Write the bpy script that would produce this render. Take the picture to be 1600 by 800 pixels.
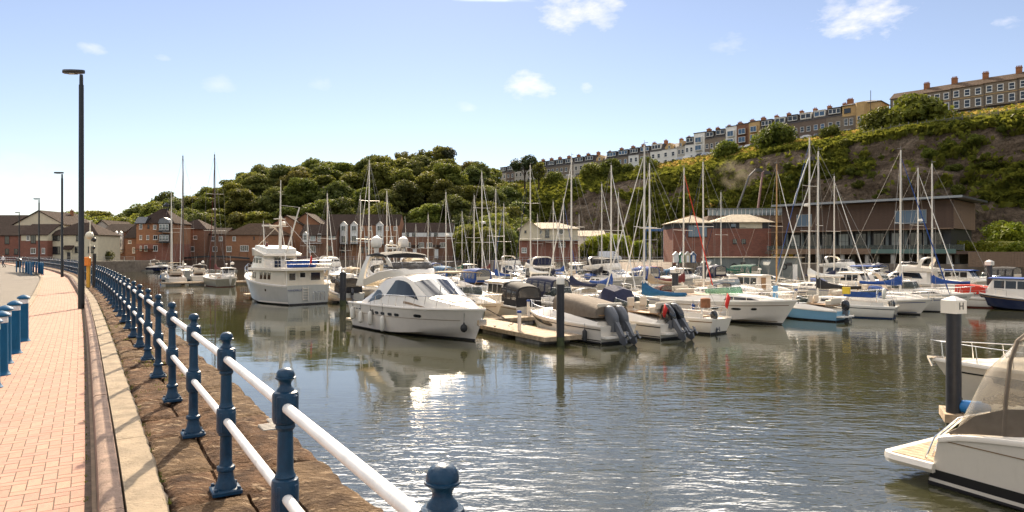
import bpy, bmesh, math, random
import numpy as np
from mathutils import Vector, Matrix, noise
R = math.radians
random.seed(7)
scene = bpy.context.scene
C = scene.collection
for o in list(bpy.data.objects):
    bpy.data.objects.remove(o)

# ------------------------------------------------------------------ camera
F = 1066.7            # focal length in photograph pixels (24 mm on 36 mm)
HOR = 396.0           # horizon row
CAMZ = 4.6            # eye above the water
ZQ = CAMZ - 1.709     # quay stone level
ZB = ZQ - 0.15        # brick path level
cam_d = bpy.data.cameras.new('camera')
cam_d.lens = 24.0; cam_d.sensor_width = 36.0
cam_d.shift_y = -4.0 / 1600.0
cam_d.clip_start = 0.05; cam_d.clip_end = 9000
cam = bpy.data.objects.new('camera', cam_d); C.objects.link(cam)
cam.location = (0, 0, CAMZ); cam.rotation_euler = (R(90), 0, 0)
scene.camera = cam

# ------------------------------------------------------------------ light
SUN_AZ = R(-6.0); SUN_EL = R(32.0)
sunvec = Vector((math.sin(SUN_AZ)*math.cos(SUN_EL), math.cos(SUN_AZ)*math.cos(SUN_EL), math.sin(SUN_EL)))
sd = bpy.data.lights.new('sun', 'SUN'); sd.energy = 4.4; sd.angle = R(0.6); sd.color = (1.0, 0.82, 0.60)
so = bpy.data.objects.new('sun', sd); C.objects.link(so)
so.rotation_euler = sunvec.to_track_quat('Z', 'Y').to_euler(); so.location = (0, 0, 150)

W = bpy.data.worlds.new('World'); scene.world = W; W.use_nodes = True
wn = W.node_tree.nodes; wl = W.node_tree.links; wn.clear()
def N(t, nodes, **kw):
    n = nodes.new(t)
    for k, v in kw.items():
        setattr(n, k, v)
    return n
sky = N('ShaderNodeTexSky', wn, sky_type='NISHITA', sun_disc=False)
sky.sun_elevation = SUN_EL; sky.sun_rotation = SUN_AZ
sky.altitude = 0; sky.air_density = 1.0; sky.dust_density = 0.05; sky.ozone_density = 2.5
tcw = N('ShaderNodeTexCoord', wn)
def wmath(op, a, b=None, clamp=False):
    m = N('ShaderNodeMath', wn, operation=op); m.use_clamp = clamp
    for i, x in enumerate((a, b)):
        if x is None: continue
        if isinstance(x, (int, float)): m.inputs[i].default_value = x
        else: wl.new(x, m.inputs[i])
    return m.outputs[0]
# clouds: small separate puffs, each a soft lump in the sky torn by noise, and an unseen bright layer above the view, strengthened for fill and water reflections
nz = N('ShaderNodeTexNoise', wn); nz.inputs['Scale'].default_value = 22; nz.inputs['Detail'].default_value = 6; nz.inputs['Roughness'].default_value = 0.62
mpw = N('ShaderNodeMapping', wn); mpw.inputs['Scale'].default_value = (1, 1, 2.2)
wl.new(tcw.outputs['Generated'], mpw.inputs['Vector']); wl.new(mpw.outputs[0], nz.inputs['Vector'])
nz2 = N('ShaderNodeTexNoise', wn); nz2.inputs['Scale'].default_value = 4.5; nz2.inputs['Detail'].default_value = 5; nz2.inputs['Roughness'].default_value = 0.6
wl.new(mpw.outputs[0], nz2.inputs['Vector'])
sepw = N('ShaderNodeSeparateXYZ', wn); wl.new(tcw.outputs['Generated'], sepw.inputs[0])
def skydir(px, py):
    return Vector(((px-800)/F, 1.0, (HOR-py)/F)).normalized()
puffs = [(905, 14, .050, 2.2, .9), (938, 28, .026, 2.0, .75), (1345, 28, .048, 2.0, .95), (1312, 12, .024, 1.6, .7), (832, 135, .038, 1.7, .85), (915, 138, .014, 1.6, .7),
         (1140, 70, .026, 1.6, .35), (147, 76, .016, 1.6, .45), (256, 91, .010, 2.0, .4), (340, 130, .020, 2.0, .25), (1575, 34, .014, 1.8, .6), (724, 168, .014, 2., .3), (500, 130, .016, 2.0, .25),
         (120, 310, .05, 2.6, .3), (235, 300, .04, 2.4, .25), (30, 275, .04, 2.4, .2)]
acc = None
for (px, py, rad, asp, op_) in puffs:
    d = skydir(px, py)
    side = Vector((d.y, -d.x, 0)).normalized(); up = side.cross(d)
    def dotc(vec, s):
        n = N('ShaderNodeVectorMath', wn, operation='DOT_PRODUCT'); n.inputs[1].default_value = vec * s
        wl.new(tcw.outputs['Generated'], n.inputs[0]); return n.outputs['Value']
    u = dotc(side, 1/(rad*asp/1.5)); v = dotc(up, 1/(rad/1.5))
    fwd = dotc(d, 1.0)
    r2 = wmath('ADD', wmath('MULTIPLY', u, u), wmath('MULTIPLY', v, v))
    body = wmath('SUBTRACT', 1.0, r2)
    body = wmath('ADD', body, wmath('MULTIPLY', wmath('SUBTRACT', nz.outputs['Fac'], 0.56), 4.2))
    body = wmath('MULTIPLY', wmath('MULTIPLY', body, op_*0.55, True), wmath('GREATER_THAN', fwd, 0.0))
    acc = body if acc is None else wmath('MAXIMUM', acc, body)
high = wmath('MULTIPLY', wmath('SUBTRACT', nz2.outputs['Fac'], 0.46), 5.0, True)
above = wmath('MULTIPLY', wmath('SUBTRACT', sepw.outputs['Z'], 0.345), 16.0, True)
hi = wmath('MULTIPLY', wmath('MULTIPLY', high, above), 0.85)
SKY_S = 0.062
mixw = N('ShaderNodeMix', wn, data_type='RGBA')
wl.new(acc, mixw.inputs['Factor'])
hsv = N('ShaderNodeHueSaturation', wn); hsv.inputs['Saturation'].default_value = 0.84; hsv.inputs['Hue'].default_value = 0.503
wl.new(sky.outputs[0], hsv.inputs['Color'])
tint = N('ShaderNodeMix', wn, data_type='RGBA', blend_type='MULTIPLY'); tint.inputs['Factor'].default_value = 1.0; tint.inputs['B'].default_value = (1.07, 1.0, 1.0, 1)
wl.new(hsv.outputs[0], tint.inputs['A']); wl.new(tint.outputs['Result'], mixw.inputs['A'])
mixw.inputs['B'].default_value = (10.0, 9.5, 9.4, 1)
mixh = N('ShaderNodeMix', wn, data_type='RGBA')
wl.new(hi, mixh.inputs['Factor']); wl.new(mixw.outputs['Result'], mixh.inputs['A']); # cloud scatters sunlight forward: brighter towards the sun all round it
dsun = N('ShaderNodeVectorMath', wn, operation='DOT_PRODUCT'); dsun.inputs[1].default_value = sunvec; wl.new(tcw.outputs['Generated'], dsun.inputs[0])
fwdsc = wmath('ADD', wmath('MULTIPLY', wmath('POWER', wmath('MAXIMUM', dsun.outputs['Value'], 0.0), 9.0), 190.0), 34.0)
cloudc = N('ShaderNodeVectorMath', wn, operation='SCALE'); cloudc.inputs[0].default_value = (1.0, .93, .84); wl.new(fwdsc, cloudc.inputs['Scale']); wl.new(cloudc.outputs[0], mixh.inputs['B'])
bg = N('ShaderNodeBackground', wn); bg.inputs['Strength'].default_value = SKY_S
wl.new(mixh.outputs['Result'], bg.inputs['Color'])
wo = N('ShaderNodeOutputWorld', wn); wl.new(bg.outputs[0], wo.inputs['Surface'])

vs = scene.view_settings
vs.view_transform = 'Standard'; vs.look = 'None'; vs.gamma = 1.0; vs.use_curve_mapping = False
vs.exposure = 1.12
scene.render.engine = 'CYCLES'
scene.cycles.max_bounces = 6; scene.cycles.diffuse_bounces = 3; scene.cycles.glossy_bounces = 3; scene.cycles.transmission_bounces = 4; scene.cycles.transparent_max_bounces = 6
scene.cycles.caustics_reflective = False; scene.cycles.caustics_refractive = False

# ------------------------------------------------------------------ helpers
def at(px, py, z=0.0):
    """ground point that the photograph shows at this pixel, on the level z"""
    D = (CAMZ - z) * F / (py - HOR)
    return Vector(((px-800)*D/F, D, z))
def atD(px, D, z=0.0):
    return Vector(((px-800)*D/F, D, z))
def zy(py, D):
    return CAMZ + (HOR-py)*D/F

class MB:
    def __init__(s): s.v = []; s.f = []
    def add(s, vs, fs):
        o = len(s.v); s.v.extend([tuple(p) for p in vs]); s.f.extend([tuple(i+o for i in f) for f in fs]); return s
    def box(s, c, d, rz=0.0, M=None, top=None):
        x, y, z = d[0]/2, d[1]/2, d[2]/2
        tx, ty = (x, y) if top is None else (x*top[0], y*top[1])
        p = [(-x,-y,-z),(x,-y,-z),(x,y,-z),(-x,y,-z),(-tx,-ty,z),(tx,-ty,z),(tx,ty,z),(-tx,ty,z)]
        m = M if M is not None else Matrix.Rotation(rz, 3, 'Z')
        c = Vector(c)
        return s.add([m @ Vector(q) + c for q in p], [(0,3,2,1),(4,5,6,7),(0,1,5,4),(1,2,6,5),(2,3,7,6),(3,0,4,7)])
    def cbox(s, c, d, ch=0.02, rz=0.0):
        """box with chamfered vertical and top edges"""
        x, y, z = d[0]/2, d[1]/2, d[2]/2
        def ring(ix, iy, zz, k):
            return [(-ix+k,-iy,zz),(ix-k,-iy,zz),(ix,-iy+k,zz),(ix,iy-k,zz),(ix-k,iy,zz),(-ix+k,iy,zz),(-ix,iy-k,zz),(-ix,-iy+k,zz)]
        rs = [ring(x, y, -z, ch), ring(x, y, z-ch, ch), ring(x-ch, y-ch, z, ch*.6)]
        m = Matrix.Rotation(rz, 3, 'Z'); c = Vector(c)
        return s.loft([[m @ Vector(q)+c for q in r] for r in rs], True)
    def tube(s, pts, r, n=6, cap=True):
        pts = [Vector(p) for p in pts]
        if len(pts) < 2: return s
        rs = r if isinstance(r, (list, tuple)) else [r]*len(pts)
        rings = []; prev = None
        for i, p in enumerate(pts):
            if i == 0: t = pts[1]-p
            elif i == len(pts)-1: t = p-pts[-2]
            else: t = (pts[i+1]-p).normalized() + (p-pts[i-1]).normalized()
            if t.length < 1e-9: t = Vector((0, 0, 1))
            t.normalize()
            if prev is None:
                a = Vector((0, 0, 1)) if abs(t.z) < .9 else Vector((1, 0, 0))
                u = t.cross(a).normalized()
            else:
                u = (prev - t*prev.dot(t))
                u = u.normalized() if u.length > 1e-6 else t.orthogonal().normalized()
            prev = u; w = t.cross(u)
            rings.append([p + (u*math.cos(2*math.pi*k/n) + w*math.sin(2*math.pi*k/n))*rs[i] for k in range(n)])
        return s.loft(rings, True, cap, cap)
    def lathe(s, prof, n=12, c=(0,0,0), cap=True):
        c = Vector(c)
        return s.loft([[c + Vector((r*math.cos(2*math.pi*k/n), r*math.sin(2*math.pi*k/n), z)) for k in range(n)] for r, z in prof], True, cap, cap)
    def loft(s, secs, close=False, cap0=True, cap1=True):
        m = len(secs[0]); o = len(s.v)
        for q in secs: s.v.extend([tuple(p) for p in q])
        for i in range(len(secs)-1):
            for j in range(m if close else m-1):
                k = (j+1) % m
                s.f.append((o+i*m+j, o+i*m+k, o+(i+1)*m+k, o+(i+1)*m+j))
        if close or True:
            if cap0: s.f.append(tuple(o+j for j in reversed(range(m))))
            if cap1: s.f.append(tuple(o+(len(secs)-1)*m+j for j in range(m)))
        return s
    def prism(s, poly, z0, z1):
        return s.loft([[(p[0], p[1], z0) for p in poly], [(p[0], p[1], z1) for p in poly]], True)
    def plate(s, pts, th):
        """flat polygon given thickness along its normal (front face at pts + th)"""
        pts = [Vector(p) for p in pts]
        n = Vector((0, 0, 0))
        for i in range(len(pts)):
            a, b = pts[i], pts[(i+1) % len(pts)]
            n += Vector(((a.y-b.y)*(a.z+b.z), (a.z-b.z)*(a.x+b.x), (a.x-b.x)*(a.y+b.y)))
        n.normalize()
        return s.loft([[p for p in pts], [p+n*th for p in pts]], True)
    def ell(s, c, r, n=10, m=7):
        c = Vector(c)
        return s.loft([[c+Vector((r[0]*math.sin(math.pi*i/m)*math.cos(2*math.pi*k/n), r[1]*math.sin(math.pi*i/m)*math.sin(2*math.pi*k/n), -r[2]*math.cos(math.pi*i/m))) for k in range(n)] for i in range(m+1)], True, False, False)
    def mesh(s, name, mat, smooth=True, ang=35):
        me = bpy.data.meshes.new(name); me.from_pydata(s.v, [], s.f)
        me.validate(clean_customdata=False)
        bm = bmesh.new(); bm.from_mesh(me); bmesh.ops.remove_doubles(bm, verts=bm.verts, dist=1e-5)
        bmesh.ops.recalc_face_normals(bm, faces=bm.faces); bm.to_mesh(me); bm.free()
        if smooth:
            me.polygons.foreach_set('use_smooth', [True]*len(me.polygons)); me.set_sharp_from_angle(angle=R(ang))
        if mat is not None: me.materials.append(mat)
        return me
    def build(s, name, mat, parent=None, smooth=True, ang=35):
        if not s.v: return None
        return link(name, s.mesh(name, mat, smooth, ang), parent)

def link(name, me, parent=None):
    o = bpy.data.objects.new(name, me); C.objects.link(o)
    if parent is not None: o.parent = parent
    return o
def rawmesh(name, v, f, mat, smooth=False):
    """fast mesh from numpy arrays of equal-sided faces"""
    v = np.asarray(v, dtype=np.float32); f = np.asarray(f, dtype=np.int32)
    me = bpy.data.meshes.new(name); k = f.shape[1]
    me.vertices.add(len(v)); me.vertices.foreach_set('co', v.ravel())
    me.loops.add(f.size); me.loops.foreach_set('vertex_index', f.ravel())
    me.polygons.add(len(f)); me.polygons.foreach_set('loop_start', np.arange(0, f.size, k, dtype=np.int32)); me.polygons.foreach_set('loop_total', np.full(len(f), k, dtype=np.int32))
    me.update(calc_edges=True)
    me.polygons.foreach_set('use_smooth', [bool(smooth)]*len(f))
    if mat: me.materials.append(mat)
    return me
def thing(name, label, cat, loc=(0,0,0), rz=0.0, group=None):
    o = bpy.data.objects.new(name, None); C.objects.link(o); o.empty_display_size = .2
    o.location = loc; o.rotation_euler = (0, 0, rz); o['label'] = label; o['category'] = cat
    if group: o['group'] = group
    return o
def tag(o, label, cat, group=None):
    o['label'] = label; o['category'] = cat
    if group: o['group'] = group
    return o
def struct(o): o['kind'] = 'structure'; return o
def stuff(o): o['kind'] = 'stuff'; return o
def copy_tree(o, parent=None):
    c = o.copy(); C.objects.link(c); c.parent = parent
    for ch in o.children: copy_tree(ch, c)
    return c
def sm(a, b, x):
    t = min(1, max(0, (x-a)/(b-a))); return t*t*(3-2*t)
def lerp(a, b, t): return a+(b-a)*t
def interp(xs, ys, x): return float(np.interp(x, xs, ys))

# ------------------------------------------------------------------ materials
M = {}
def mat(name, col, rough=.5, metal=0.0, var=0.0, scale=4.0, bump=0.0, bscale=30.0, col2=None, objvar=0.0, spec=.5, coat=0.0, detail=4, trans=0.0, stretch=None, dirt=0.0):
    m = bpy.data.materials.new(name); m.use_nodes = True; nt = m.node_tree; n = nt.nodes; l = nt.links
    p = n['Principled BSDF']
    p.inputs['Base Color'].default_value = (*col, 1); p.inputs['Roughness'].default_value = rough; p.inputs['Metallic'].default_value = metal
    p.inputs['Specular IOR Level'].default_value = spec
    if coat: p.inputs['Coat Weight'].default_value = coat; p.inputs['Coat Roughness'].default_value = .08
    tc = n.new('ShaderNodeTexCoord'); vec = tc.outputs['Object']
    if stretch:
        mp = n.new('ShaderNodeMapping'); mp.inputs['Scale'].default_value = stretch; l.new(vec, mp.inputs['Vector']); vec = mp.outputs[0]
    out = None
    if var > 0 or col2:
        t = n.new('ShaderNodeTexNoise'); t.inputs['Scale'].default_value = scale; t.inputs['Detail'].default_value = detail; t.inputs['Roughness'].default_value = .6
        l.new(vec, t.inputs['Vector'])
        r = n.new('ShaderNodeValToRGB'); r.color_ramp.elements[0].position = .32; r.color_ramp.elements[1].position = .68
        c2 = col2 if col2 else tuple(min(1, c*(1+var)) for c in col)
        c1 = col if col2 else tuple(c*(1-var) for c in col)
        r.color_ramp.elements[0].color = (*c1, 1); r.color_ramp.elements[1].color = (*c2, 1)
        l.new(t.outputs['Fac'], r.inputs['Fac']); out = r.outputs[0]
    if objvar > 0:
        oi = n.new('ShaderNodeObjectInfo'); h = n.new('ShaderNodeHueSaturation')
        mr = n.new('ShaderNodeMapRange'); mr.inputs['To Min'].default_value = 1-objvar; mr.inputs['To Max'].default_value = 1+objvar
        l.new(oi.outputs['Random'], mr.inputs['Value']); l.new(mr.outputs[0], h.inputs['Value'])
        mh = n.new('ShaderNodeMath'); mh.operation = 'MULTIPLY_ADD'; mh.inputs[1].default_value = 7.13; mh.inputs[2].default_value = 0
        l.new(oi.outputs['Random'], mh.inputs[0]); fr = n.new('ShaderNodeMath'); fr.operation = 'FRACT'; l.new(mh.outputs[0], fr.inputs[0])
        mr2 = n.new('ShaderNodeMapRange'); mr2.inputs['To Min'].default_value = .5-objvar*.06; mr2.inputs['To Max'].default_value = .5+objvar*.06
        l.new(fr.outputs[0], mr2.inputs['Value']); l.new(mr2.outputs[0], h.inputs['Hue'])
        if out is not None: l.new(out, h.inputs['Color'])
        else: h.inputs['Color'].default_value = (*col, 1)
        out = h.outputs[0]
    if dirt > 0:
        t = n.new('ShaderNodeTexNoise'); t.inputs['Scale'].default_value = 2.3; t.inputs['Detail'].default_value = 7; t.inputs['Roughness'].default_value = .7
        mp = n.new('ShaderNodeMapping'); mp.inputs['Scale'].default_value = (2.5, 2.5, .5); l.new(tc.outputs['Object'], mp.inputs['Vector']); l.new(mp.outputs[0], t.inputs['Vector'])
        mr = n.new('ShaderNodeMapRange'); mr.inputs['From Min'].default_value = .5; mr.inputs['From Max'].default_value = .75; mr.inputs['To Max'].default_value = dirt
        l.new(t.outputs['Fac'], mr.inputs['Value'])
        mx = n.new('ShaderNodeMix'); mx.data_type = 'RGBA'; mx.inputs['B'].default_value = (col[0]*.38, col[1]*.34, col[2]*.27, 1)
        l.new(mr.outputs[0], mx.inputs['Factor'])
        if out is not None: l.new(out, mx.inputs['A'])
        else: mx.inputs['A'].default_value = (*col, 1)
        out = mx.outputs['Result']
    if out is not None: l.new(out, p.inputs['Base Color'])
    if bump > 0:
        t = n.new('ShaderNodeTexNoise'); t.inputs['Scale'].default_value = bscale; t.inputs['Detail'].default_value = 5
        l.new(vec, t.inputs['Vector'])
        b = n.new('ShaderNodeBump'); b.inputs['Strength'].default_value = bump; b.inputs['Distance'].default_value = .02
        l.new(t.outputs['Fac'], b.inputs['Height']); l.new(b.outputs[0], p.inputs['Normal'])
    if trans > 0:
        tr = n.new('ShaderNodeBsdfTranslucent'); ms = n.new('ShaderNodeMixShader'); ms.inputs[0].default_value = trans
        if out is not None: l.new(out, tr.inputs['Color'])
        else: tr.inputs['Color'].default_value = (*col, 1)
        l.new(p.outputs[0], ms.inputs[1]); l.new(tr.outputs[0], ms.inputs[2]); l.new(ms.outputs[0], n['Material Output'].inputs['Surface'])
    M[name] = m
    return m
def flecked(name):
    """pale chips and deep pits of weathered stone"""
    m = M[name]; n = m.node_tree.nodes; l = m.node_tree.links; p = n['Principled BSDF']; src = p.inputs['Base Color'].links[0].from_socket
    tc = n.new('ShaderNodeTexCoord'); mp = n.new('ShaderNodeMapping'); mp.inputs['Rotation'].default_value = (0,0,R(58)); mp.inputs['Scale'].default_value = (1,2.6,1); l.new(tc.outputs['Object'], mp.inputs['Vector'])
    t = n.new('ShaderNodeTexNoise'); t.inputs['Scale'].default_value = 6.5; t.inputs['Detail'].default_value = 9; t.inputs['Roughness'].default_value = .7; l.new(mp.outputs[0], t.inputs['Vector'])
    mr = n.new('ShaderNodeMapRange'); mr.inputs['From Min'].default_value = .55; mr.inputs['From Max'].default_value = .66; l.new(t.outputs['Fac'], mr.inputs['Value'])
    mx = n.new('ShaderNodeMix'); mx.data_type = 'RGBA'; mx.inputs['B'].default_value = (.36,.26,.165,1); l.new(mr.outputs[0], mx.inputs['Factor']); l.new(src, mx.inputs['A']); l.new(mx.outputs['Result'], p.inputs['Base Color'])
    bp = p.inputs['Normal'].links[0].from_node; bp.inputs['Distance'].default_value = .05
    ad = n.new('ShaderNodeMath'); ad.operation = 'ADD'; l.new(t.outputs['Fac'], ad.inputs[0]); l.new(bp.inputs['Height'].links[0].from_socket, ad.inputs[1]); l.new(ad.outputs[0], bp.inputs['Height'])
# promenade
mat('brick', (.355,.202,.142), .88, 0, .14, 11, .25, 90, objvar=.09, dirt=.45)
mat('sand_joint', (.085,.055,.035), .95, 0, .4, 12, .3, 60)
mat('kerb', (.24,.16,.115), .9, 0, .3, 6, .6, 45, dirt=.6)
mat('concrete', (.24,.185,.12), .92, 0, .25, 3.5, .6, 35, dirt=.6)
mat('edging', (.22,.155,.10), .9, 0, .25, 4, .3, 40)  # base colour darkened to deepen the kerb's shadow on the strip
mat('quay_stone', (.026,.013,.007), .95, 0, 0, 4.5, 1.0, 30, col2=(.17,.095,.050), detail=12, spec=.15); flecked('quay_stone')
mat('coping', (.17,.11,.060), .95, 0, 0, 4, 1.0, 30, col2=(.05,.028,.015), detail=11, spec=.15); flecked('coping')
mat('weed_green', (.045,.055,.018), .8, 0, .4, 6); mat('moss', (.10,.13,.02), .95, 0, .4, 20)
mat('asphalt', (.125,.105,.08), .92, 0, .15, 1.5, .2, 60)
mat('rail_paint', (.76,.74,.70), .4, 0, .06, 12, .1, 20, dirt=.35)
mat('post_paint', (.006,.036,.076), .36, 0, .3, 10, .2, 60, spec=.3, dirt=.45)
mat('bollard_blue', (.005,.085,.185), .55, 0, .1, 6, spec=.2, dirt=.25)
mat('white_band', (.72,.72,.70), .4)
mat('black_paint', (.012,.011,.010), .35, 0, .2, 6)
mat('ochre', (.62,.33,.03), .5, 0, .1, 8); mat('orange', (.75,.22,.02), .5)
mat('globe', (.72,.66,.5), .3)
# masonry
mat('wall_stone', (.13,.10,.075), .95, 0, 0, 1.2, .6, 8, col2=(.24,.19,.14), detail=8)
def brickmat(name, c1, c2, mortar, scale=1.0):
    m = mat(name, c1, .9); nt = m.node_tree; n = nt.nodes; l = nt.links; p = n['Principled BSDF']
    tc = n.new('ShaderNodeTexCoord'); sx = n.new('ShaderNodeSeparateXYZ'); l.new(tc.outputs['Object'], sx.inputs[0])
    ad = n.new('ShaderNodeMath'); ad.operation = 'ADD'; l.new(sx.outputs['X'], ad.inputs[0]); l.new(sx.outputs['Y'], ad.inputs[1])
    cb = n.new('ShaderNodeCombineXYZ'); l.new(ad.outputs[0], cb.inputs['X']); l.new(sx.outputs['Z'], cb.inputs['Y'])
    b = n.new('ShaderNodeTexBrick'); b.inputs['Color1'].default_value = (*c1, 1); b.inputs['Color2'].default_value = (*c2, 1); b.inputs['Mortar'].default_value = (*mortar, 1)
    b.inputs['Scale'].default_value = scale; b.inputs['Brick Width'].default_value = .45; b.inputs['Row Height'].default_value = .15; b.inputs['Mortar Size'].default_value = .014
    l.new(cb.outputs[0], b.inputs['Vector'])
    t = n.new('ShaderNodeTexNoise'); t.inputs['Scale'].default_value = .6; t.inputs['Detail'].default_value = 7; l.new(tc.outputs['Object'], t.inputs['Vector'])
    mr = n.new('ShaderNodeMapRange'); mr.inputs['To Min'].default_value = .7; mr.inputs['To Max'].default_value = 1.25; l.new(t.outputs['Fac'], mr.inputs['Value'])
    mu = n.new('ShaderNodeVectorMath'); mu.operation = 'SCALE'; l.new(b.outputs['Color'], mu.inputs[0]); l.new(mr.outputs[0], mu.inputs['Scale'])
    l.new(mu.outputs[0], p.inputs['Base Color'])
    return m
brickmat('red_brick', (.26,.082,.048), (.19,.06,.036), (.24,.17,.13))
brickmat('orange_brick', (.34,.15,.065), (.27,.105,.045), (.25,.17,.11))
brickmat('brown_brick', (.23,.10,.055), (.17,.075,.04), (.2,.15,.11))
brickmat('rubble', (.21,.165,.12), (.15,.115,.085), (.27,.23,.18), .55)
brickmat('rubble_dark', (.16,.11,.085), (.11,.078,.062), (.22,.18,.14), .55)
mat('cream', (.62,.54,.38), .85, 0, .07, 1.0, dirt=.15); mat('render_white', (.70,.68,.63), .8, 0, .05, 1, dirt=.15)
mat('render_grey', (.42,.38,.32), .85, 0, .1, 1, dirt=.2); mat('buff', (.46,.31,.14), .85, 0, .12, 1.2)
mat('roof_tile', (.046,.032,.025), .95, 0, .35, 2.5, .5, 14, objvar=.15, spec=.08); mat('roof_slate', (.065,.058,.056), .8, 0, .25, 3, .4, 12, objvar=.15)
mat('roof_brown', (.085,.056,.037), .95, 0, .3, 2, .5, 14, spec=.1); mat('roof_pale', (.40,.33,.23), .85, 0, .2, 1.5, .4, 12)
mat('chimney', (.30,.125,.055), .9, 0, .3, 5); mat('frame_white', (.75,.73,.68), .5); mat('frame_dark', (.03,.028,.026), .5)
mat('zinc', (.16,.165,.17), .4, .6, .15, 3); mat('timber_dark', (.105,.062,.040), .75, 0, .35, 3, .3, 20, stretch=(.4,.4,7)); mat('timber', (.20,.125,.075), .75, 0, .3, 3, .3, 20, stretch=(.4,.4,6))
mat('steel_grey', (.30,.31,.31), .45, .5); mat('wood_deck', (.36,.27,.175), .85, 0, .35, 4, .4, 30, objvar=.1, dirt=.4)
mat('box_grey', (.15,.165,.15), .6, 0, .1, 1.2, dirt=.3)
def glassmat(name, col, rough=.04, spec=.8):
    return mat(name, col, rough, 0, 0, spec=spec)
glassmat('window_glass', (.022,.026,.03)); glassmat('blue_glass', (.05,.10,.17)); glassmat('boat_glass', (.014,.013,.012), .06)
glassmat('pale_glass', (.16,.19,.19)); glassmat('green_glass', (.26,.36,.27), .08)
def clearmat(name, tint, mixv):
    m = mat(name, tint, .06); n = m.node_tree.nodes; l = m.node_tree.links
    t = n.new('ShaderNodeBsdfTransparent'); t.inputs[0].default_value = (min(1,tint[0]*1.3+.35), min(1,tint[1]*1.3+.35), min(1,tint[2]*1.3+.35), 1)
    ms = n.new('ShaderNodeMixShader'); ms.inputs[0].default_value = mixv
    l.new(t.outputs[0], ms.inputs[1]); l.new(n['Principled BSDF'].outputs[0], ms.inputs[2]); l.new(ms.outputs[0], n['Material Output'].inputs['Surface'])
clearmat('clear_vinyl', (.45,.42,.36), .38); clearmat('clear_glass', (.12,.14,.13), .35); clearmat('smoke_vinyl', (.10,.09,.08), .6); clearmat('tint_green', (.30,.45,.33), .45)
# boats
mat('gelcoat', (.78,.71,.60), .25, 0, .03, 1.2, coat=.35, objvar=.05, dirt=.10); mat('gelcoat_cream', (.68,.60,.47), .28, 0, .04, 1.2, coat=.3, objvar=.05, dirt=.14)
mat('gelcoat_grey', (.44,.43,.38), .3, 0, .05, 1.2, coat=.3, dirt=.2); mat('deck_white', (.74,.69,.60), .55, 0, .04, 3, dirt=.12); mat('deck_tan', (.50,.40,.27), .7, 0, .15, 6, stretch=(1,8,1))
mat('navy_hull', (.010,.018,.055), .2, 0, 0, coat=.4); mat('blue_hull', (.20,.40,.55), .35, 0, .05, 2); mat('black_hull', (.014,.013,.015), .25, coat=.3); mat('olive_hull', (.33,.30,.22), .4, 0, .1, 2, dirt=.3)
mat('antifoul_dark', (.022,.02,.022), .7); mat('antifoul_blue', (.02,.05,.12), .7); mat('antifoul_red', (.14,.03,.02), .7)
mat('stripe_black', (.015,.014,.014), .35); mat('stripe_blue', (.02,.05,.16), .35); mat('stripe_tan', (.25,.16,.08), .4)
mat('alloy', (.70,.65,.56), .45, .15, .05, 5); mat('chrome', (.75,.73,.70), .18, .95); mat('wire', (.30,.28,.25), .5, .5); mat('wood_mast', (.42,.24,.08), .45, 0, .2, 3, coat=.3)
mat('mast_dark', (.10,.075,.06), .5)
mat('canvas_navy', (.012,.016,.045), .85, 0, .25, 5, .3, 8); mat('canvas_blue', (.012,.055,.22), .85, 0, .25, 5, .3, 8); mat('canvas_black', (.02,.018,.018), .85, 0, .25, 5, .3, 8)
mat('canvas_tan', (.33,.25,.16), .9, 0, .12, 5, .3, 8); mat('canvas_taupe', (.15,.118,.085), .9, 0, .15, 4, .35, 6); mat('canvas_green', (.012,.085,.055), .85, 0, .2, 5, .3, 8)
mat('canvas_teal', (.012,.09,.19), .85, 0, .2, 5, .3, 8); mat('canvas_maroon', (.12,.018,.015), .85, 0, .2, 5, .3, 8); mat('canvas_red', (.62,.035,.012), .75, 0, .12, 5, .3, 8); mat('canvas_white', (.72,.70,.64), .8, 0, .06, 5, .25, 8)
mat('engine_black', (.012,.013,.016), .22, 0, 0, coat=.4); mat('engine_grey', (.10,.105,.115), .35); mat('rubber', (.02,.02,.02), .7); mat('fender_white', (.72,.68,.58), .5, dirt=.25); mat('fender_blue', (.015,.16,.42), .4)
mat('hypalon_grey', (.36,.36,.35), .55); mat('red_flag', (.60,.03,.025), .8); mat('yellow', (.72,.5,.03), .6); mat('green_paint', (.02,.30,.11), .6); mat('sky_panel', (.16,.38,.60), .5); mat('rope', (.34,.28,.2), .9); mat('rope_dark', (.05,.04,.035), .9)
mat('pile_black', (.022,.022,.026), .42, 0, .25, 5, dirt=.3); mat('pontoon_float', (.26,.24,.20), .9, 0, .25, 2, dirt=.5); mat('seat_cream', (.60,.52,.40), .7); mat('teak', (.30,.17,.075), .6, 0, .2, 6, stretch=(1,10,1))
mat('skin', (.48,.30,.21), .6); mat('cloth_white', (.72,.70,.68), .9); mat('cloth_dark', (.04,.04,.06), .9); mat('cloth_maroon', (.14,.03,.03), .9); mat('hair', (.05,.03,.02), .9)
mat('hoist_blue', (.02,.11,.27), .5); mat('arm_dark', (.05,.045,.04), .5, .2); mat('arm_red', (.13,.05,.04), .5); mat('fence_dark', (.13,.125,.115), .6)
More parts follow.
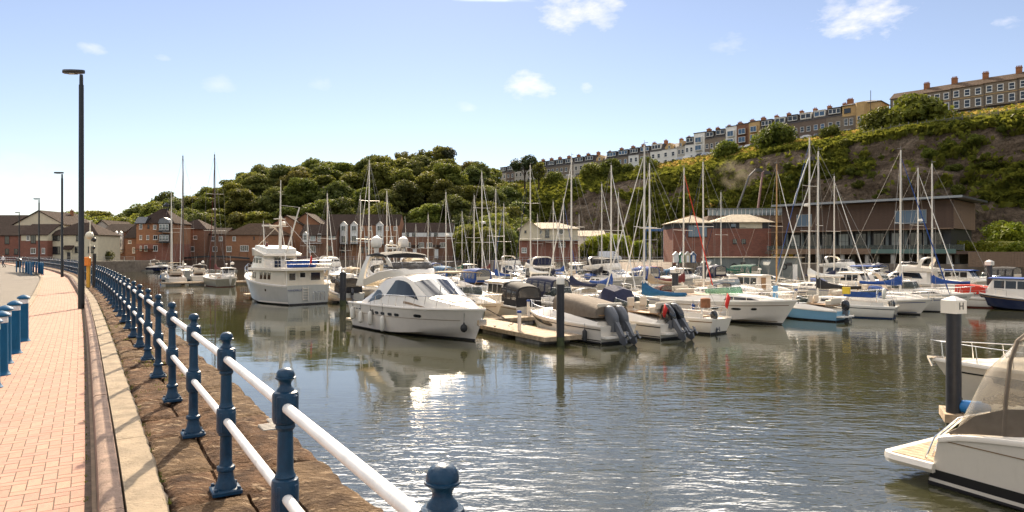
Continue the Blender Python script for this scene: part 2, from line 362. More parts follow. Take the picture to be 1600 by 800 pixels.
# vegetation
def leafmat(name, c1, c2, trans=.38, ov=.3):
    mat(name, c1, .65, 0, 0, .45, col2=c2, objvar=ov, spec=.25, trans=trans, detail=2)
leafmat('leaf_wood', (.10,.118,.018), (.20,.205,.034), .5); leafmat('leaf_dark', (.075,.096,.02), (.15,.16,.034), .48); leafmat('leaf_olive', (.105,.108,.02), (.20,.18,.034), .46)
leafmat('leaf_bright', (.12,.16,.012), (.26,.26,.02), .45, .15); leafmat('leaf_shrub', (.070,.090,.012), (.15,.16,.02), .4, .2); leafmat('leaf_pine', (.035,.050,.018), (.075,.085,.03), .2)
leafmat('cover_green', (.075,.090,.014), (.22,.22,.032), .42, .0); leafmat('cover_dry', (.34,.235,.055), (.56,.41,.12), .35, 0)
mat('bark', (.05,.035,.022), .95, 0, .3, 4)
# ================================================================== water
def water_material():
    m = bpy.data.materials.new('water'); m.use_nodes = True; n = m.node_tree.nodes; l = m.node_tree.links
    p = n['Principled BSDF']; p.inputs['Base Color'].default_value = (.034,.034,.016,1); p.inputs['Roughness'].default_value = .035; p.inputs['IOR'].default_value = 1.6
    tc = n.new('ShaderNodeTexCoord')
    def tex(scale, rot, stretch, detail, rough=.55, dist=0):
        mp = n.new('ShaderNodeMapping'); mp.inputs['Rotation'].default_value = (0,0,R(rot)); mp.inputs['Scale'].default_value = (stretch,1,1)
        l.new(tc.outputs['Object'], mp.inputs['Vector'])
        t = n.new('ShaderNodeTexNoise'); t.inputs['Scale'].default_value = scale; t.inputs['Detail'].default_value = detail; t.inputs['Roughness'].default_value = rough; t.inputs['Distortion'].default_value = dist
        l.new(mp.outputs[0], t.inputs['Vector']); return t.outputs['Fac']
    fine = tex(4.2, 20, .40, 3, .5, .3); mid = tex(.95, -18, .5, 2, .5, .4); big = tex(.22, 8, .6, 2)
    patch = tex(.07, 30, .45, 4)
    mr = n.new('ShaderNodeMapRange'); mr.inputs['From Min'].default_value = .36; mr.inputs['From Max'].default_value = .62; mr.inputs['To Min'].default_value = .16; mr.inputs['To Max'].default_value = 1.0
    l.new(patch, mr.inputs['Value'])
    # open water of the fairway is ruffled, the lee of the moored rows lies calm
    dp = n.new('ShaderNodeVectorMath'); dp.operation = 'DOT_PRODUCT'; dp.inputs[1].default_value = (.5,-.866,0); l.new(tc.outputs['Object'], dp.inputs[0])
    sh = n.new('ShaderNodeMapRange'); sh.interpolation_type = 'SMOOTHSTEP'; sh.inputs['From Min'].default_value = -28.4+1.0; sh.inputs['From Max'].default_value = -28.4+20; sh.inputs['To Min'].default_value = .16; sh.inputs['To Max'].default_value = 1.0
    l.new(dp.outputs['Value'], sh.inputs['Value'])
    sw_ = n.new('ShaderNodeMath'); sw_.operation = 'MULTIPLY'; l.new(mr.outputs[0], sw_.inputs[0]); l.new(sh.outputs[0], sw_.inputs[1])
    def mul(a, k):
        q = n.new('ShaderNodeMath'); q.operation = 'MULTIPLY'; l.new(a, q.inputs[0])
        if isinstance(k, float): q.inputs[1].default_value = k
        else: l.new(k, q.inputs[1])
        return q.outputs[0]
    def add(a, b):
        q = n.new('ShaderNodeMath'); q.operation = 'ADD'; l.new(a, q.inputs[0]); l.new(b, q.inputs[1]); return q.outputs[0]
    hgt = add(mul(mul(fine, .040), sw_.outputs[0]), add(mul(mul(mid, .055), sw_.outputs[0]), mul(big, .022)))
    b = n.new('ShaderNodeBump'); b.inputs['Strength'].default_value = 1.0; b.inputs['Distance'].default_value = 1.0
    l.new(hgt, b.inputs['Height']); l.new(b.outputs[0], p.inputs['Normal'])
    return m
wm = MB(); wm.add([(-420,-120,0),(420,-120,0),(420,330,0),(-420,330,0)], [(0,1,2,3)])
struct(wm.build('water', water_material(), smooth=False))

# ================================================================== quay line
RLP = [(9.2,-13.4),(4.08,-5.1),(.93,0),(-.2,1.84),(-2.03,4.885),(-4.80,9.3),(-7.72,13.95),(-11.5,19.9),(-15.4,26),(-18.5,30.7),(-24.6,39.8),(-37.4,58.8),(-62.5,91.6),(-93.6,129),(-110,143),(-124,152)]
def chaikin(P, k=2):
    for _ in range(k):
        Q = [P[0]]
        for a, b in zip(P[:-1], P[1:]):
            Q.append((a[0]*.75+b[0]*.25, a[1]*.75+b[1]*.25)); Q.append((a[0]*.25+b[0]*.75, a[1]*.25+b[1]*.75))
        Q.append(P[-1]); P = Q
    return P
RLd = np.array(chaikin(RLP, 3)); seg = np.hypot(*np.diff(RLd, axis=0).T); RLs = np.concatenate([[0], np.cumsum(seg)])
def RL(s):
    return Vector((float(np.interp(s, RLs, RLd[:,0])), float(np.interp(s, RLs, RLd[:,1])), 0))
def RT(s):
    return (RL(s+.6)-RL(s-.6)).normalized()
def RO(s, off, z=0.0):
    """point at arclength s, off metres to the land side"""
    t = RT(s); p = RL(s) + Vector((-t.y, t.x, 0))*off
    return Vector((p.x, p.y, z))
S0 = float(RLs[int(np.argmin(np.hypot(RLd[:,0]+.2, RLd[:,1]-1.84)))])   # the near post
SEND = float(RLs[-1])-1.0
EDGE = -.86

# ================================================================== ground with the basin cut out
edge = [RO(s, EDGE+.06) for s in np.arange(1.0, SEND, 2.5)]
basin = [(p.x, p.y) for p in edge] + [(-119,158),(-95,172),(-97,205),(-60,207),(-9.5,207),(-1,156),(34,152),(54,132),(88,118),(130,100),(170,60),(170,-30),(30,-30)]
GZ = ZB-.06
bm = bmesh.new()
lv = [bm.verts.new((x, y, GZ)) for x, y in basin]; ov = [bm.verts.new(q) for q in ((-6000,-3000,GZ),(6000,-3000,GZ),(6000,7000,GZ),(-6000,7000,GZ))]
ed = [bm.edges.new((lv[i], lv[(i+1) % len(lv)])) for i in range(len(lv))] + [bm.edges.new((ov[i], ov[(i+1) % 4])) for i in range(4)]
bmesh.ops.triangle_fill(bm, edges=ed, use_beauty=True)
bmesh.ops.recalc_face_normals(bm, faces=bm.faces)
me = bpy.data.meshes.new('ground'); bm.to_mesh(me); bm.free()
mat('ground', (.13,.115,.085), .95, 0, .3, .2, .2, 5)
me.materials.append(M['ground']); struct(link('ground', me))
qw = MB()
nb = len(basin)
ring = lambda z: [(x, y, z) for x, y in basin]
qw.loft([ring(-4), ring(-.1), ring(GZ-.004)], True, False, False)
struct(qw.build('quay_wall', M['wall_stone'], smooth=False))

# ================================================================== promenade
def strip(s0, s1, ds, prof, name, mt, parent=None, jitter=0):
    """loft of a cross profile [(offset,z)...] along the quay line"""
    mb = MB(); ss = np.arange(s0, s1+ds*.5, ds)
    mb.loft([[RO(s, o, z) for o, z in prof] for s in ss], False, False, False)
    return mb.build(name, mt, parent, True, 30)
pav = struct(strip(1, SEND, 1.5, [(.82,ZB-.0022),(2.36,ZB-.0022)], 'pavement', M['sand_joint']))
struct(strip(1, SEND, 1.5, [(2.36,ZB-.03),(2.36,ZB+.035),(2.38,ZB+.05),(2.52,ZB+.05),(2.54,ZB+.03),(2.54,ZB-.05)], 'road_kerb', M['concrete']))
struct(strip(1, SEND, 1.5, [(2.54,ZB-.03),(9.5,ZB-.03)], 'road', M['asphalt']))
struct(strip(1, SEND, 1.5, [(9.5,ZB-.05),(9.5,ZB+.06),(16,ZB+.06)], 'far_pavement', M['concrete']))
quay = struct(strip(1, SEND, 1.2, [(-.80,ZQ-.07),(.40,ZQ-.07)], 'quay', M['quay_stone']))
# edging, kerb and concrete strip in lengths
rnd = random.Random(3)
s = S0-2.2
while s < SEND-3:
    L = 1.45 if s < S0+34 else 8.0
    n = 4; j = .004
    mb = MB(); ss = [s+j+(L-2*j)*k/n for k in range(n+1)]
    dz = rnd.uniform(-.004,.004)
    pr = [(.632,ZQ-.08),(.638,ZQ-.005+dz),(.655,ZQ+.006+dz),(.750,ZQ+.004+dz),(.778,ZQ-.02+dz),(.790,ZB-.03)]
    mb.loft([[RO(q, o, z) for o, z in pr] for q in ss], False, True, True); mb.build('kerb_stone', M['kerb'], quay, True, 40)
    s += L
s = S0-2.4
while s < SEND-4:
    L = rnd.uniform(2.3,3.1) if s < S0+34 else 9.0
    mb = MB(); n = max(6, int(L/.12)) if s < S0+34 else 8
    secs = []
    for k in range(n+1):
        q = s+.006+(L-.012)*k/n; e = .015*noise.noise((q*2.1, 3, 0))+.022*noise.noise((q*7, 1, 2))
        secs.append([RO(q, .625, ZQ-.08), RO(q, .622, ZQ+.002), RO(q, .5, ZQ+.006+.004*noise.noise((q*3,7,1))), RO(q, .392+e, ZQ+.002), RO(q, .375+e, ZQ-.015), RO(q, .368+e, ZQ-.09)])
    mb.loft(secs, False, True, True); mb.build('concrete_slab', M['concrete'], quay, True, 40)
    s += L
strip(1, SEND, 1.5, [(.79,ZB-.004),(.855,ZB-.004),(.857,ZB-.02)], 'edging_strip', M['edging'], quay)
# rough stone slabs, two courses and a worn coping at the water
def slab(s0, L, o0, o1, zt, name, mt, nx, ny, rough, edgecut=False):
    mb = MB(); secs = []
    for i in range(nx+1):
        row = []
        for k in range(ny+1):
            u = i/nx; w = k/ny
            q = s0+L*u; o = o0+(o1-o0)*w
            z = zt + rough*(noise.noise((q*1.7, o*1.7, 5.0)) + .6*noise.noise((q*5.3, o*5.3, 1.0)) + .35*noise.noise((q*13, o*13, 2.0)))
            ed_ = min(u, 1-u)*L; ew = min(w, 1-w)*(o1-o0)
            ed_ = min(ed_, ew)
            z -= .026*(1-min(1, ed_/.035))
            if edgecut:
                c = .08*noise.noise((q*1.3, 9, 4))+.05*noise.noise((q*4.1, 9, 7))
                o += (1-w)*c; z -= .09*max(0, 1-w*6)**1.5
            row.append(RO(q, o, z))
        secs.append(row)
    mb.loft(secs, False, False, False)
    n0 = len(secs[0]); 
    # skirts
    for line in (secs[0], secs[-1], [r[0] for r in secs], [r[-1] for r in secs]):
        mb.loft([line, [Vector((p.x, p.y, zt-(.5 if edgecut else .1))) for p in line]], False, False, False)
    return mb.build(name, mt, quay, True, 60)
s = S0-2.6; k = 0
while s < S0+42:
    near = s < S0+16
    L = rnd.uniform(.55,1.25); nx = int(L/(.055 if near else .16))
    sp = rnd.uniform(-.14,.12) if rnd.random() < .7 else None
    for (o0, o1) in ([(-.40, .36)] if sp is None else [(-.40, sp-.012), (sp+.012, .36)]):
        slab(s+.014, L-.028, o0, o1, ZQ-.012+rnd.uniform(-.024,.012), 'paving_stone', M['quay_stone'] if rnd.random() < .75 else M['coping'], nx, max(4, int((o1-o0)/.055)) if near else 4, .032)
    s += L
s = S0-2.9
while s < S0+42:
    near = s < S0+16
    L = rnd.uniform(1.3,2.2); nx = int(L/(.055 if near else .16))
    slab(s+.012, L-.024, EDGE, -.42, ZQ-.01+rnd.uniform(-.02,.010), 'coping_stone', M['coping'] if rnd.random() < .6 else M['quay_stone'], nx, 9 if near else 4, .028, True)
    s += L
strip(S0+41, SEND, 1.5, [(EDGE,ZQ-.5),(EDGE,ZQ-.03),(-.80,ZQ),(.36,ZQ)], 'quay_top', M['quay_stone'], quay)
# slotted plates let into the coping
for (px, py) in ((437,655),(425,664)):
    p = at(px, py, ZQ); 
    pl = MB(); c = p; ang = math.atan2(RT(S0+4).y, RT(S0+4).x)
    for q in range(5):
        off = Matrix.Rotation(ang, 3, 'Z') @ Vector(((q-2)*.055, 0, 0))
        pl.cbox((c.x+off.x, c.y+off.y, ZQ-.022), (.03,.22,.03), .006, ang)
    pl.build('slotted_plate', M['render_grey'], quay)
# moss and weeds in the joints
mv = MB(); rr = random.Random(5)
def tuft(c, h, n, spread):
    for _ in range(n):
        a = rr.uniform(0, 6.28); b = Vector((math.cos(a), math.sin(a), 0)); w = b.orthogonal().normalized()*rr.uniform(.004,.010); w.z = 0
        p = Vector(c)+b*rr.uniform(0, spread); t = p+b*rr.uniform(.2,.9)*h+Vector((0,0,h*rr.uniform(.5,1)))
        mv.add([p-w, p+w, t], [(0,1,2)])
for (s_, o_, n_) in ((S0+10.2,-.1,26),(S0+10.6,.05,20),(S0+11.3,-.2,26),(S0+8.7,-.25,22),(S0+8.2,.1,16),(S0+14,.1,30),(S0+17,.2,25),(S0+13,-.3,20)):
    for q in range(7):
        tuft(RO(s_+rr.uniform(-.35,.35), o_+rr.uniform(-.18,.18), ZQ-.012), rr.uniform(.02,.06), n_//3, .05)
for q in range(150):
    s_ = S0+rr.uniform(2, 26); tuft(RO(s_, .37+rr.uniform(-.02,.02), ZQ-.02), rr.uniform(.02,.05), 4, .03)
for q in range(160):
    s_ = S0+rr.uniform(1, 30); tuft(RO(s_, .858, ZB-.004), rr.uniform(.01,.03), 4, .02)
wd = mv.build('weeds', M['cover_green'], None, False); stuff(wd); 

# herringbone bricks
bmn = M['brick'].node_tree; n_ = bmn.nodes; p_ = n_['Principled BSDF']; src = p_.inputs['Base Color'].links[0].from_socket
at_ = n_.new('ShaderNodeAttribute'); at_.attribute_name = 'tone'; h_ = n_.new('ShaderNodeHueSaturation')
ma_ = n_.new('ShaderNodeMath'); ma_.operation = 'ADD'; ma_.inputs[1].default_value = 1.0; bmn.links.new(at_.outputs['Fac'], ma_.inputs[0])
bmn.links.new(src, h_.inputs['Color']); bmn.links.new(ma_.outputs[0], h_.inputs['Value']); bmn.links.new(h_.outputs[0], p_.inputs['Base Color'])
U = .1; BO = .862; NU = 15
bl = []
for jy in range(-8, 600):
    for ix in range(-1, NU):
        m_ = (ix + jy) % 4
        if m_ == 0: u0, u1, w0, w1 = ix, ix+2, jy, jy+1
        elif m_ == 2: u0, u1, w0, w1 = ix, ix+1, jy, jy+2
        else: continue
        u0 = max(0, u0); u1 = min(NU, u1)
        if u1 > u0: bl.append((u0*U, u1*U, w0*U, w1*U))
SB = S0-.9
def brickpt(u, w): return RO(SB+w, BO+u)
g = .0038
vis = []
for b in bl:
    c = brickpt((b[0]+b[1])/2, (b[2]+b[3])/2)
    if c.y > .5:
        px = 800+c.x*F/c.y; py = HOR+(CAMZ-ZB)*F/c.y
        vis.append((-(1/c.y**3) if (-8 < px < 900 and py < 815) else 1.0, b))
    else: vis.append((2.0, b))
vis.sort(key=lambda q: q[0])
def brick_geo(w, d):
    mb = MB(); mb.cbox((0,0,-.03), (w-2*g, d-2*g, .06), .0015); return mb
cache = {}
allv = []; allf = []; tone = []
for idx, (k, b) in enumerate(vis):
    w, d = b[1]-b[0], b[3]-b[2]
    cu, cw = (b[0]+b[1])/2, (b[2]+b[3])/2
    if idx < 300 and k < 0:
        key = (round(w,3), round(d,3))
        if key not in cache: cache[key] = brick_geo(d, w).mesh('brick', M['brick'])
        o = link('brick', cache[key], pav)
        p = brickpt(cu, cw); t = RT(SB+cw)
        o.location = (p.x, p.y, ZB+rnd.uniform(-.0005,.0005)); o.rotation_euler = (rnd.uniform(-.0015,.0015), rnd.uniform(-.0015,.0015), math.atan2(t.y, t.x))
    else:
        dz = rnd.uniform(-.0005,.0005); e = .0006
        q = [brickpt(b[0]+g, b[2]+g), brickpt(b[1]-g, b[2]+g), brickpt(b[1]-g, b[3]-g), brickpt(b[0]+g, b[3]-g)]
        qi = [brickpt(b[0]+g+e, b[2]+g+e), brickpt(b[1]-g-e, b[2]+g+e), brickpt(b[1]-g-e, b[3]-g-e), brickpt(b[0]+g+e, b[3]-g-e)]
        o = len(allv)
        for v in q: allv.append((v.x, v.y, ZB-.0035+dz))
        for v in qi: allv.append((v.x, v.y, ZB+dz))
        allf += [(o+4,o+5,o+6,o+7),(o,o+1,o+5,o+4),(o+1,o+2,o+6,o+5),(o+2,o+3,o+7,o+6),(o+3,o,o+4,o+7)]
        tone += [rnd.uniform(-.09,.09)]*8
me = rawmesh('bricks_beyond', allv, allf, M['brick'])
a = me.attributes.new('tone', 'FLOAT', 'POINT'); a.data.foreach_set('value', tone)
me.update(); bmx = bmesh.new(); bmx.from_mesh(me); bmesh.ops.recalc_face_normals(bmx, faces=bmx.faces); bmx.to_mesh(me); bmx.free()
stuff(link('bricks_beyond', me, pav))
strip(SB+59.9, SEND, 1.5, [(BO,ZB-.001),(2.355,ZB-.001)], 'far_bricks', M['brick'], pav)

# ================================================================== railing
rail = thing('quayside_railing', 'dark blue cast iron posts with two white tubular rails along the quay edge', 'railing', (0,0,0))
PH = 1.15
pm = MB()
pm.cbox((0,0,.016), (.20,.20,.032), .010)
pm.lathe([(.078,.03),(.074,.055),(.058,.085),(.052,.13),(.050,.15),(.062,.158),(.064,.172),(.060,.186),(.047,.194),(.042,.215),(.040,.40),(.043,.405),(.052,.412),(.054,.425),(.048,.436)], 14)
pm.cbox((0,0,.515), (.118,.100,.15), .014); pm.lathe([(.062,.43),(.066,.455),(.066,.575),(.062,.60),(.050,.607),(.052,.615),(.044,.628),(.040,.65),(.037,.84),(.044,.848),(.049,.858),(.045,.872),(.058,.885)], 14)
pm.cbox((0,0,.958), (.118,.100,.14), .014)
pm.lathe([(.058,.88),(.063,.90),(.063,1.015),(.058,1.03),(.044,1.036),(.040,1.046),(.030,1.056),(.027,1.066),(.029,1.078),(.040,1.090),(.050,1.098),(.050,1.104),(.044,1.106)], 14)
post_me = pm.mesh('post', M['post_paint'], True, 40)
fm = MB(); fm.lathe([(.0445,1.104),(.045,1.112),(.0425,1.126),(.034,1.139),(.020,1.147),(.004,1.150)], 16); fin_me = fm.mesh('finial_ball', M['post_paint'], True, 60)
bo = MB(); bo.lathe([(.014,.03),(.014,.046),(.008,.050)], 6)
bolt_me = bo.mesh('bolt', M['post_paint'])
NP = int((SEND-S0)/1.8)
ps = [S0+1.8*k for k in range(-1, NP)]
for i, s in enumerate(ps):
    p = RO(s, 0, ZQ-.006); t = RT(s)
    o = link('post', post_me, rail); o.location = p; o.rotation_euler = (rnd.uniform(-.006,.006), rnd.uniform(-.006,.006), math.atan2(t.y, t.x))
    f = link('finial_ball', fin_me, o)
    if i < 9:
        for sx in (-1,1):
            for sy in (-1,1): link('bolt', bolt_me, o).location = (sx*.077, sy*.077, 0)
    if i+1 < len(ps):
        p2 = RO(ps[i+1], 0, ZQ-.006)
        for h, r in ((.958,.0265),(.515,.0265)):
            mb = MB(); d = (p2-p).normalized()
            mb.tube([p+d*.05+Vector((0,0,h)), p2-d*.05+Vector((0,0,h))], r, 12 if i < 14 else 8, False)
            mb.build('rail', M['rail_paint'], rail, True, 60)

# ================================================================== street furniture
def bollard(s, off, lab):
    t = thing('bollard', lab, 'bollard', RO(s, off, ZB), 0, 'bollards along the outer edge of the brick path')
    mb = MB(); mb.lathe([(.125,-.02),(.125,.015),(.112,.03),(.096,.06),(.092,.09),(.088,.80)], 20); mb.build('shaft', M['bollard_blue'], t)
    mb = MB(); mb.lathe([(.0885,.80),(.0905,.805),(.0905,.885),(.0885,.89)], 20); mb.build('reflective_band', M['white_band'], t)
    mb = MB(); mb.lathe([(.090,.89),(.118,.905),(.122,.918),(.112,.935),(.085,.955),(.045,.975),(.008,.985)], 20); mb.build('cap', M['bollard_blue'], t)
for (px, py) in ((37,533),(23,552),(8,568),(2,586),(-12,606)):
    p = at(px, py, ZB)
    t = thing('bollard', 'stout blue metal bollard with white band and domed cap on brick path', 'bollard', p, 0, 'bollards along the outer edge of the brick path')
    mb = MB(); mb.lathe([(.125,-.02),(.125,.012),(.108,.03),(.092,.06),(.088,.09),(.084,.80)], 20); mb.build('shaft', M['bollard_blue'], t)
    mb = MB(); mb.lathe([(.0845,.80),(.0865,.805),(.0865,.885),(.0845,.89)], 20); mb.build('reflective_band', M['white_band'], t)
    mb = MB(); mb.lathe([(.086,.89),(.118,.905),(.122,.918),(.112,.935),(.085,.955),(.045,.975),(.008,.985)], 20); mb.build('cap', M['bollard_blue'], t)
lamps = [(127,482,8.0,'tall black lamp post at the kerb beside the blue bollards'),
         (97,433,8.2,'black lamp post standing between the blue barrier and the railing'),
         (61,0,8.1,'slim black lamp post in front of the cream and brick house'),
         (30,0,8.1,'slim black lamp post beside the black litter bin and dark red house')]
for i, (px, py, h, lab) in enumerate(lamps):
    p = at(px, py, ZB) if py else atD(px, (78, 104)[i-2], ZB)
    t = thing('lamp_post', lab, 'lamp post', p, 0, 'lamp posts along the promenade')
    mb = MB(); mb.lathe([(.10,0),(.10,1.3),(.088,1.36),(.075,h-.45)], 12); mb.build('column', M['black_paint'], t)
    mb = MB(); mb.lathe([(.06,h-.5),(.058,h-.2),(.05,h-.1)], 12); mb.build('spigot', M['black_paint'], t)
    mb = MB()
    mb.loft([[(x, y*w, h+z0) for y, z0 in ((-1,-.02),(-.8,.05),(.8,.05),(1,-.02),(.8,-.06),(-.8,-.06))] for x, w in ((.10,.05),(-.02,.10),(-.25,.15),(-.50,.15),(-.60,.08))], True)
    hd = mb.build('lamp_head', M['black_paint'], t)
    mb = MB(); mb.box((-.33,0,h-.068), (.3,.2,.014)); mb.build('lens', M['pale_glass'], hd)
# blue barrier panels
p = at(60, 427, ZB); p2 = at(71, 431.5, ZB); ang = math.atan2(p.y-p2.y, p.x-p2.x)
bt = thing('pedestrian_barrier', 'low blue sheet panel barrier beside the road bend', 'barrier', p, ang)
for k in range(7):
    y = .02*k*k
    for yy in (0, .8):
        mb = MB(); mb.cbox((k*2.0+1.0-7.2, y+yy, .54), (1.9,.05,.95), .01); mb.build('panel', M['bollard_blue'], bt)
        mb = MB(); mb.tube([(k*2.0-7.2, y+yy, 0),(k*2.0-7.2, y+yy, 1.06),(k*2.0-5.25, y+yy, 1.06),(k*2.0-5.25, y+yy, 0)], .035, 8); mb.build('frame', M['bollard_blue'], bt)
# life-saving post
p = at(138, 449, ZQ)
lt = thing('lifebuoy_post', 'ochre post with orange rescue cabinet and pale globe on a thin pole', 'rescue post', p, 0)
mb = MB(); mb.cbox((0,0,.75), (.16,.12,1.5), .02); mb.build('post', M['ochre'], lt)
mb = MB(); mb.cbox((0,-.1,1.32), (.34,.2,.44), .05); mb.build('cabinet', M['orange'], lt)
mb = MB(); mb.tube([(.06,.05,0),(.06,.05,3.35)], .03, 8); mb.box((.06,.05,3.35), (.25,.05,.05)); mb.build('pole', M['globe'], lt)
mb = MB(); mb.ell((.05,.02,2.62), (.19,.19,.19), 14, 10); mb.build('globe', M['globe'], lt)
mb = MB(); mb.ell((.26,.05,2.4), (.1,.1,.12)); mb.ell((.24,.05,2.0), (.07,.07,.1)); mb.build('bracket', M['black_paint'], lt)
mb = MB(); mb.tube([(.24,.1,0),(.24,.1,1.7)], .085, 10); mb.build('side_post', M['black_paint'], lt)
# litter bin
p = atD(29, 92, ZB)
bt = thing('litter_bin', 'black cylindrical litter bin beside the promenade railing', 'bin', p, 0)
mb = MB(); mb.lathe([(.30,0),(.34,.05),(.34,.85),(.36,.9)], 14); mb.build('body', M['black_paint'], bt)
mb = MB(); mb.lathe([(.36,.98),(.36,1.05),(.2,1.22),(.02,1.26)], 14); mb.tube([(.3,0,.88),(.3,0,1.0)], .03); mb.tube([(-.3,0,.88),(-.3,0,1.0)], .03); mb.build('lid', M['black_paint'], bt)
# ================================================================== hills
SPX = [560,640,720,800,900,1000,1100,1200,1300,1400,1500,1600,1750,1950,2200]
FD  = [318,300,285,265,240,222,205,188,176,165,156,148,138,126,112]
CTD = [338,320,305,288,262,243,224,206,192,180,171,162,150,137,122]
CTY = [345,332,322,312,300,285,268,248,230,211,198,185,165,140,110]
HBD = [412,375,344,318,290,267,247,230,215,202,190,180,166,151,134]
HBY = [320,310,300,287,277,263,245,227,212,196,181,167,148,120,90]
def hillpt(px, v):
    """v 0 foot, 1 cliff top, 2 bank top (street), 3 behind the houses, 4 far back"""
    k = (px-800)/F
    fd, cd, hd = interp(SPX,FD,px), interp(SPX,CTD,px), interp(SPX,HBD,px)
    zc = zy(interp(SPX,CTY,px), cd); zh = zy(interp(SPX,HBY,px), hd)
    if v <= 1:
        w = v; D = fd+(cd-fd)*(w**1.6); z = GZ-.3+(zc-GZ+.3)*w
    elif v <= 2:
        w = v-1; D = lerp(cd, hd, w); z = lerp(zc, zh, w**.8)
    elif v <= 3:
        D = hd+(v-2)*26; z = zh+.02*(v-2)
    else:
        D = hd+26+(v-3)*400; z = zh-(v-3)*30
    return Vector((k*D, D, z))
cols = np.linspace(560, 2200, 330); rows = np.concatenate([np.linspace(0,1,26), np.linspace(1,2,16)[1:], np.linspace(2,3,4)[1:], [3.3,4]])
verts = []; zone = []
for v in rows:
    for px in cols:
        p = hillpt(px, v)
        q = p*.06
        a = 0
        if 0 < v < 2:
            e = math.sin(math.pi*min(1, max(0, v)))**.5 if v < 1 else .6*(2-v)
            d = noise.fractal((q.x, q.y, q.z*1.8), .9, 2.1, 5)*2.6*max(.35, e) + noise.noise((p.x*.35, p.y*.35, p.z*.5))*.8 + (1.7*e*(noise.ridged_multi_fractal((p.x*.10, p.y*.10, p.z*.35), .9, 2.1, 4, 1., 2.)-1.0) if v < 1 else 0)
            p = p + Vector((-.5, -.85, .25))*d
        # 0 bare rock and earth, 1 green, 2 dry grass
        bare = sm(1120, 1330, px)
        nn = noise.fractal((p.x*.045, p.y*.045, p.z*.08), .8, 2, 4) + .55*noise.noise((p.x*.22, p.y*.22, p.z*.30))
        if v < 1: g = .78-.64*bare + nn*1.0 - .40*sm(.50,.12,v)*.8 + .30*sm(.70,1,v)
        elif v < 2: g = .9+nn*.5+ (1.0 if px > 1000 else .35)*sm(.28,.55,(v-1))
        else: g = 1.2+nn
        # landslip scars
        for (sx, sv, rx, rv) in ((925,.62,45,.36),(985,1.02,40,.14),(1215,.95,70,.16)):
            e = ((px-sx)/rx)**2+((v-sv)/rv)**2
            if e < 1: g -= 1.2*(1-e)**.5
        verts.append(p); zone.append(g)
nc, nr = len(cols), len(rows)
idx = np.arange(nc*nr).reshape(nr, nc)
faces = np.stack([idx[:-1,:-1], idx[:-1,1:], idx[1:,1:], idx[1:,:-1]], -1).reshape(-1,4)
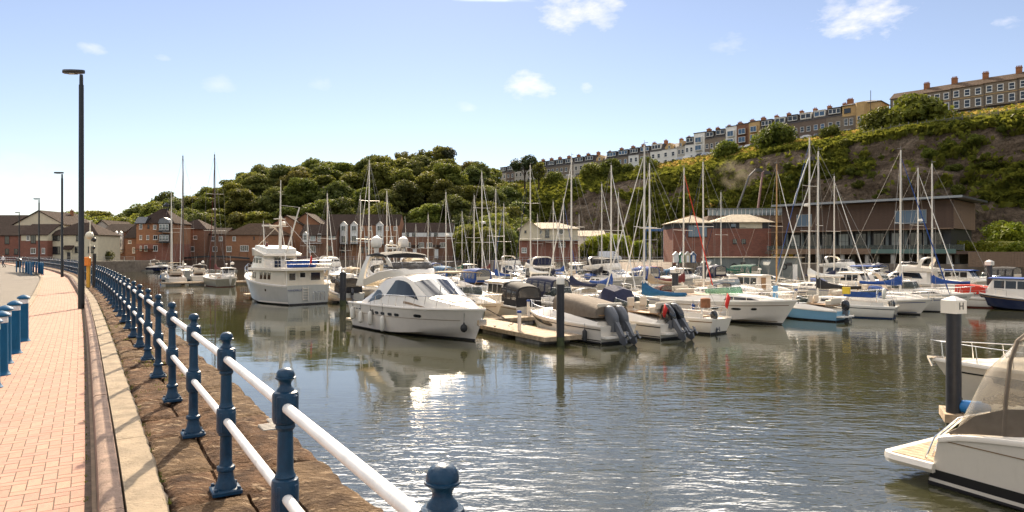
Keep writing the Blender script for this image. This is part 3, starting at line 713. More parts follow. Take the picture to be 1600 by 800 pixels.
def hill_material():
    m = bpy.data.materials.new('hillside'); m.use_nodes = True; n = m.node_tree.nodes; l = m.node_tree.links; p = n['Principled BSDF']; p.inputs['Roughness'].default_value = .95; p.inputs['Specular IOR Level'].default_value = .2
    at_ = n.new('ShaderNodeAttribute'); at_.attribute_name = 'zone'
    tc = n.new('ShaderNodeTexCoord')
    t = n.new('ShaderNodeTexNoise'); t.inputs['Scale'].default_value = .5; t.inputs['Detail'].default_value = 8; t.inputs['Roughness'].default_value = .68; l.new(tc.outputs['Object'], t.inputs['Vector'])
    mp = n.new('ShaderNodeMapping'); mp.inputs['Scale'].default_value = (.14,.14,.55); l.new(tc.outputs['Object'], mp.inputs['Vector'])
    t2 = n.new('ShaderNodeTexNoise'); t2.inputs['Scale'].default_value = 1; t2.inputs['Detail'].default_value = 6; t2.inputs['Roughness'].default_value = .6; l.new(mp.outputs[0], t2.inputs['Vector'])
    rk = n.new('ShaderNodeValToRGB'); e = rk.color_ramp.elements; e[0].position = .3; e[0].color = (.085,.060,.040,1); e[1].position = .72; e[1].color = (.27,.21,.15,1)
    q = e.new(.5); q.color = (.155,.112,.075,1); l.new(t2.outputs['Fac'], rk.inputs['Fac'])
    ad = n.new('ShaderNodeMath'); ad.operation = 'MULTIPLY_ADD'; ad.inputs[1].default_value = 1.3; l.new(t.outputs['Fac'], ad.inputs[0])
    sb = n.new('ShaderNodeMath'); sb.operation = 'SUBTRACT'; sb.inputs[1].default_value = .65; l.new(at_.outputs['Fac'], sb.inputs[0]); l.new(sb.outputs[0], ad.inputs[2])
    mr = n.new('ShaderNodeMapRange'); mr.inputs['From Min'].default_value = .30; mr.inputs['From Max'].default_value = .62; l.new(ad.outputs[0], mr.inputs['Value'])
    mr2 = n.new('ShaderNodeMapRange'); mr2.inputs['From Min'].default_value = 1.05; mr2.inputs['From Max'].default_value = 1.45; l.new(ad.outputs[0], mr2.inputs['Value'])
    gr = n.new('ShaderNodeValToRGB'); e = gr.color_ramp.elements; e[0].position = .35; e[0].color = (.055,.065,.014,1); e[1].position = .68; e[1].color = (.14,.15,.026,1); l.new(t.outputs['Fac'], gr.inputs['Fac'])
    dr = n.new('ShaderNodeValToRGB'); e = dr.color_ramp.elements; e[0].position = .35; e[0].color = (.30,.20,.05,1); e[1].position = .7; e[1].color = (.52,.38,.115,1); l.new(t.outputs['Fac'], dr.inputs['Fac'])
    t3 = n.new('ShaderNodeTexNoise'); t3.inputs['Scale'].default_value = 1.1; t3.inputs['Detail'].default_value = 10; t3.inputs['Roughness'].default_value = .72; l.new(tc.outputs['Object'], t3.inputs['Vector'])
    mr3 = n.new('ShaderNodeMapRange'); mr3.inputs['From Min'].default_value = .36; mr3.inputs['From Max'].default_value = .64; mr3.inputs['To Min'].default_value = .45; mr3.inputs['To Max'].default_value = 1.5; l.new(t3.outputs['Fac'], mr3.inputs['Value'])
    rk2 = n.new('ShaderNodeVectorMath'); rk2.operation = 'SCALE'; l.new(rk.outputs[0], rk2.inputs[0]); l.new(mr3.outputs[0], rk2.inputs['Scale'])
    m1 = n.new('ShaderNodeMix'); m1.data_type = 'RGBA'; l.new(mr.outputs[0], m1.inputs['Factor']); l.new(rk2.outputs[0], m1.inputs['A']); l.new(gr.outputs[0], m1.inputs['B'])
    m2 = n.new('ShaderNodeMix'); m2.data_type = 'RGBA'; l.new(mr2.outputs[0], m2.inputs['Factor']); l.new(m1.outputs['Result'], m2.inputs['A']); l.new(dr.outputs[0], m2.inputs['B'])
    l.new(m2.outputs['Result'], p.inputs['Base Color'])
    b = n.new('ShaderNodeBump'); b.inputs['Strength'].default_value = 1.0; b.inputs['Distance'].default_value = 1.6
    sm3 = n.new('ShaderNodeMath'); sm3.operation = 'ADD'; l.new(t.outputs['Fac'], sm3.inputs[0]); l.new(t3.outputs['Fac'], sm3.inputs[1])
    l.new(sm3.outputs[0], b.inputs['Height']); l.new(b.outputs[0], p.inputs['Normal'])
    return m
me = rawmesh('hillside', [tuple(v) for v in verts], faces, hill_material(), True)
a = me.attributes.new('zone', 'FLOAT', 'POINT'); a.data.foreach_set('value', zone)
struct(link('hillside', me))
VA = np.array([tuple(v) for v in verts]); ZA = np.array(zone)
# scrub and grass over the hillside
rg = np.random.default_rng(11)
def cover(name, mt, n, prob, size, up):
    fi = rg.integers(0, len(faces), n*6); uu = rg.random((n*6,2))
    f = faces[fi]; z = ZA[f].mean(1)
    rowi = rows[np.minimum(f[:,0]//nc, nr-1)]
    keep = (rg.random(n*6) < prob(z)) & (rowi < 2.0) & (rowi > .02)
    pxs = cols[f[:,0] % nc]; keep &= (pxs < 1720)
    f = f[keep][:n]; uu = uu[keep][:n]
    a_, b_, c_, d_ = (VA[f[:,i]] for i in range(4))
    P = a_*(1-uu[:,:1])*(1-uu[:,1:]) + b_*uu[:,:1]*(1-uu[:,1:]) + c_*uu[:,:1]*uu[:,1:] + d_*(1-uu[:,:1])*uu[:,1:]
    k = len(P); th = rg.uniform(0, 6.283, k); sc = size*rg.uniform(.5,1.5,k)
    dx = np.stack([np.cos(th), np.sin(th), rg.uniform(-.3,.3,k)], 1)*sc[:,None]
    upv = np.stack([rg.normal(0,.5,k)-.2, rg.normal(0,.5,k)-.5, np.full(k, up)+rg.uniform(0,.4,k)], 1)*sc[:,None]
    P = P - np.array([0,0,.1]) + np.array([-.1,-.15,.05])
    V = np.stack([P-dx*.5, P+dx*.5, P+dx*.35+upv, P-dx*.35+upv*.9], 1).reshape(-1,3)
    Fc = np.arange(k*4).reshape(-1,4)
    return stuff(link(name, rawmesh(name, V, Fc, mt)))
cover('scrub', M['cover_green'], 70000, lambda z: np.clip((z-.22)*1.6, .010, 1)*np.where(z > 1.2, .08, 1), .95, .6)
cover('dry_grass', M['cover_dry'], 30000, lambda z: np.clip((z-1.05)*2, 0, 1), .6, .8)

# wooded hill on the left
WPX = [-250,60,130,180,250,330,400,480,560,640,720,790,850,930]
WTY = [352,348,344,338,322,303,268,262,258,250,254,290,315,345]
WD0 = [250,245,240,236,232,230,228,228,228,228,228,226,226,228]
def woodpt(px, v):
    k = (px-800)/F; d0 = interp(WPX,WD0,px); v = max(0.0, v)
    D = d0+v*85
    rz = max(3.2, zy(interp(WPX,WTY,px), d0+85)-11.0)
    z = GZ-.2+(rz-GZ)*(math.sin(min(1,v)*math.pi/2)**1.1 if v <= 1 else 1-(v-1)*.55)
    return Vector((k*D, D, z))
cw = np.linspace(-250, 930, 120); rw = np.concatenate([np.linspace(0,1,20), [1.3,1.8,2.4]])
vv = []
for v in rw:
    for px in cw:
        p = woodpt(px, v); vv.append(tuple(p+Vector((0,0,noise.fractal((p.x*.05,p.y*.05,0),1,2,4)*1.2 if v > .02 else 0))))
nc2, nr2 = len(cw), len(rw); ix2 = np.arange(nc2*nr2).reshape(nr2, nc2)
fw = np.stack([ix2[:-1,:-1], ix2[:-1,1:], ix2[1:,1:], ix2[1:,:-1]], -1).reshape(-1,4)
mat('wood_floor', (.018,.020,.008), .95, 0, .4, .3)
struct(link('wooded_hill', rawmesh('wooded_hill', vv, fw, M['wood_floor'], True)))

# ================================================================== trees
def leaf_cloud(rg, lobes, n, size, flat=.0):
    """leaf faces spread through a set of ellipsoid lobes, denser to the outside"""
    L = np.array([l[:6] for l in lobes], float); w = (L[:,3]*L[:,4]*L[:,5])**.67; w /= w.sum()
    li = rg.choice(len(L), n, p=w)
    d = rg.normal(size=(n,3)); d /= np.linalg.norm(d, axis=1)[:,None]
    rad = np.where(rg.random(n) < .7, rg.uniform(.75,1.18,n), rg.uniform(.3,.85,n))
    P = L[li,:3] + d*L[li,3:6]*rad[:,None]
    nrm = d*.75 + rg.normal(size=(n,3))*.55 + np.array([0,0,.25]); nrm /= np.linalg.norm(nrm, axis=1)[:,None]
    t = np.cross(nrm, rg.normal(size=(n,3))); t /= np.linalg.norm(t, axis=1)[:,None]; b = np.cross(nrm, t)
    sc = (size*rg.uniform(.55,1.35,n))[:,None]
    V = np.stack([P-t*sc*.5-b*sc*.35, P+t*sc*.55-b*sc*.12, P+t*sc*.25+b*sc*.5, P-t*sc*.4+b*sc*.3], 1).reshape(-1,3)
    return V, np.arange(n*4).reshape(-1,4)
def make_tree(seed, h, r, leaf, nleaf, size, nl=16, trunk_h=.3, conifer=False, base=.25, lob=1.0):
    rg = np.random.default_rng(seed); rd = random.Random(seed)
    lobes = []; mb = MB()
    top = Vector((rd.uniform(-.4,.4), rd.uniform(-.4,.4), h*.8))
    mb.tube([(0,0,-1.2),(0,0,h*.15),(top.x*.4,top.y*.4,h*.45),tuple(top)], [.035*h,.026*h,.018*h,.006*h], 7)
    for i in range(nl):
        a = i*2.399+rd.uniform(-.4,.4); f = (i+.5)/nl
        zz = h*(base+(.86-base)*f); 
        rr_ = r*math.sin(math.pi*min(.97, .22+.70*f))**.8*(rd.uniform(.55,.88) if i % 3 else .35)
        if conifer: rr_ = r*.45*rd.random(); 
        c = Vector((math.cos(a)*rr_, math.sin(a)*rr_, zz+rd.uniform(-.04,.04)*h))
        s = r*rd.uniform(.26,.52)*lob*(1.0 if not conifer else .8)
        lobes.append((c.x, c.y, c.z, s*rd.uniform(.9,1.25), s*rd.uniform(.9,1.25), s*rd.uniform(.65,.95)))
        mb.tube([(top.x*.3*f, top.y*.3*f, zz*.62), ((c.x)*.55, c.y*.55, zz*.86), tuple(c)], [.010*h,.006*h,.002*h], 4)
    V, Fc = leaf_cloud(rg, lobes, nleaf, size)
    return mb.mesh('trunk', M['bark']), rawmesh('crown', V, Fc, M[leaf])
protos = {}
def proto(kind):
    if kind in protos: return protos[kind]
    k, i = kind.split(':'); i = int(i)
    if k == 'wood': r_ = make_tree(20+i, 14, 6.3, ('leaf_wood','leaf_dark','leaf_olive','leaf_wood')[i % 4], 11000, .62, 44, base=.08, lob=.72)
    elif k == 'thin': r_ = make_tree(40+i, 18, 4.6, 'leaf_olive', 1500, .8, 12, base=.42)
    elif k == 'pine': r_ = make_tree(50+i, 17, 5.0, 'leaf_pine', 1500, .8, 9, base=.62)
    elif k == 'bright': r_ = make_tree(60+i, 7, 3.6, 'leaf_bright', 3200, .50, 14, base=.22)
    elif k == 'shrub': r_ = make_tree(70+i, 5, 4.6, 'leaf_shrub', 4200, .62, 18, base=.05)
    protos[kind] = r_; return r_
def tree(kind, loc, sc, label, group, name='broadleaf_tree', cat='tree', rz=0.0, sz=1.0):
    tm, cm = proto(kind)
    t = thing(name, label, cat, loc, rz, group); t.scale = (sc, sc, sc*sz)
    link('trunk', tm, t); link('crown', cm, t)
    return t
rt = random.Random(12)
for row, v in enumerate((.02,.18,.36,.54,.72,.90,1.0)):
    n = 18
    for k in range(n):
        px = 90+(k+.5*(row % 2)+rt.uniform(-.3,.3))*(860-90)/n
        if v < .1 and not (140 < px < 320 or 680 < px < 830): continue
        if px > 830: continue
        p = woodpt(px, min(1.0, v+rt.uniform(-.05,.05)))
        kd = 'wood:%d' % rt.choice((0,0,1,1,2,3,3)); 
        lab = {'wood:0':'mid green rounded broadleaf tree in the dense wood behind brick houses','wood:1':'dark green broadleaf tree in the dense wood behind brick houses','wood:2':'olive tinted broadleaf tree in the dense wood behind brick houses','wood:3':'loose crowned green broadleaf tree in the dense wood behind brick houses'}[kd]
        tree(kd, p, rt.uniform(.95,1.32), lab, 'trees of the wooded hill', rz=rt.uniform(0,6.28), sz=rt.uniform(.72,.95))
for (px, D, sc) in ((735,205,.8),(765,200,.75),(790,196,.7),(722,214,.85),(752,214,.95),(785,216,.95),(815,212,.8),(832,214,.75),(708,222,.8),(860,222,.6),(845,236,.8),(880,238,.6)):
    p = atD(px, D, GZ-.2); tree('wood:%d' % rt.choice((0,1,3)), p, sc, 'green tree rising from the quayside at the foot of the cliff', 'trees at the foot of the cliff', rz=rt.uniform(0,6))
for (px, v, k, sc) in ((668,1.0,0,1.0),(685,.98,1,1.1),(655,1.02,2,.95),(625,1.0,0,.95),(606,1.0,1,.85),(640,1.03,2,.9)):
    p = woodpt(px, v); tree('thin:%d' % k, p, sc, 'tall thin crowned tree on the crest of the wooded hill', 'thin trees on the crest', rz=rt.uniform(0,6))
tree('pine:0', woodpt(697, 1.0)+Vector((0,0,1.5)), 1.05, 'tall dark pine with high tufted crown on the wooded crest', None, 'pine_tree')
p = hillpt(820, 1.25); tree('pine:1', p, .95, 'bare trunked pine standing in front of the left end of the terrace', None, 'pine_tree')
p = hillpt(842, 1.2); tree('thin:1', p, .75, 'slender green tree beside the bare trunked pine below the terrace', None, 'slender_tree')
# hillside shrubs: (px, row v, scale, label)
shr = [(1437,1.55,1.45,'large round bright green bush on the bank below the stone terrace'),(1375,1.5,1.12,'dark green round bush beside the large bright bush on the bank'),
       (1298,1.55,.72,'small round bush alone on the dry grass bank'),(1210,1.6,1.35,'large dark spreading bush in front of the terrace with blue windows'),(1135,1.55,.95,'round dark bush in front of the white bay house'),
       (1013,1.6,.90,'compact round bush at the end of the yellow grass'),(957,1.6,1.15,'broad bushy shrub below the grey dormer houses'),(925,1.62,1.1,'tall leafy shrub beside the broad bushy shrub'),
       (980,1.62,.7,'small shrub between the broad shrub and the compact bush'),(866,1.65,.9,'dark rounded shrub above the fenced garden wall'),(895,1.2,.7,'low scrubby bush above the landslip scar')]
for i, (px, v, sc, lab) in enumerate(shr):
    p = hillpt(px, v); tree('shrub:%d' % (i % 3), p-Vector((0,0,.6)), sc, lab, None, 'hillside_shrub', 'bush', rz=i*1.3, sz=1.15)
p = hillpt(1487, 2.0); tree('wood:2', Vector((p.x*1.16, p.y*1.16, p.z)), 1.05, 'tall spreading tree rising behind the roofs of the stone terrace', None, 'broadleaf_tree')
for (px, D, sc, lab) in ((938,168,1.0,'yellow green tree beside the pale boathouse'),(965,172,1.05,'yellow green tree behind the white van'),(1000,172,.8,'small yellow green tree beside the blue boat hoist'),
        (1070,185,1.0,'bright tree behind the hipped roof of the brick building'),(1170,176,1.35,'golden tree rising above the long roof glazing'),(1195,178,1.3,'golden green tree beside the restaurant gable'),(1388,150,1.25,'bright green tree behind the timber restaurant roof'),(1420,150,1.3,'tall bright green tree behind the timber restaurant roof ridge'),
        (1580,142,1.3,'spreading bright tree beyond the end of the timber restaurant'),(1565,122,.5,'low bright shrub on the bank right of the restaurant'),(1592,120,.62,'low bright green shrub above the wooden fence'),(918,170,.75,'small dark tree close to the pale boathouse'),(320,215,1.0,'bright green tree in front of the brick houses by two tall masts')):
    tree('bright:%d' % (int(px) % 3), atD(px, D, GZ-.1), sc, lab, None, 'quayside_tree', rz=px)
tree('bright:1', atD(1545,126,GZ), .5, 'low bush at the corner of the timber restaurant', None, 'quayside_shrub', 'bush')

rs_ = random.Random(21)
for i in range(34):
    px = rs_.uniform(1130, 1600); v = rs_.uniform(.35, 1.0); p = hillpt(px, v)
    tree('shrub:%d' % (i % 3), p+Vector((-.3,-.8,-.3)), rs_.uniform(.16,.36), 'small green shrub clinging to the bare cliff face', 'shrubs scattered on the cliff face', 'cliff_shrub', 'bush', rz=i*2.1, sz=rs_.uniform(.8,1.2))
# ================================================================== buildings
WC = {}
def window(parent, x, y, z, w, h, frame='frame_white', glass='window_glass', nx=2, nz=2, fw=.09, rz=0.0, dep=.08):
    """window part (frame) with its pane as sub-part, on a wall facing -y"""
    key = (round(w,2), round(h,2), frame, glass, nx, nz)
    if key not in WC:
        mb = MB(); 
        mb.box((0,0,h/2-fw/2), (w,dep,fw)); mb.box((0,0,-h/2+fw/2), (w,dep,fw))
        mb.box((-w/2+fw/2,0,0), (fw,dep,h-2*fw)); mb.box((w/2-fw/2,0,0), (fw,dep,h-2*fw))
        for i in range(1, nx): mb.box((-w/2+w*i/nx,0,0), (fw*.6,dep*.8,h-2*fw))
        for i in range(1, nz): mb.box((0,.004,-h/2+h*i/nz), (w-2*fw,dep*.7,fw*.6))
        mb.box((0,-.05,-h/2-.04), (w+.14,dep+.1,.07))
        pm_ = MB(); pm_.box((0,.015,0), (w-2*fw+.02,.02,h-2*fw+.02))
        WC[key] = (mb.mesh('window', M[frame], False), pm_.mesh('pane', M[glass], False))
    o = link('window', WC[key][0], parent); o.location = (x, y, z); o.rotation_euler = (0,0,rz)
    link('pane', WC[key][1], o)
    return o
def roof_geo(kind, x0, x1, y0, y1, z, h, ov=.35):
    mb = MB(); t = .18
    X0, X1, Y0, Y1 = x0-ov, x1+ov, y0-ov, y1+ov
    ym, xm = (y0+y1)/2, (x0+x1)/2
    if kind == 'gable_x': 
        mb.loft([[(x, Y0, z-.12), (x, Y0, z+.06), (x, ym, z+h), (x, Y1, z+.06), (x, Y1, z-.12), (x, ym, z+h-.3)] for x in (X0, X1)], True)
    elif kind == 'gable_y':
        mb.loft([[(X0, y, z-.12), (X0, y, z+.06), (xm, y, z+h), (X1, y, z+.06), (X1, y, z-.12), (xm, y, z+h-.3)] for y in (Y0, Y1)], True)
    elif kind == 'hip':
        r = min((x1-x0), (y1-y0))/2*.95
        mb.loft([[(X0,Y0,z-.12),(X1,Y0,z-.12),(X1,Y1,z-.12),(X0,Y1,z-.12)],[(X0,Y0,z+.06),(X1,Y0,z+.06),(X1,Y1,z+.06),(X0,Y1,z+.06)],
                 [(x0+r,y0+r*.98,z+h),(x1-r,y0+r*.98,z+h),(x1-r,y1-r*.98,z+h),(x0+r,y1-r*.98,z+h)]], True)
    elif kind == 'flat':
        mb.box((xm, ym, z+h/2), (X1-X0, Y1-Y0, h))
    return mb
def gable_fill(mb, kind, x0, x1, y0, y1, z, h):
    xm, ym = (x0+x1)/2, (y0+y1)/2
    if kind == 'gable_x':
        for x, e in ((x0,.2),(x1,-.2)): mb.loft([[(q, y0, z),(q, ym, z+h-.25),(q, y1, z)] for q in (x, x+e)], True)
    elif kind == 'gable_y':
        for y, e in ((y0,.2),(y1,-.2)): mb.loft([[(x0, q, z),(xm, q, z+h-.25),(x1, q, z)] for q in (y, y+e)], True)
def chimney(parent, x, y, z, w=.9, d=.6, h=1.6, pots=2):
    mb = MB(); mb.box((x,y,z+h/2), (w,d,h)); mb.box((x,y,z+h-.12), (w+.16,d+.16,.18))
    c = mb.build('chimney', M['chimney'], parent, False)
    for i in range(pots):
        mb = MB(); mb.lathe([(.14,0),(.12,.4),(.15,.46)], 7, (x-w/2+(i+.5)*w/pots, y, z+h)); mb.build('pot', M['chimney'], c)
    return c
def house(name, label, loc, rz, w, d, walls, roof, wins=(), group=None, cat='house', chims=(), extra=None):
    """walls [(z0,z1,material)] on a w x d plan, front on y=0; roof (kind, height, material)"""
    t = thing(name, label, cat, loc, rz, group)
    for i, (z0, z1, mt) in enumerate(walls):
        mb = MB(); mb.box((w/2, d/2, (z0+z1)/2), (w-.006*i, d-.006*i, z1-z0)); 
        if i == len(walls)-1 and roof: gable_fill(mb, roof[0], .0, w, .0, d, z1, roof[1])
        mb.build('wall', M[mt], t, False)
    ze = walls[-1][1]; rf = None
    if roof: rf = roof_geo(roof[0], 0, w, 0, d, ze, roof[1], roof[3] if len(roof) > 3 else .35).build('roof', M[roof[2]], t, False)
    for q in wins: window(t, *q)
    for q in chims: chimney(rf if rf else t, *q)
    return t
def door(parent, x, z0, w=.95, h=2.05, mt='frame_dark', y=-.03):
    mb = MB(); mb.box((x, y, z0+h/2), (w,.08,h)); mb.box((x, y-.02, z0+h+.05), (w+.16,.1,.1)); o = mb.build('door', M[mt], parent, False)
    mb = MB(); mb.ell((x+w*.36, y-.07, z0+1.0), (.04,.04,.04), 6, 4); mb.build('handle', M['chrome'], o)

# ---- terraces on the hill
def terr(px0, px1, back=6.0):
    a = hillpt(px0, 2); b = hillpt(px1, 2)
    a = Vector((a.x*(a.y+back)/a.y, a.y+back, a.z)); b = Vector((b.x*(b.y+back)/b.y, b.y+back, b.z))
    w = (b-a).xy.length; ang = math.atan2(b.y-a.y, b.x-a.x)
    return a, ang, w, min(a.z, b.z)
GT = 'terraced houses along the clifftop street'
def terrace(px0, px1, wall, top, label, glass='window_glass', style='dormer', stories=2, eaves=6.4, frame='frame_white', topmat='roof_slate', chim=1):
    a, ang, w, z = terr(px0, px1); d = 9.0
    ws = []; zb = -3.0
    if style == 'dormer':     # two storeys of wall, full-width box dormer above
        t = house('terraced_house', label, (a.x, a.y, z), ang, w, d, [(zb, eaves, wall)], None, (), GT)
        mb = MB(); mb.loft([[(.0,-.12,eaves),(w,-.12,eaves),(w,d,eaves),(.0,d,eaves)],[(.05,.35,eaves+.5),(w-.05,.35,eaves+.5),(w-.05,d,eaves+.5),(.05,d,eaves+.5)],[(.05,1.6,eaves+3.0),(w-.05,1.6,eaves+3.0),(w-.05,d-1,eaves+3.0),(.05,d-1,eaves+3.0)]], True)
        rf = mb.build('roof', M['roof_slate'], t, False)
        mb = MB(); mb.box((w/2, 1.4, eaves+1.75), (w*.80, 2.4, 2.1)); mb.box((w/2, 1.35, eaves+2.86), (w*.86, 2.7, .14)); dm = mb.build('dormer', M[topmat], t, False)
        n = 3 if w > 4.6 else 2
        for i in range(n): window(t, w/2+(i-(n-1)/2)*w*.74/n, .17, eaves+1.75, w*.72/n, 1.5, frame, glass, 1, 1)
        zs = [1.6, 4.6]
        for zz in zs:
            for k in (-1, 1): window(t, w/2+k*w*.24, -.03, zz, min(1.25, w*.28), 1.7, frame, glass, 1, 2)
        door(t, w*.5, 0, .8) if w > 5.5 else None
        if chim: chimney(rf, w-.5, 4.0, eaves+2.6, 1.0, 1.6, 1.9, 2)
    elif style == 'gable':
        t = house('terraced_house', label, (a.x, a.y, z), ang, w, d, [(zb, eaves, wall)], ('gable_x', 2.6, 'roof_slate', .1), (), GT)
        mb = MB(); mb.loft([[(w*.22,y,eaves-.1),(w*.78,y,eaves-.1),(w*.78,y,eaves+.9),(w*.5,y,eaves+2.4),(w*.22,y,eaves+.9)] for y in (-.1, 3.2)], True); dg = mb.build('front_gable', M['buff'], t, False)
        window(t, w/2, -.14, eaves+.6, .9, 1.2, frame, glass, 1, 2)
        for zz in (1.6, 4.4):
            for k in (-1, 1): window(t, w/2+k*w*.24, -.03, zz, min(1.3, w*.3), 1.7, frame, glass, 1, 2)
        if chim: chimney(t, w-.5, 4.0, eaves+2.0, 1.0, 1.5, 2.0, 2)
    elif style == 'bay':      # big blue bay windows on two storeys, flat top
        t = house('terraced_house', label, (a.x, a.y, z), ang, w, d, [(zb, eaves+2.9, wall)], ('flat', .3, 'roof_slate', .12), (), GT)
        for zz in (4.6, 7.5):
            mb = MB(); mb.box((w*.52, -.45, zz), (w*.62, .9, 2.3)); mb.build('bay', M[wall], t, False)
            window(t, w*.52, -.93, zz, w*.56, 1.9, frame, glass, 2, 1)
        window(t, w*.5, -.03, 1.5, w*.4, 1.7, frame, 'window_glass', 2, 1)
        if chim: chimney(t, w-.5, 4.0, eaves+3.0, 1.2, 1.7, 1.7, 3)
    elif style == 'stone3':   # three storeys of rubble, pitched roof, sashes with pale surrounds
        t = house('terraced_house', label, (a.x, a.y, z), ang, w, d, [(zb, eaves, wall)], ('gable_x', 2.5, 'roof_brown', .18), (), GT)
        n = 3
        for zz, hh in ((1.35,2.0),(4.6,2.2),(7.7,1.9)):
            for i in range(n):
                if zz < 2 and i == 2: continue
                window(t, w*(i+.5)/n, -.03, zz, min(1.45, w*.2)*(1.5 if zz < 2 and i == 0 else 1), hh, frame, glass, 1 if zz > 2 else 2, 2, .16)
        door(t, w*.84, 0, 1.0, 2.2)
        mb = MB()
        for zz in (3.1, 6.25): mb.box((w/2, -.04, zz), (w, .1, .16))
        mb.build('string_course', M['buff'], t, False)
        mb = MB(); mb.loft([[(w*.08,-1.0,2.75),(w*.92,-1.0,2.75),(w*.92,-.01,3.05),(w*.08,-.01,3.05)],[(w*.08,-1.0,2.85),(w*.92,-1.0,2.85),(w*.92,-.01,3.15),(w*.08,-.01,3.15)]], True); mb.build('porch_roof', M['roof_slate'], t, False)
        mb = MB(); mb.tube([(.12,-.1,0),(.12,-.1,eaves)], .07, 6); mb.build('downpipe', M['black_paint'], t)
        if chim: chimney(t, w-.2, d/2, eaves+2.1, 1.4, 1.2, 2.0, 4)
    return t
L1 = 'small grey stone terraced house with slate dormer at the far end of the clifftop street'
L2 = 'pale rendered terraced house with white framed dormer on the clifftop street'
L3 = 'brown rubble terraced house with arched pale windows and box dormer'
tl = [(780,791,'render_grey','dormer',L1),(791,804,'rubble_dark','dormer','dark stone terraced house behind the bare trunked pine, first of its terrace'),(804,817,'render_grey','dormer',L1),(817,829,'render_grey','dormer',L1),(829,841,'render_grey','dormer',L1),
      (841,854,'rubble','dormer','rubble terraced house with slate dormer behind the dark rounded shrub'),(854,867,'rubble','dormer','rubble terraced house with white dormer windows above the garden wall'),(867,881,'rubble','dormer','rubble terraced house with paired white dormers above the garden wall'),(881,896,'rubble','dormer','rubble terraced house with tall chimney above the landslip scar'),
      (896,912,'render_grey','dormer','grey rendered house with plain dormer beside the tall leafy shrub'),(912,928,'render_grey','dormer','grey rendered house half hidden behind the tall leafy shrub'),(928,946,'rubble','gable','stone house with buff front gable above the broad shrub'),
      (946,964,'rubble','dormer','stone house with wide blue dormer window above the broad shrub'),(964,982,'rubble','dormer','stone house with blue dormer and two lower windows beside the compact bush'),(982,998,'render_white','dormer','white rendered house behind the compact round bush'),
      (998,1016,'rubble','dormer','stone house with blue grey dormer at the start of the yellow grass'),(1016,1034,'render_white','dormer','pale house with dark slate dormer beside the buff gabled house'),(1034,1058,'render_white','gable','cream house with buff gable and low white wall'),(1058,1070,'render_grey','gable','narrow buff gabled house next to the white bay house'),
      (1070,1084,'render_white','dormer','cream house with green framed dormer beside the tall white house'),(1084,1101,'render_white','bay','tall white house with big square windows on two floors'),(1101,1116,'rubble','dormer','brown stone house with black dormer between two taller houses'),(1116,1134,'rubble','dormer','brown stone house with pale dormer left of the white bay house'),
      (1134,1151,'render_white','bay','white house with large blue bay windows'),(1151,1170,'brown_brick','bay','brown house with two storeys of blue bay windows'),(1170,1187,'buff','bay','buff house with bright blue bay windows beside the large dark bush'),
      (1187,1208,'rubble','dormer','stone house hidden behind the large dark spreading bush'),(1208,1228,'rubble_dark','dormer','dark rubble house with white dormer above the large dark bush'),(1228,1248,'rubble_dark','dormer','dark rubble house with black framed box dormer'),
      (1248,1269,'rubble_dark','dormer','dark rubble house with cream dormer and arched windows'),(1269,1291,'rubble_dark','dormer','dark rubble house with pale blue full width dormer'),(1291,1316,'rubble','dormer','rubble house with white dormer beside the buff corner house')]
rt = random.Random(4)
for i, (a, b, wl_, st, lab) in enumerate(tl):
    tm = {'render_white':'render_white','rubble_dark':'render_white'}.get(wl_, 'roof_slate')
    if 'black' in lab or 'green framed' in lab: tm = 'frame_dark'
    if i < 16: tm = 'roof_slate'
    terrace(a, b, wl_, 0, lab, 'blue_glass' if ('blue' in lab or st == 'bay') else 'window_glass', st, topmat=tm, eaves=6.5 if i < 20 else 7.2)
# buff corner house with turret
a, ang, w, z = terr(1316, 1376)
t = house('corner_house', 'buff and rubble corner house with angled bay and pale cornice', (a.x, a.y, z), ang, w, 9, [(-3,6.6,'rubble'),(6.6,10.0,'buff')], ('hip', 1.5, 'roof_slate', .3),
          [(w*.14,-.03,8.3,2.0,1.5,'frame_dark','window_glass',2,1),(w*.1,-.03,4.7,1.1,2.2),(w*.24,-.03,4.7,1.1,2.2),(w*.14,-.03,1.4,2.2,1.9),(w*.85,-.03,4.7,1.1,2.2)], chims=((1.2,4,10.6,1.6,1.6,2.0,4),))
mb = MB(); mb.prism([(w*.36,0),(w*.42,-1.6),(w*.62,-1.6),(w*.68,0)], -3, 10.2); mb.build('corner_bay', M['buff'], t, False)
for zz in (1.4,4.7): window(t, w*.52, -1.63, zz, 1.5, 2.2)
mb = MB(); mb.box((w/2,-.03,6.6), (w,.16,.3)); mb.build('cornice', M['buff'], t, False)
mb = MB(); mb.tube([(w*.80,-2,0),(w*.80,-2,13.2)], .09, 6); o = mb.build('utility_pole', M['black_paint'], t)
a, ang, w, z = terr(1378, 1391, 12)
house('low_house', 'low white house squeezed between the buff corner house and the stone terrace', (a.x,a.y,z), ang, w, 8, [(-2,6.2,'render_white')], ('gable_x',2,'roof_slate'), [(w*.5,-.03,4.6,.9,1.4)])
for i, (a, b, lab) in enumerate(((1391,1443,'first stone house of the three storey terrace with hipped corner roof'),(1443,1486,'three storey stone house behind the large bright green bush'),(1486,1537,'three storey stone house with tall chimney below the spreading tree'),(1537,1590,'three storey stone house with white sash windows above dry grass'),(1590,1645,'three storey stone house with a massive chimney at the frame edge'),(1645,1700,'three storey stone house next to the massive chimney house'))):
    terrace(a, b, 'rubble', 0, lab, 'window_glass', 'stone3', eaves=9.4)
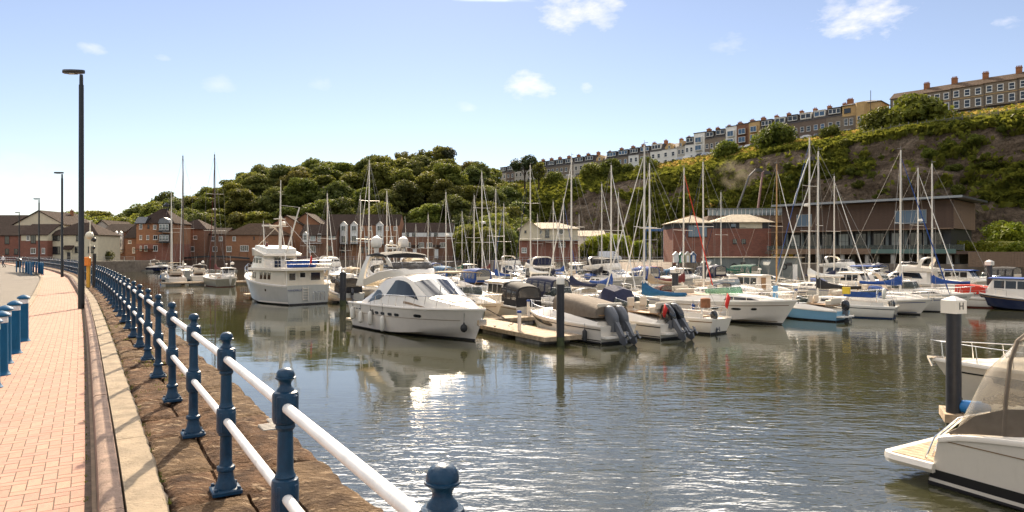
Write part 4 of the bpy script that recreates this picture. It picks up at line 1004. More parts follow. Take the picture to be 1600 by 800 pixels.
# parked cars on the clifftop street
def car(loc, ang, paint, lab):
    t = thing('parked_car', lab, 'car', loc, ang, 'cars parked on the clifftop street')
    mb = MB(); mb.loft([[(x,-.85,z0),(x,-.88,z1),(x,-.6 if z1 > 1 else -.8,z2),(x,.6 if z1 > 1 else .8,z2),(x,.88,z1),(x,.85,z0)] for x,z0,z1,z2 in ((-2.1,.35,.7,.8),(-1.9,.3,.85,.95),(-1.2,.25,.9,1.45),(.4,.25,.9,1.48),(1.2,.25,.85,.98),(2.0,.3,.75,.85),(2.1,.4,.6,.65))], True); mb.build('body', mat_or(paint), t)
    for sx in (-1.3,1.3):
        for sy in (-.8,.8):
            mb = MB(); mb.tube([(sx,sy-.1,.32),(sx,sy+.1,.32)], .32, 10); mb.build('wheel', M['rubber'], t)
    mb = MB(); mb.loft([[(-1.1,s*.885,.92),(.75,s*.885,.92),(.3,s*.68,1.38),(-1.0,s*.68,1.38)] for s in (-1,1)], True); mb.build('windows', M['window_glass'], t)
def mat_or(k): return M[k]
mat('car_white', (.7,.7,.7), .3, coat=.5); mat('car_dark', (.03,.035,.05), .3, coat=.5); mat('car_silver', (.4,.41,.42), .3, .4, coat=.5)
for i, px in enumerate((890,905,1065,1075,1096,1105,1118,1152,1160,1172,1180,1192,1262,1285)):
    p = hillpt(px, 2.05); a, ang, w, z = terr(px-5, px+5)
    k = ('car_white','car_dark','car_silver')[i % 3]
    car((p.x, p.y, p.z+.1), ang, k, {'car_white':'white car parked along the clifftop street','car_dark':'dark car parked along the clifftop street','car_silver':'silver car parked along the clifftop street'}[k])
# palisade fence at the cliff edge
ft = thing('cliff_fence', 'grey palisade fence along the top of the cliff', 'fence', (0,0,0))
pal = MB(); prevp = None
for px in np.arange(1348, 1700, 1.7):
    p = hillpt(px, 1.12)+Vector((0,0,-.2)); pal.box(p+Vector((0,0,1.0)), (.07,.03,2.0))
stuff(pal.build('palings', M['fence_dark'], ft, False))
for px in np.arange(1350, 1700, 14):
    p = hillpt(px, 1.12); q = hillpt(px+14, 1.12)
    mb = MB(); mb.box(p+Vector((0,.1,1.1)), (.12,.12,2.4)); mb.build('post', M['fence_dark'], ft, False)
    mb = MB(); mb.tube([p+Vector((0,.05,1.6)), q+Vector((0,.05,1.6))], .035, 4); mb.build('fence_rail', M['fence_dark'], ft)
wt = thing('garden_wall', 'grey garden wall with wire fence below the terrace', 'wall', (0,0,0))
a = hillpt(846, 1.75); b = hillpt(900, 1.75); 
mb = MB(); mb.loft([[a-Vector((0,0,2)), a+Vector((0,0,2.2)), a+Vector((.1,.4,2.2)), a+Vector((.1,.4,-2))],[b-Vector((0,0,2)), b+Vector((0,0,2.2)), b+Vector((.1,.4,2.2)), b+Vector((.1,.4,-2))]], True); mb.build('wall', M['render_grey'], wt, False)
for k in range(9):
    p = a.lerp(b, k/8); mb = MB(); mb.tube([p+Vector((0,0,2.2)), p+Vector((0,0,4.0))], .05, 4); mb.build('fence_post', M['steel_grey'], wt)
mb = MB(); mb.tube([a+Vector((0,0,3.9)), b+Vector((0,0,3.9))], .03, 4); mb.build('fence_rail', M['steel_grey'], wt)
# church spire far off
sp = thing('church_spire', 'distant grey church spire above the left trees', 'church', atD(163, 520, 0))
mb = MB(); mb.box((0,0,zy(345,520)/2), (11,11,zy(345,520))); mb.build('tower', M['rubble_dark'], sp, False)
mb = MB(); mb.lathe([(7.5,zy(346,520)),(.1,zy(331,520))], 6); mb.build('spire', M['roof_slate'], sp, False)

# ---- houses along the far quay
def fhouse(px0, px1, D, yb, ye, yr, walls, roofk, label, roofm='roof_tile', d=8, wins=(), name='quay_house', chims=(), ov=.35, frame='frame_white', skew=0.0):
    a = atD(px0, D, GZ); w = (px1-px0)*D/F; he = zy(ye, D)-GZ; hr = zy(yr, D+d/2)-zy(ye, D)
    ws = []
    for (wx, wy, ww, wh, *rest) in wins:     # pixel centre and pixel size
        z = zy(wy, D)-GZ; fr = rest[0] if rest else frame; gl = rest[1] if len(rest) > 1 else 'window_glass'
        ws.append(((wx-px0)*D/F, -.03, z, ww*D/F, wh*D/F, fr, gl, rest[2] if len(rest) > 2 else 2, 1, .10))
    wl_ = [(zy(q[0], D)-GZ if q[0] < 900 else -.5, zy(q[1], D)-GZ if q[1] else he, q[2]) for q in walls]
    return house(name, label, a, skew, w, d, wl_, (roofk, hr, roofm, ov) if roofk else None, ws, None, 'house', chims)
def oriel(t, x, z0, z1, w, mt='frame_white', dep=.8, cap=True, glass='window_glass', sills=()):
    mb = MB(); mb.box((x,-dep/2,(z0+z1)/2), (w,dep,z1-z0)); o = mb.build('oriel', M[mt], t, False)
    if cap:
        mb = MB(); mb.loft([[(x-w/2-.1,y,z1),(x,y,z1+w*.55),(x+w/2+.1,y,z1),(x,y,z1+w*.55-.15)] for y in (-dep-.15, .6)], True); mb.loft([[(x-w/2,y,z1-.02),(x,y,z1+w*.5),(x+w/2,y,z1-.02)] for y in (-dep, -dep+.1)], True); mb.build('gablet', M[mt], t, False)
    return o
fhouse(-60,34,176,901,368,352,[(901,0,'red_brick')],'gable_x','dark red brick house with brown roof behind the promenade railing','roof_tile',10,[(11,375,7,12,'frame_dark'),(11,393,6,9,'frame_dark'),(25,393,6,9,'frame_dark'),(-8,375,7,12,'frame_dark')])
t = fhouse(22,100,192,901,351,331,[(901,0,'cream')],'gable_y','large cream gable end rising behind the promenade houses','roof_tile',16,(),chims=((8.5,12,12.6,.7,.7,2.2,1),))
fhouse(-70,42,196,901,356,336,[(901,0,'render_grey')],'gable_x','long dark roofed house behind the red brick house','roof_tile',14,())
fhouse(33,74,174,901,367,350,[(901,376,'red_brick'),(376,0,'cream')],'gable_x','house with red brick ground floor and cream upper floor','roof_tile',9,[(52,373,8,14,'frame_dark'),(52,392,8,9),(68,392,5,9),(44,372,5,8)])
t = fhouse(75,153,176,901,367,348,[(901,0,'cream')],'hip','cream rendered house with brown roof and small porch','roof_tile',10,[(88,372,11,8,'frame_dark'),(88,391,12,12,'frame_dark'),(122,372,6,9,'frame_dark'),(120,390,6,10,'frame_dark'),(142,390,9,10,'frame_dark'),(145,372,5,8,'frame_dark')])
mb = MB(); mb.loft([[(x,-1.2,3.0),(x,-.02,4.0),(x,-.02,3.8),(x,-1.2,2.85)] for x in (4.3,6.8)], True); mb.build('porch_roof', M['roof_tile'], t, False)
mb = MB(); mb.box((4.5,-1.0,1.4), (.18,.18,2.9)); mb.box((6.6,-1.0,1.4), (.18,.18,2.9)); mb.build('porch_post', M['cream'], t, False); door(t, 5.5, 0, 1.1, 2.1)
h0 = thing('hedge', 'dark clipped hedge beside the cream house on the stone wall', 'hedge', atD(162, 180, GZ))
V, Fc = leaf_cloud(np.random.default_rng(3), [(x,0,1.3,1.2,.9,1.2) for x in (-1.6,-.5,.6,1.6)], 1800, .28); link('foliage', rawmesh('foliage', V, Fc, M['leaf_dark']), h0)
fhouse(140,178,205,901,360,345,[(901,0,'render_grey')],'gable_y','pale gabled house behind the hedge','roof_tile',14,())
t = fhouse(160,196,200,901,362,350,[(901,0,'brown_brick')],'gable_x','brown brick house with white glazed oriels and balcony','roof_tile',10,[(176,391,5,9),(188,391,6,9)])
for px in (166,172,184,191): oriel(t, (px-160)*200/F, 2.3, zy(364,200)-GZ, .95, 'frame_white'); window(t, (px-160)*200/F, -.84, 5.0, .8, 2.2, 'frame_white', 'pale_glass', 1, 2)
mb = MB(); mb.box(((188-160)*200/F,-.9,3.0), (2.4,1.3,.15)); mb.tube([((182-160)*200/F,-1.5,3.9),((194-160)*200/F,-1.5,3.9)], .04); mb.build('balcony', M['black_paint'], t)
# main brick block with cupola
D = 192; t = fhouse(213,272,D,901,349,326,[(901,381,'red_brick'),(381,0,'orange_brick')],'hip','tall orange brick block with black balconies, zinc bays and roof cupola','roof_tile',10,
      [(220,353,5,10),(242,355,5,7),(232,354,3,6,'frame_dark'),(220,371,4,7),(231,371,4,7),(243,371,7,7),(243,388,7,9),(220,388,3,8),(228,388,5,9)])
px2 = lambda p: (p-213)*D/F
for z0,z1,h in ((zy(362,D)-GZ, zy(349,D)-GZ, 1.0),(zy(379,D)-GZ, zy(366,D)-GZ, 1.0)):
    mb = MB(); mb.box((px2(259),-.5,(z0+z1)/2), (px2(267)-px2(251)+0,1.0,z1-z0)); b_ = mb.build('bay', M['frame_dark'], t, False)
    for k in (-1,0,1): window(t, px2(259)+k*.9, -1.03, (z0+z1)/2+.1, .8, (z1-z0)*.7, 'frame_white', 'pale_glass', 1, 2)
    mb = MB(); mb.box((px2(259),-1.5,z0-.1), (3.4,1.1,.14)); 
    for k in range(12): mb.box((px2(259)-1.6+k*.29,-2.0,z0+.5), (.04,.04,1.0))
    mb.tube([(px2(259)-1.65,-2.0,z0+1.0),(px2(259)+1.65,-2.0,z0+1.0)], .04); mb.build('balcony', M['black_paint'], t, False)
mb = MB(); mb.loft([[(px2(250),y,zy(349,D)-GZ),(px2(252),y,zy(343,D)-GZ),(px2(259),y,zy(340,D)-GZ),(px2(266),y,zy(343,D)-GZ),(px2(268),y,zy(349,D)-GZ)] for y in (-1.1,3)], True); mb.build('zinc_hood', M['zinc'], t, False)
mb = MB(); mb.loft([[(px2(212),-.8,zy(349,D)-GZ),(px2(229),-.8,zy(349,D)-GZ),(px2(229),2,zy(349,D)-GZ),(px2(212),2,zy(349,D)-GZ)],[(px2(216),-.2,zy(339,D)-GZ),(px2(232),-.2,zy(339,D)-GZ),(px2(232),2.5,zy(339,D)-GZ),(px2(216),2.5,zy(339,D)-GZ)]], True); mb.build('zinc_hood', M['zinc'], t, False)
zc = zy(328,D)-GZ; mb = MB(); mb.box((px2(246),5,zc+.2), (1.1,1.1,1.0)); mb.box((px2(246),5,zc+1.5), (1.4,1.4,.5)); mb.lathe([(1.0,zc+1.7),(.1,zc+2.5)], 4, (px2(246),5,0)); 
for k in (-.45,.45): mb.box((px2(246)+k,4.5,zc+1.0), (.12,.12,.8)); mb.box((px2(246)+k,5.5,zc+1.0), (.12,.12,.8))
mb.build('cupola', M['black_paint'], t, False)
mb = MB(); mb.box((px2(228),-1.0,3.1), (4.5,1.6,.15)); mb.build('canopy', M['black_paint'], t, False)
fhouse(196,216,196,901,372,352,[(901,0,'brown_brick')],'gable_x','lower brick wing with steep dark roof beside the tall orange block','roof_tile',10,[(203,378,5,5),(209,391,4,9)])
fhouse(272,322,205,901,358,343,[(901,0,'brown_brick')],'hip','brick house behind the two tallest masts','roof_tile',10,[(278,370,6,6),(290,370,6,6),(305,371,6,6),(280,389,6,8),(300,389,7,8)])
fhouse(326,352,207,901,366,356,[(901,0,'brown_brick')],'gable_x','low brown house with balcony left of the hip roofed house','roof_tile',9,[(333,373,6,7),(345,373,6,7),(336,389,7,8)])
fhouse(352,437,205,901,367,349,[(901,0,'orange_brick')],'hip','broad orange brick house with hipped roof by the red masts','roof_brown',11,[(358,389,8,9),(382,388,13,9,'frame_white','window_glass',4),(397,372,2,5,'frame_dark'),(366,373,5,7),(428,389,6,8)])
fhouse(423,472,216,901,352,338,[(901,0,'orange_brick')],'gable_y','tall orange brick gable behind the trawler mast','roof_tile',14,[(448,372,6,8)])
fhouse(455,500,220,901,350,334,[(901,0,'orange_brick')],'gable_y','brick gable with pale barge board behind the trawler','roof_tile',12,())
t = fhouse(470,524,205,901,368,351,[(901,0,'brown_brick')],'gable_x','two storey brick house with white dormer, balcony and paired doors','roof_tile',9,[(489,372,8,9,'frame_white','pale_glass',3),(499,371,5,12),(516,371,5,6,'frame_white','pale_glass',1),(522,371,4,6,'frame_white','pale_glass',1),(488,389,11,10,'frame_white','window_glass',3),(515,388,8,8,'frame_dark')])
oriel(t, (478-470)*205/F, zy(378,205)-GZ, zy(366,205)-GZ, 1.4); window(t, (478-470)*205/F, -.84, zy(371,205)-GZ, 1.1, 1.6)
mb = MB(); mb.box((4,-.9,zy(380,205)-GZ), (5,1.4,.15)); mb.tube([(1.6,-1.55,zy(375,205)-GZ),(6.4,-1.55,zy(375,205)-GZ)], .04); mb.build('balcony', M['frame_white'], t, False)
for i, (a, b, lab) in enumerate(((506,545,'three storey brick house with tall white oriel, first of its row'),(545,585,'three storey brick house with white oriel between two others'),(585,624,'three storey brick house with white oriel behind the two radar domes'))):
    D = 210; t = fhouse(a,b,D,901,352,335,[(901,0,'orange_brick' if i else 'brown_brick')],'gable_x',lab,'roof_tile',10,[(a+20,357,5,6),(a+27,374,5,9),(a+20,390,6,9,'frame_dark'),(a+30,390,6,9,'frame_dark'),(a+33,357,6,6,'frame_white')], ov=.02)
    x = (a+9 if i else b-7); x = (x-a)*D/F
    oriel(t, x, zy(381,D)-GZ, zy(352,D)-GZ, 2.2); 
    for zz in (357,374): window(t, x, -.84, zy(zz,D)-GZ, 1.5, 1.6 if zz < 360 else 2.2, 'frame_white', 'window_glass', 2, 1)
    mb = MB(); mb.box((x+1.5,-1,zy(382,D)-GZ), (4.5,1.4,.14)); mb.tube([(x-.7,-1.65,zy(378,D)-GZ),(x+3.7,-1.65,zy(378,D)-GZ)], .04); mb.build('balcony', M['black_paint'], t, False)
for i, (a, b, lab) in enumerate(((628,662,'two storey brick terrace house with pale upper band behind the white cruiser'),(662,708,'end brick terrace house with pale upper band beside the trees'))):
    D = 208; t = fhouse(a,b,D,901,363,348,[(901,370,'brown_brick'),(370,0,'render_white')],'gable_x',lab,'roof_tile',9,[(a+8,366.5,6,5,'frame_dark'),(a+19,366.5,6,5,'frame_dark'),(a+9,383,9,8,'frame_white','window_glass',3),(a+30,383,9,8,'frame_white','window_glass',3)], ov=.02)
    door(t, (a+20-a)*D/F, 0.5, 1.1, 2.6, 'frame_white')
    mb = MB(); mb.loft([[(x,-1,4.0),(x,-.02,4.6),(x,-.02,4.45),(x,-1,3.85)] for x in ((a+14-a)*D/F,(a+26-a)*D/F)], True); mb.build('porch_roof', M['roof_tile'], t, False)
# quayside fences on the far walls
def fence(name, lab, A, B, n, h=1.1, mt='render_grey', rails=(.5,1.05)):
    t = thing(name, lab, 'fence', A); d = Vector(B)-Vector(A)
    for k in range(n+1):
        mb = MB(); mb.box(Vector((d.x*k/n, d.y*k/n, h/2)), (.1,.1,h)); mb.build('post', M[mt], t, False)
    for r_ in rails:
        mb = MB(); mb.tube([(0,0,r_),(d.x,d.y,r_)], .045, 5); mb.build('fence_rail', M[mt], t)
fence('wall_fence', 'pale post and rail fence on the stone lock wall', (-118,159,GZ), (-95.5,172.6,GZ), 12)
fence('quay_fence', 'long grey railing in front of the far brick houses', (-96,206,GZ), (-10,208,GZ), 34, 1.1, 'steel_grey')
fence('slip_fence', 'grey railing along the quay beside the white van', (0,156.5,GZ), (34,153,GZ), 14, 1.1, 'steel_grey')
# lock gate footbridge
lb = thing('lock_gate', 'dark timber lock gate with curved footbridge beams', 'lock gate', (-96,197,0))
mb = MB(); mb.loft([[(x, y0, z) for y0 in (0,.8) for z in ((GZ+.2+.6*math.sin(math.pi*x/20)), (GZ+.7+.6*math.sin(math.pi*x/20)))][:4] for x in np.linspace(0,20,11)], True); mb.build('bridge_beam', M['black_paint'], lb, False)
mb = MB(); mb.box((10,1.2,.9), (20,.5,3.4)); mb.build('gate_leaf', M['timber_dark'], lb, False)
for k in range(9):
    mb = MB(); mb.box((k*2.4+.4,0.2,GZ+1.2), (.08,.08,1.6)); mb.build('rail_post', M['black_paint'], lb, False)
sl = MB(); sl.box((-84,176,.12), (26,1.2,.5)); tag(sl.build('floating_boom', M['pontoon_float'], None, False), 'low pale floating boom across the lock entrance', 'boom')

# ---- boathouse with cream upper floor
D = 160; zf = lambda y: zy(y, D)-GZ
t = house('boathouse', 'cream boathouse over red brick with pale roof and round windows', atD(812, D, GZ), 0, (903-812)*D/F, 9, [(-.5, zf(376), 'red_brick'), (zf(376), zf(357.5), 'cream')], ('hip', zf(346)-zf(357), 'roof_pale', .5), cat='building')
sc = D/F
gw = 31*sc; mb = MB(); mb.loft([[(-.05,y,zf(376)+.05),(-.05,y,zf(358)),(gw/2,y,zf(346)),(gw,y,zf(358)),(gw,y,zf(376)+.05)] for y in (-.7,3)], True); mb.build('front_gable', M['cream'], t, False)
mb = MB(); mb.loft([[(-.6,y,zf(359.5)),(gw/2,y,zf(345)),(gw+.6,y,zf(359.5)),(gw+.6,y,zf(360.5)),(gw/2,y,zf(346.3)),(-.6,y,zf(360.5))] for y in (-1.1,3.5)], True); mb.build('gable_roof', M['roof_pale'], t, False)
for px in (842.5, 877):
    mb = MB(); mb.tube([((px-812)*sc,-.10,zf(362)),((px-812)*sc,.05,zf(362))], .72, 16); w_ = mb.build('round_window', M['frame_white'], t)
    mb = MB(); mb.tube([((px-812)*sc,-.13,zf(362)),((px-812)*sc,0,zf(362))], .56, 16); mb.build('pane', M['window_glass'], w_)
window(t, (855-812)*sc, -.03, zf(364), 1.0, 2.1, 'frame_dark'); window(t, (821-812)*sc, -.75, zf(362), .5, .6, 'frame_dark', 'window_glass', 1, 1)
window(t, (819-812)*sc, -.03, zf(391), 1.2, 1.2, 'frame_white', 'pale_glass'); window(t, (878-812)*sc, -.03, zf(382), 1.6, 1.2)
mb = MB(); mb.box((8.5,-.9,zf(376)), (11,1.6,.16)); mb.tube([(4.6,-1.6,zf(369)),(13.6,-1.6,zf(369))], .04)
for k in range(16): mb.box((4.7+k*.6,-1.6,zf(372.5)), (.04,.04,1.1))
mb.build('balcony', M['steel_grey'], t, False)
hs = house('workshop', 'white low workshop behind the cream boathouse', atD(890, 175, GZ), 0, 9, 8, [(-.5,6.3,'render_white')], ('gable_x',1.6,'roof_pale'), cat='building')
# slipway
sw = MB(); sw.loft([[(p.x,p.y,z) for p,z in ((atD(920,150),GZ),(atD(1050,142),GZ+.1),(atD(1050,128),-.5),(atD(925,128),-.6))],[(p.x,p.y,-4) for p in (atD(920,150),atD(1050,142),atD(1050,128),atD(925,128))]], True)
struct(sw.build('slipway', M['wall_stone'], None, False))
# van
v0 = thing('delivery_van', 'white panel van parked beside the yellow green trees', 'van', atD(935, 163, GZ), .05)
mb = MB(); mb.loft([[(x,-1,.45),(x,-1,z1*.6+.3),(x,-.85,z1),(x,.85,z1),(x,1,z1*.6+.3),(x,1,.45)] for x,z1 in ((0,2.3),(.1,2.45),(3.4,2.45),(4.0,2.3),(4.7,1.45),(5.3,1.2),(5.4,.9))], True); mb.build('body', M['car_white'], v0)
mb = MB(); mb.loft([[(3.3,s*1.02,1.45),(4.45,s*1.02,1.45),(4.1,s*.93,2.1),(3.3,s*.93,2.1)] for s in (-1,1)], True); mb.build('cab_window', M['window_glass'], v0, False)
for sx in (.9,4.4):
    for sy in (-.9,.9): mb = MB(); mb.tube([(sx,sy-.12,.38),(sx,sy+.12,.38)], .38, 12); mb.build('wheel', M['rubber'], v0)
# blue boat hoist
bh = thing('boat_hoist', 'blue gantry boat hoist beside the quay', 'hoist', atD(1016, 162, GZ))
for x in (0,4.6):
    for y in (0,6):
        mb = MB(); mb.box((x,y,4), (.45,.45,8)); mb.build('leg', M['hoist_blue'], bh, False)
    mb = MB(); mb.box((x,3,8.1), (.5,7,.6)); mb.build('top_beam', M['hoist_blue'], bh, False)
mb = MB(); mb.box((2.3,6,7.7), (5,.45,.6)); mb.build('cross_beam', M['hoist_blue'], bh, False)

# ---- brick building with hipped pale roofs
D = 150; zf = lambda y: zy(y, D)-GZ; sc = D/F
t = house('brick_pavilion', 'low red brick building with pale hipped roofs and roof glazing', atD(1052, D, GZ), 0, (1205-1052)*sc, 10, [(-.5, zf(357), 'red_brick'), (zf(357), zf(348), 'frame_dark')], None, cat='building')
W_ = (1205-1052)*sc
def hiproof(x0, x1, y0, y1, z0, z1, mt, nm='roof'):
    mb = MB(); r = (y1-y0)/2; mb.loft([[(x0,y0,z0-.15),(x1,y0,z0-.15),(x1,y1,z0-.15),(x0,y1,z0-.15)],[(x0,y0,z0),(x1,y0,z0),(x1,y1,z0),(x0,y1,z0)],[(x0+r*1.2,y0+r*.95,z1),(x1-r*.8,y0+r*.95,z1),(x1-r*.8,y1-r*.95,z1),(x0+r*1.2,y1-r*.95,z1)]], True); mb.build(nm, M[mt], t, False)
hiproof(-.6, (1112-1052)*sc, -1.0, 9, zf(348), zf(335), 'roof_pale'); hiproof((1110-1052)*sc, W_+.6, -.8, 9.4, zf(347), zf(333.5), 'roof_pale')
for px in (1146,1160): window(t, (px-1052)*sc, -.03, zf(352), 1.3, .8, 'frame_dark', 'blue_glass', 1, 1)
mb = MB(); mb.box((W_*.79,-.03,zf(352.5)), (5,.16,1.2)); mb.build('fascia_panel', M['cream'], t, False)
window(t, (1090-1052)*sc, -.03, zf(361), 4.2, 2.6, 'frame_dark', 'blue_glass', 3, 1)
for px in (1148,1162): window(t, (px-1052)*sc, -.03, zf(377), .9, 1.0, 'frame_dark')
t2 = house('glazed_hall', 'long hall with strip roof glazing and tiled slope behind the brick building', atD(1105, 162, GZ), -.06, 24, 8, [(-.5,9.2,'rubble_dark')], None, cat='building')
mb = MB(); mb.loft([[(-.5,-.5,9.1),(24.5,-.5,9.1),(24.5,8,9.1),(-.5,8,9.1)],[(1,3,11.0),(24.5,3,11.0),(24.5,8,11.0),(1,8,11.0)]], True); mb.build('roof', M['roof_brown'], t2, False)
mb = MB(); mb.box((12.5,4,11.9), (23,.2,1.5)); mb.build('clerestory_glazing', M['pale_glass'], t2, False)
for k in range(24): mb = MB(); mb.box((1.2+k*.98,3.85,11.9), (.14,.14,1.6)); mb.build('glazing_bar', M['frame_white'], t2, False)
mb = MB(); mb.box((12.5,4,12.75), (24,1.2,.18)); mb.build('ridge_cap', M['zinc'], t2, False)
for i, c in enumerate(('render_white','green_paint','cream','hoist_blue')):
    hx = thing('beach_hut', ('white','green','cream','blue')[i]+' little wooden hut in front of the brick building', 'hut', atD(1053+i*9, 143, GZ))
    mb = MB(); mb.box((.5,.5,.85), (1.0,1.0,1.7)); mb.loft([[(0,y,1.7),(.5,y,2.25),(1,y,1.7)] for y in (0,1)], True); mb.build('cabin', M[c], hx, False)
    mb = MB(); mb.loft([[(-.12,y,1.62),(.5,y,2.33),(1.12,y,1.62),(1.12,y,1.54),(.5,y,2.22),(-.12,y,1.54)] for y in (-.15,1.1)], True); mb.build('roof', M['frame_white'], hx, False)
    mb = MB(); mb.box((.5,-.03,.8), (.5,.05,1.4)); mb.build('door', M['frame_white'], hx, False)

# ---- timber restaurant on the water
A = atD(1222,148); B = atD(1490,125); ang = math.atan2(B.y-A.y, B.x-A.x); LB = (B-A).length; DB = 16.0
rs = thing('restaurant', 'two storey dark timber restaurant with long terrace over the water', 'restaurant', (A.x, A.y, 0), ang)
mb = MB(); mb.box((LB/2, DB/2, 7.2), (LB-1.0, DB-.8, 3.9)); mb.build('ground_floor', M['frame_dark'], rs, False)
# cladding boards of the upper floor, one by one
core = MB(); core.box((LB/2, DB/2, 11.9), (LB-.2, DB-.2, 5.4)); core.build('upper_floor', M['timber_dark'], rs, False)
bf = MB(); bf.box((LB/2,0,0), (LB,.06,.27)); bfm = bf.mesh('board', M['timber_dark'], False); bs = MB(); bs.box((0,DB/2,0), (.06,DB,.27)); bsm = bs.mesh('board', M['timber'], False)
for k in range(18):
    z = 9.35+k*.29
    o = link('board', bfm, rs); o.location = (0,-.0+rt.uniform(-.012,.012),z)
    o = link('board', bsm, rs); o.location = (LB+rt.uniform(-.012,.012),0,z)
mb = MB(); mb.box((LB/2+.3, DB/2-.6, 14.85), (LB+3.2, DB+3.4, .35)); rf = mb.build('roof', M['zinc'], rs, False)
mb = MB(); mb.box((LB/2+.3, -2.33, 14.86), (LB+3.24,.08,.42)); mb.build('fascia', M['steel_grey'], rf, False)
# glazed bays
for k in range(9):
    x = 1.2+k*(LB-2.4)/9; w = (LB-2.4)/9
    window(rs, x+w/2, .10, 7.0, w*.62, 3.2, 'frame_dark', 'window_glass' if k % 3 else 'pale_glass', 3, 2, .10)
    mb = MB(); mb.box((x,-.02,7.1), (.5,.5,3.9)); mb.build('pier', M['box_grey'], rs, False)
for (x, w) in ((LB*.15,3.2),(LB*.31,0),(LB*.78,5.4)):
    if w: window(rs, x, -.1, 11.6, w, 2.5, 'steel_grey', 'blue_glass', 3, 1, .10, 0, .16)
mb = MB(); mb.box((LB/2-1,-1.2,9.15), (LB+2,2.6,.22)); mb.build('canopy', M['timber'], rs, False)
mb = MB(); mb.box((LB/2+.5,-1.6,4.75), (LB+5,4.6,.55)); mb.box((LB+1.5,7,4.75), (3.4,15,.55)); mb.build('terrace_deck', M['timber_dark'], rs, False)
mb = MB(); mb.box((LB*.3,-3.93,5.0), (LB*.6,.1,1.1)); mb.build('terrace_skirt', M['timber'], rs, False)
mb = MB(); mb.box((LB*.82,-3.93,5.0), (LB*.44,.1,.8)); mb.build('terrace_edge', M['green_edge'] if 'green_edge' in M else mat('green_edge', (.10,.16,.13), .5), rs, False)
for k in range(17):
    mb = MB(); mb.box((-1.5+k*(LB+4)/16,-3.85,5.7), (.06,.06,1.3)); mb.build('baluster', M['steel_grey'], rs, False)
for k in range(16):
    mb = MB(); mb.box((-1.5+(k+.5)*(LB+4)/16,-3.85,5.7), ((LB+4)/16-.1,.02,1.0)); mb.build('glass_panel', M['clear_glass'], rs, False)
for k in range(8):
    for y in (-3.2, 2.5):
        mb = MB(); mb.tube([(k*LB/7,y,-3),(k*LB/7,y,4.5)], .4, 10); mb.build('column', M['render_grey'], rs)
mb = MB(); mb.box((LB/2,9,2.6), (LB+2,.3,4.2)); mb.build('undercroft_wall', M['wall_stone'], rs, False)
# terrace tables and chairs glimpsed through the balustrade
for k in range(10):
    x = 1.5+k*2.9; t = thing('terrace_table', 'pale terrace table with chairs behind the restaurant balustrade', 'table', Matrix.Rotation(ang,3,'Z') @ Vector((x,-2.2,5.05))+Vector((A.x,A.y,0)), ang, 'tables on the restaurant terrace')
    mb = MB(); mb.lathe([(.45,.72),(.45,.76)], 10); mb.build('tabletop', M['frame_white'], t)
    mb = MB(); mb.lathe([(.2,0),(.04,.05),(.04,.72)], 8); mb.build('pedestal', M['steel_grey'], t)
    for s in (-1,1):
        mb = MB(); mb.box((s*.85,0,.45), (.42,.42,.05)); mb.box((s*1.05,0,.72), (.05,.42,.5)); mb.box((s*.68,.18,.22), (.04,.04,.45)); mb.box((s*.68,-.18,.22), (.04,.04,.45)); mb.box((s*1.03,.18,.22), (.04,.04,.45)); mb.box((s*1.03,-.18,.22), (.04,.04,.45)); mb.build('chair', M['frame_white'], t, False)
# fence and bank at the right of the restaurant
wf = thing('wooden_fence', 'brown board fence above the quay right of the restaurant', 'fence', atD(1515,118,GZ-.2), -.35)
for k in range(40): mb = MB(); mb.box((k*.42,0,1.1), (.40,.06,2.6+rt.uniform(-.03,.03))); mb.build('board', M['timber'], wf, False)
mb = MB()
g0 = [(atD(1500,121,GZ),),]
bk = MB(); bk.loft([[atD(p,122,GZ-.1), atD(p,126,4.6+.5*math.sin(p)), atD(p,134,7.0)] for p in (1530,1545,1560,1580,1600,1640,1700)], False, False, False)
bo_ = struct(bk.build('grass_bank', M['cover_green'], None, True))
V, Fc = leaf_cloud(np.random.default_rng(8), [(atD(p,124,0).x, 124+rt.uniform(-1,6), 3.9+rt.uniform(0,2.2), 2.0,1.6,1.0) for p in range(1528,1640,5)], 5000, .38)
stuff(link('bank_plants', rawmesh('bank_plants', V, Fc, M['leaf_bright'])))
# grey floating cabins
for (px, D, w, h, lab) in ((1115,113,8.6,3.9,'long grey floating cabin with rounded shell moored mid marina'),(1207,109,4.7,3.9,'grey floating cabin end with lifebuoy and pale door')):
    p = atD(px, D); t = thing('floating_cabin', lab, 'houseboat', (p.x,p.y,0), .05)
    mb = MB(); mb.loft([[(x,0,.1),(x,0,zt),(x,5,zt),(x,5,.1)] for x, zt in ((-.6,h*.7),(0,h),(w,h-.1),(w+.02,h-.1))], True); mb.build('shell', M['box_grey'], t, False)
    mb = MB(); mb.box((w/2,2.5,h+.06), (w+.8,5.6,.14)); mb.build('roof', M['roof_pale'], t, False)
    mb = MB(); mb.box((w/2,2.2,.05), (w+1.5,7,.4)); mb.build('float', M['pontoon_float'], t, False)
    if w < 6 or True:
        mb = MB(); mb.box((w*.78,-.04,1.6), (.75,.08,2.5)); mb.build('door', M['frame_white'], t, False)
        mb = MB(); mb.box((w*.58,-.04,2.9), (.9,.06,.5)); mb.build('vent', M['frame_dark'], t, False)
        mb = MB()
        mb.tube([(w*.40+.42*math.cos(q), -.08, 2.5+.42*math.sin(q)) for q in np.linspace(0, 6.283, 15)], .09, 6); mb.build('lifebuoy', M['rubber'], t)
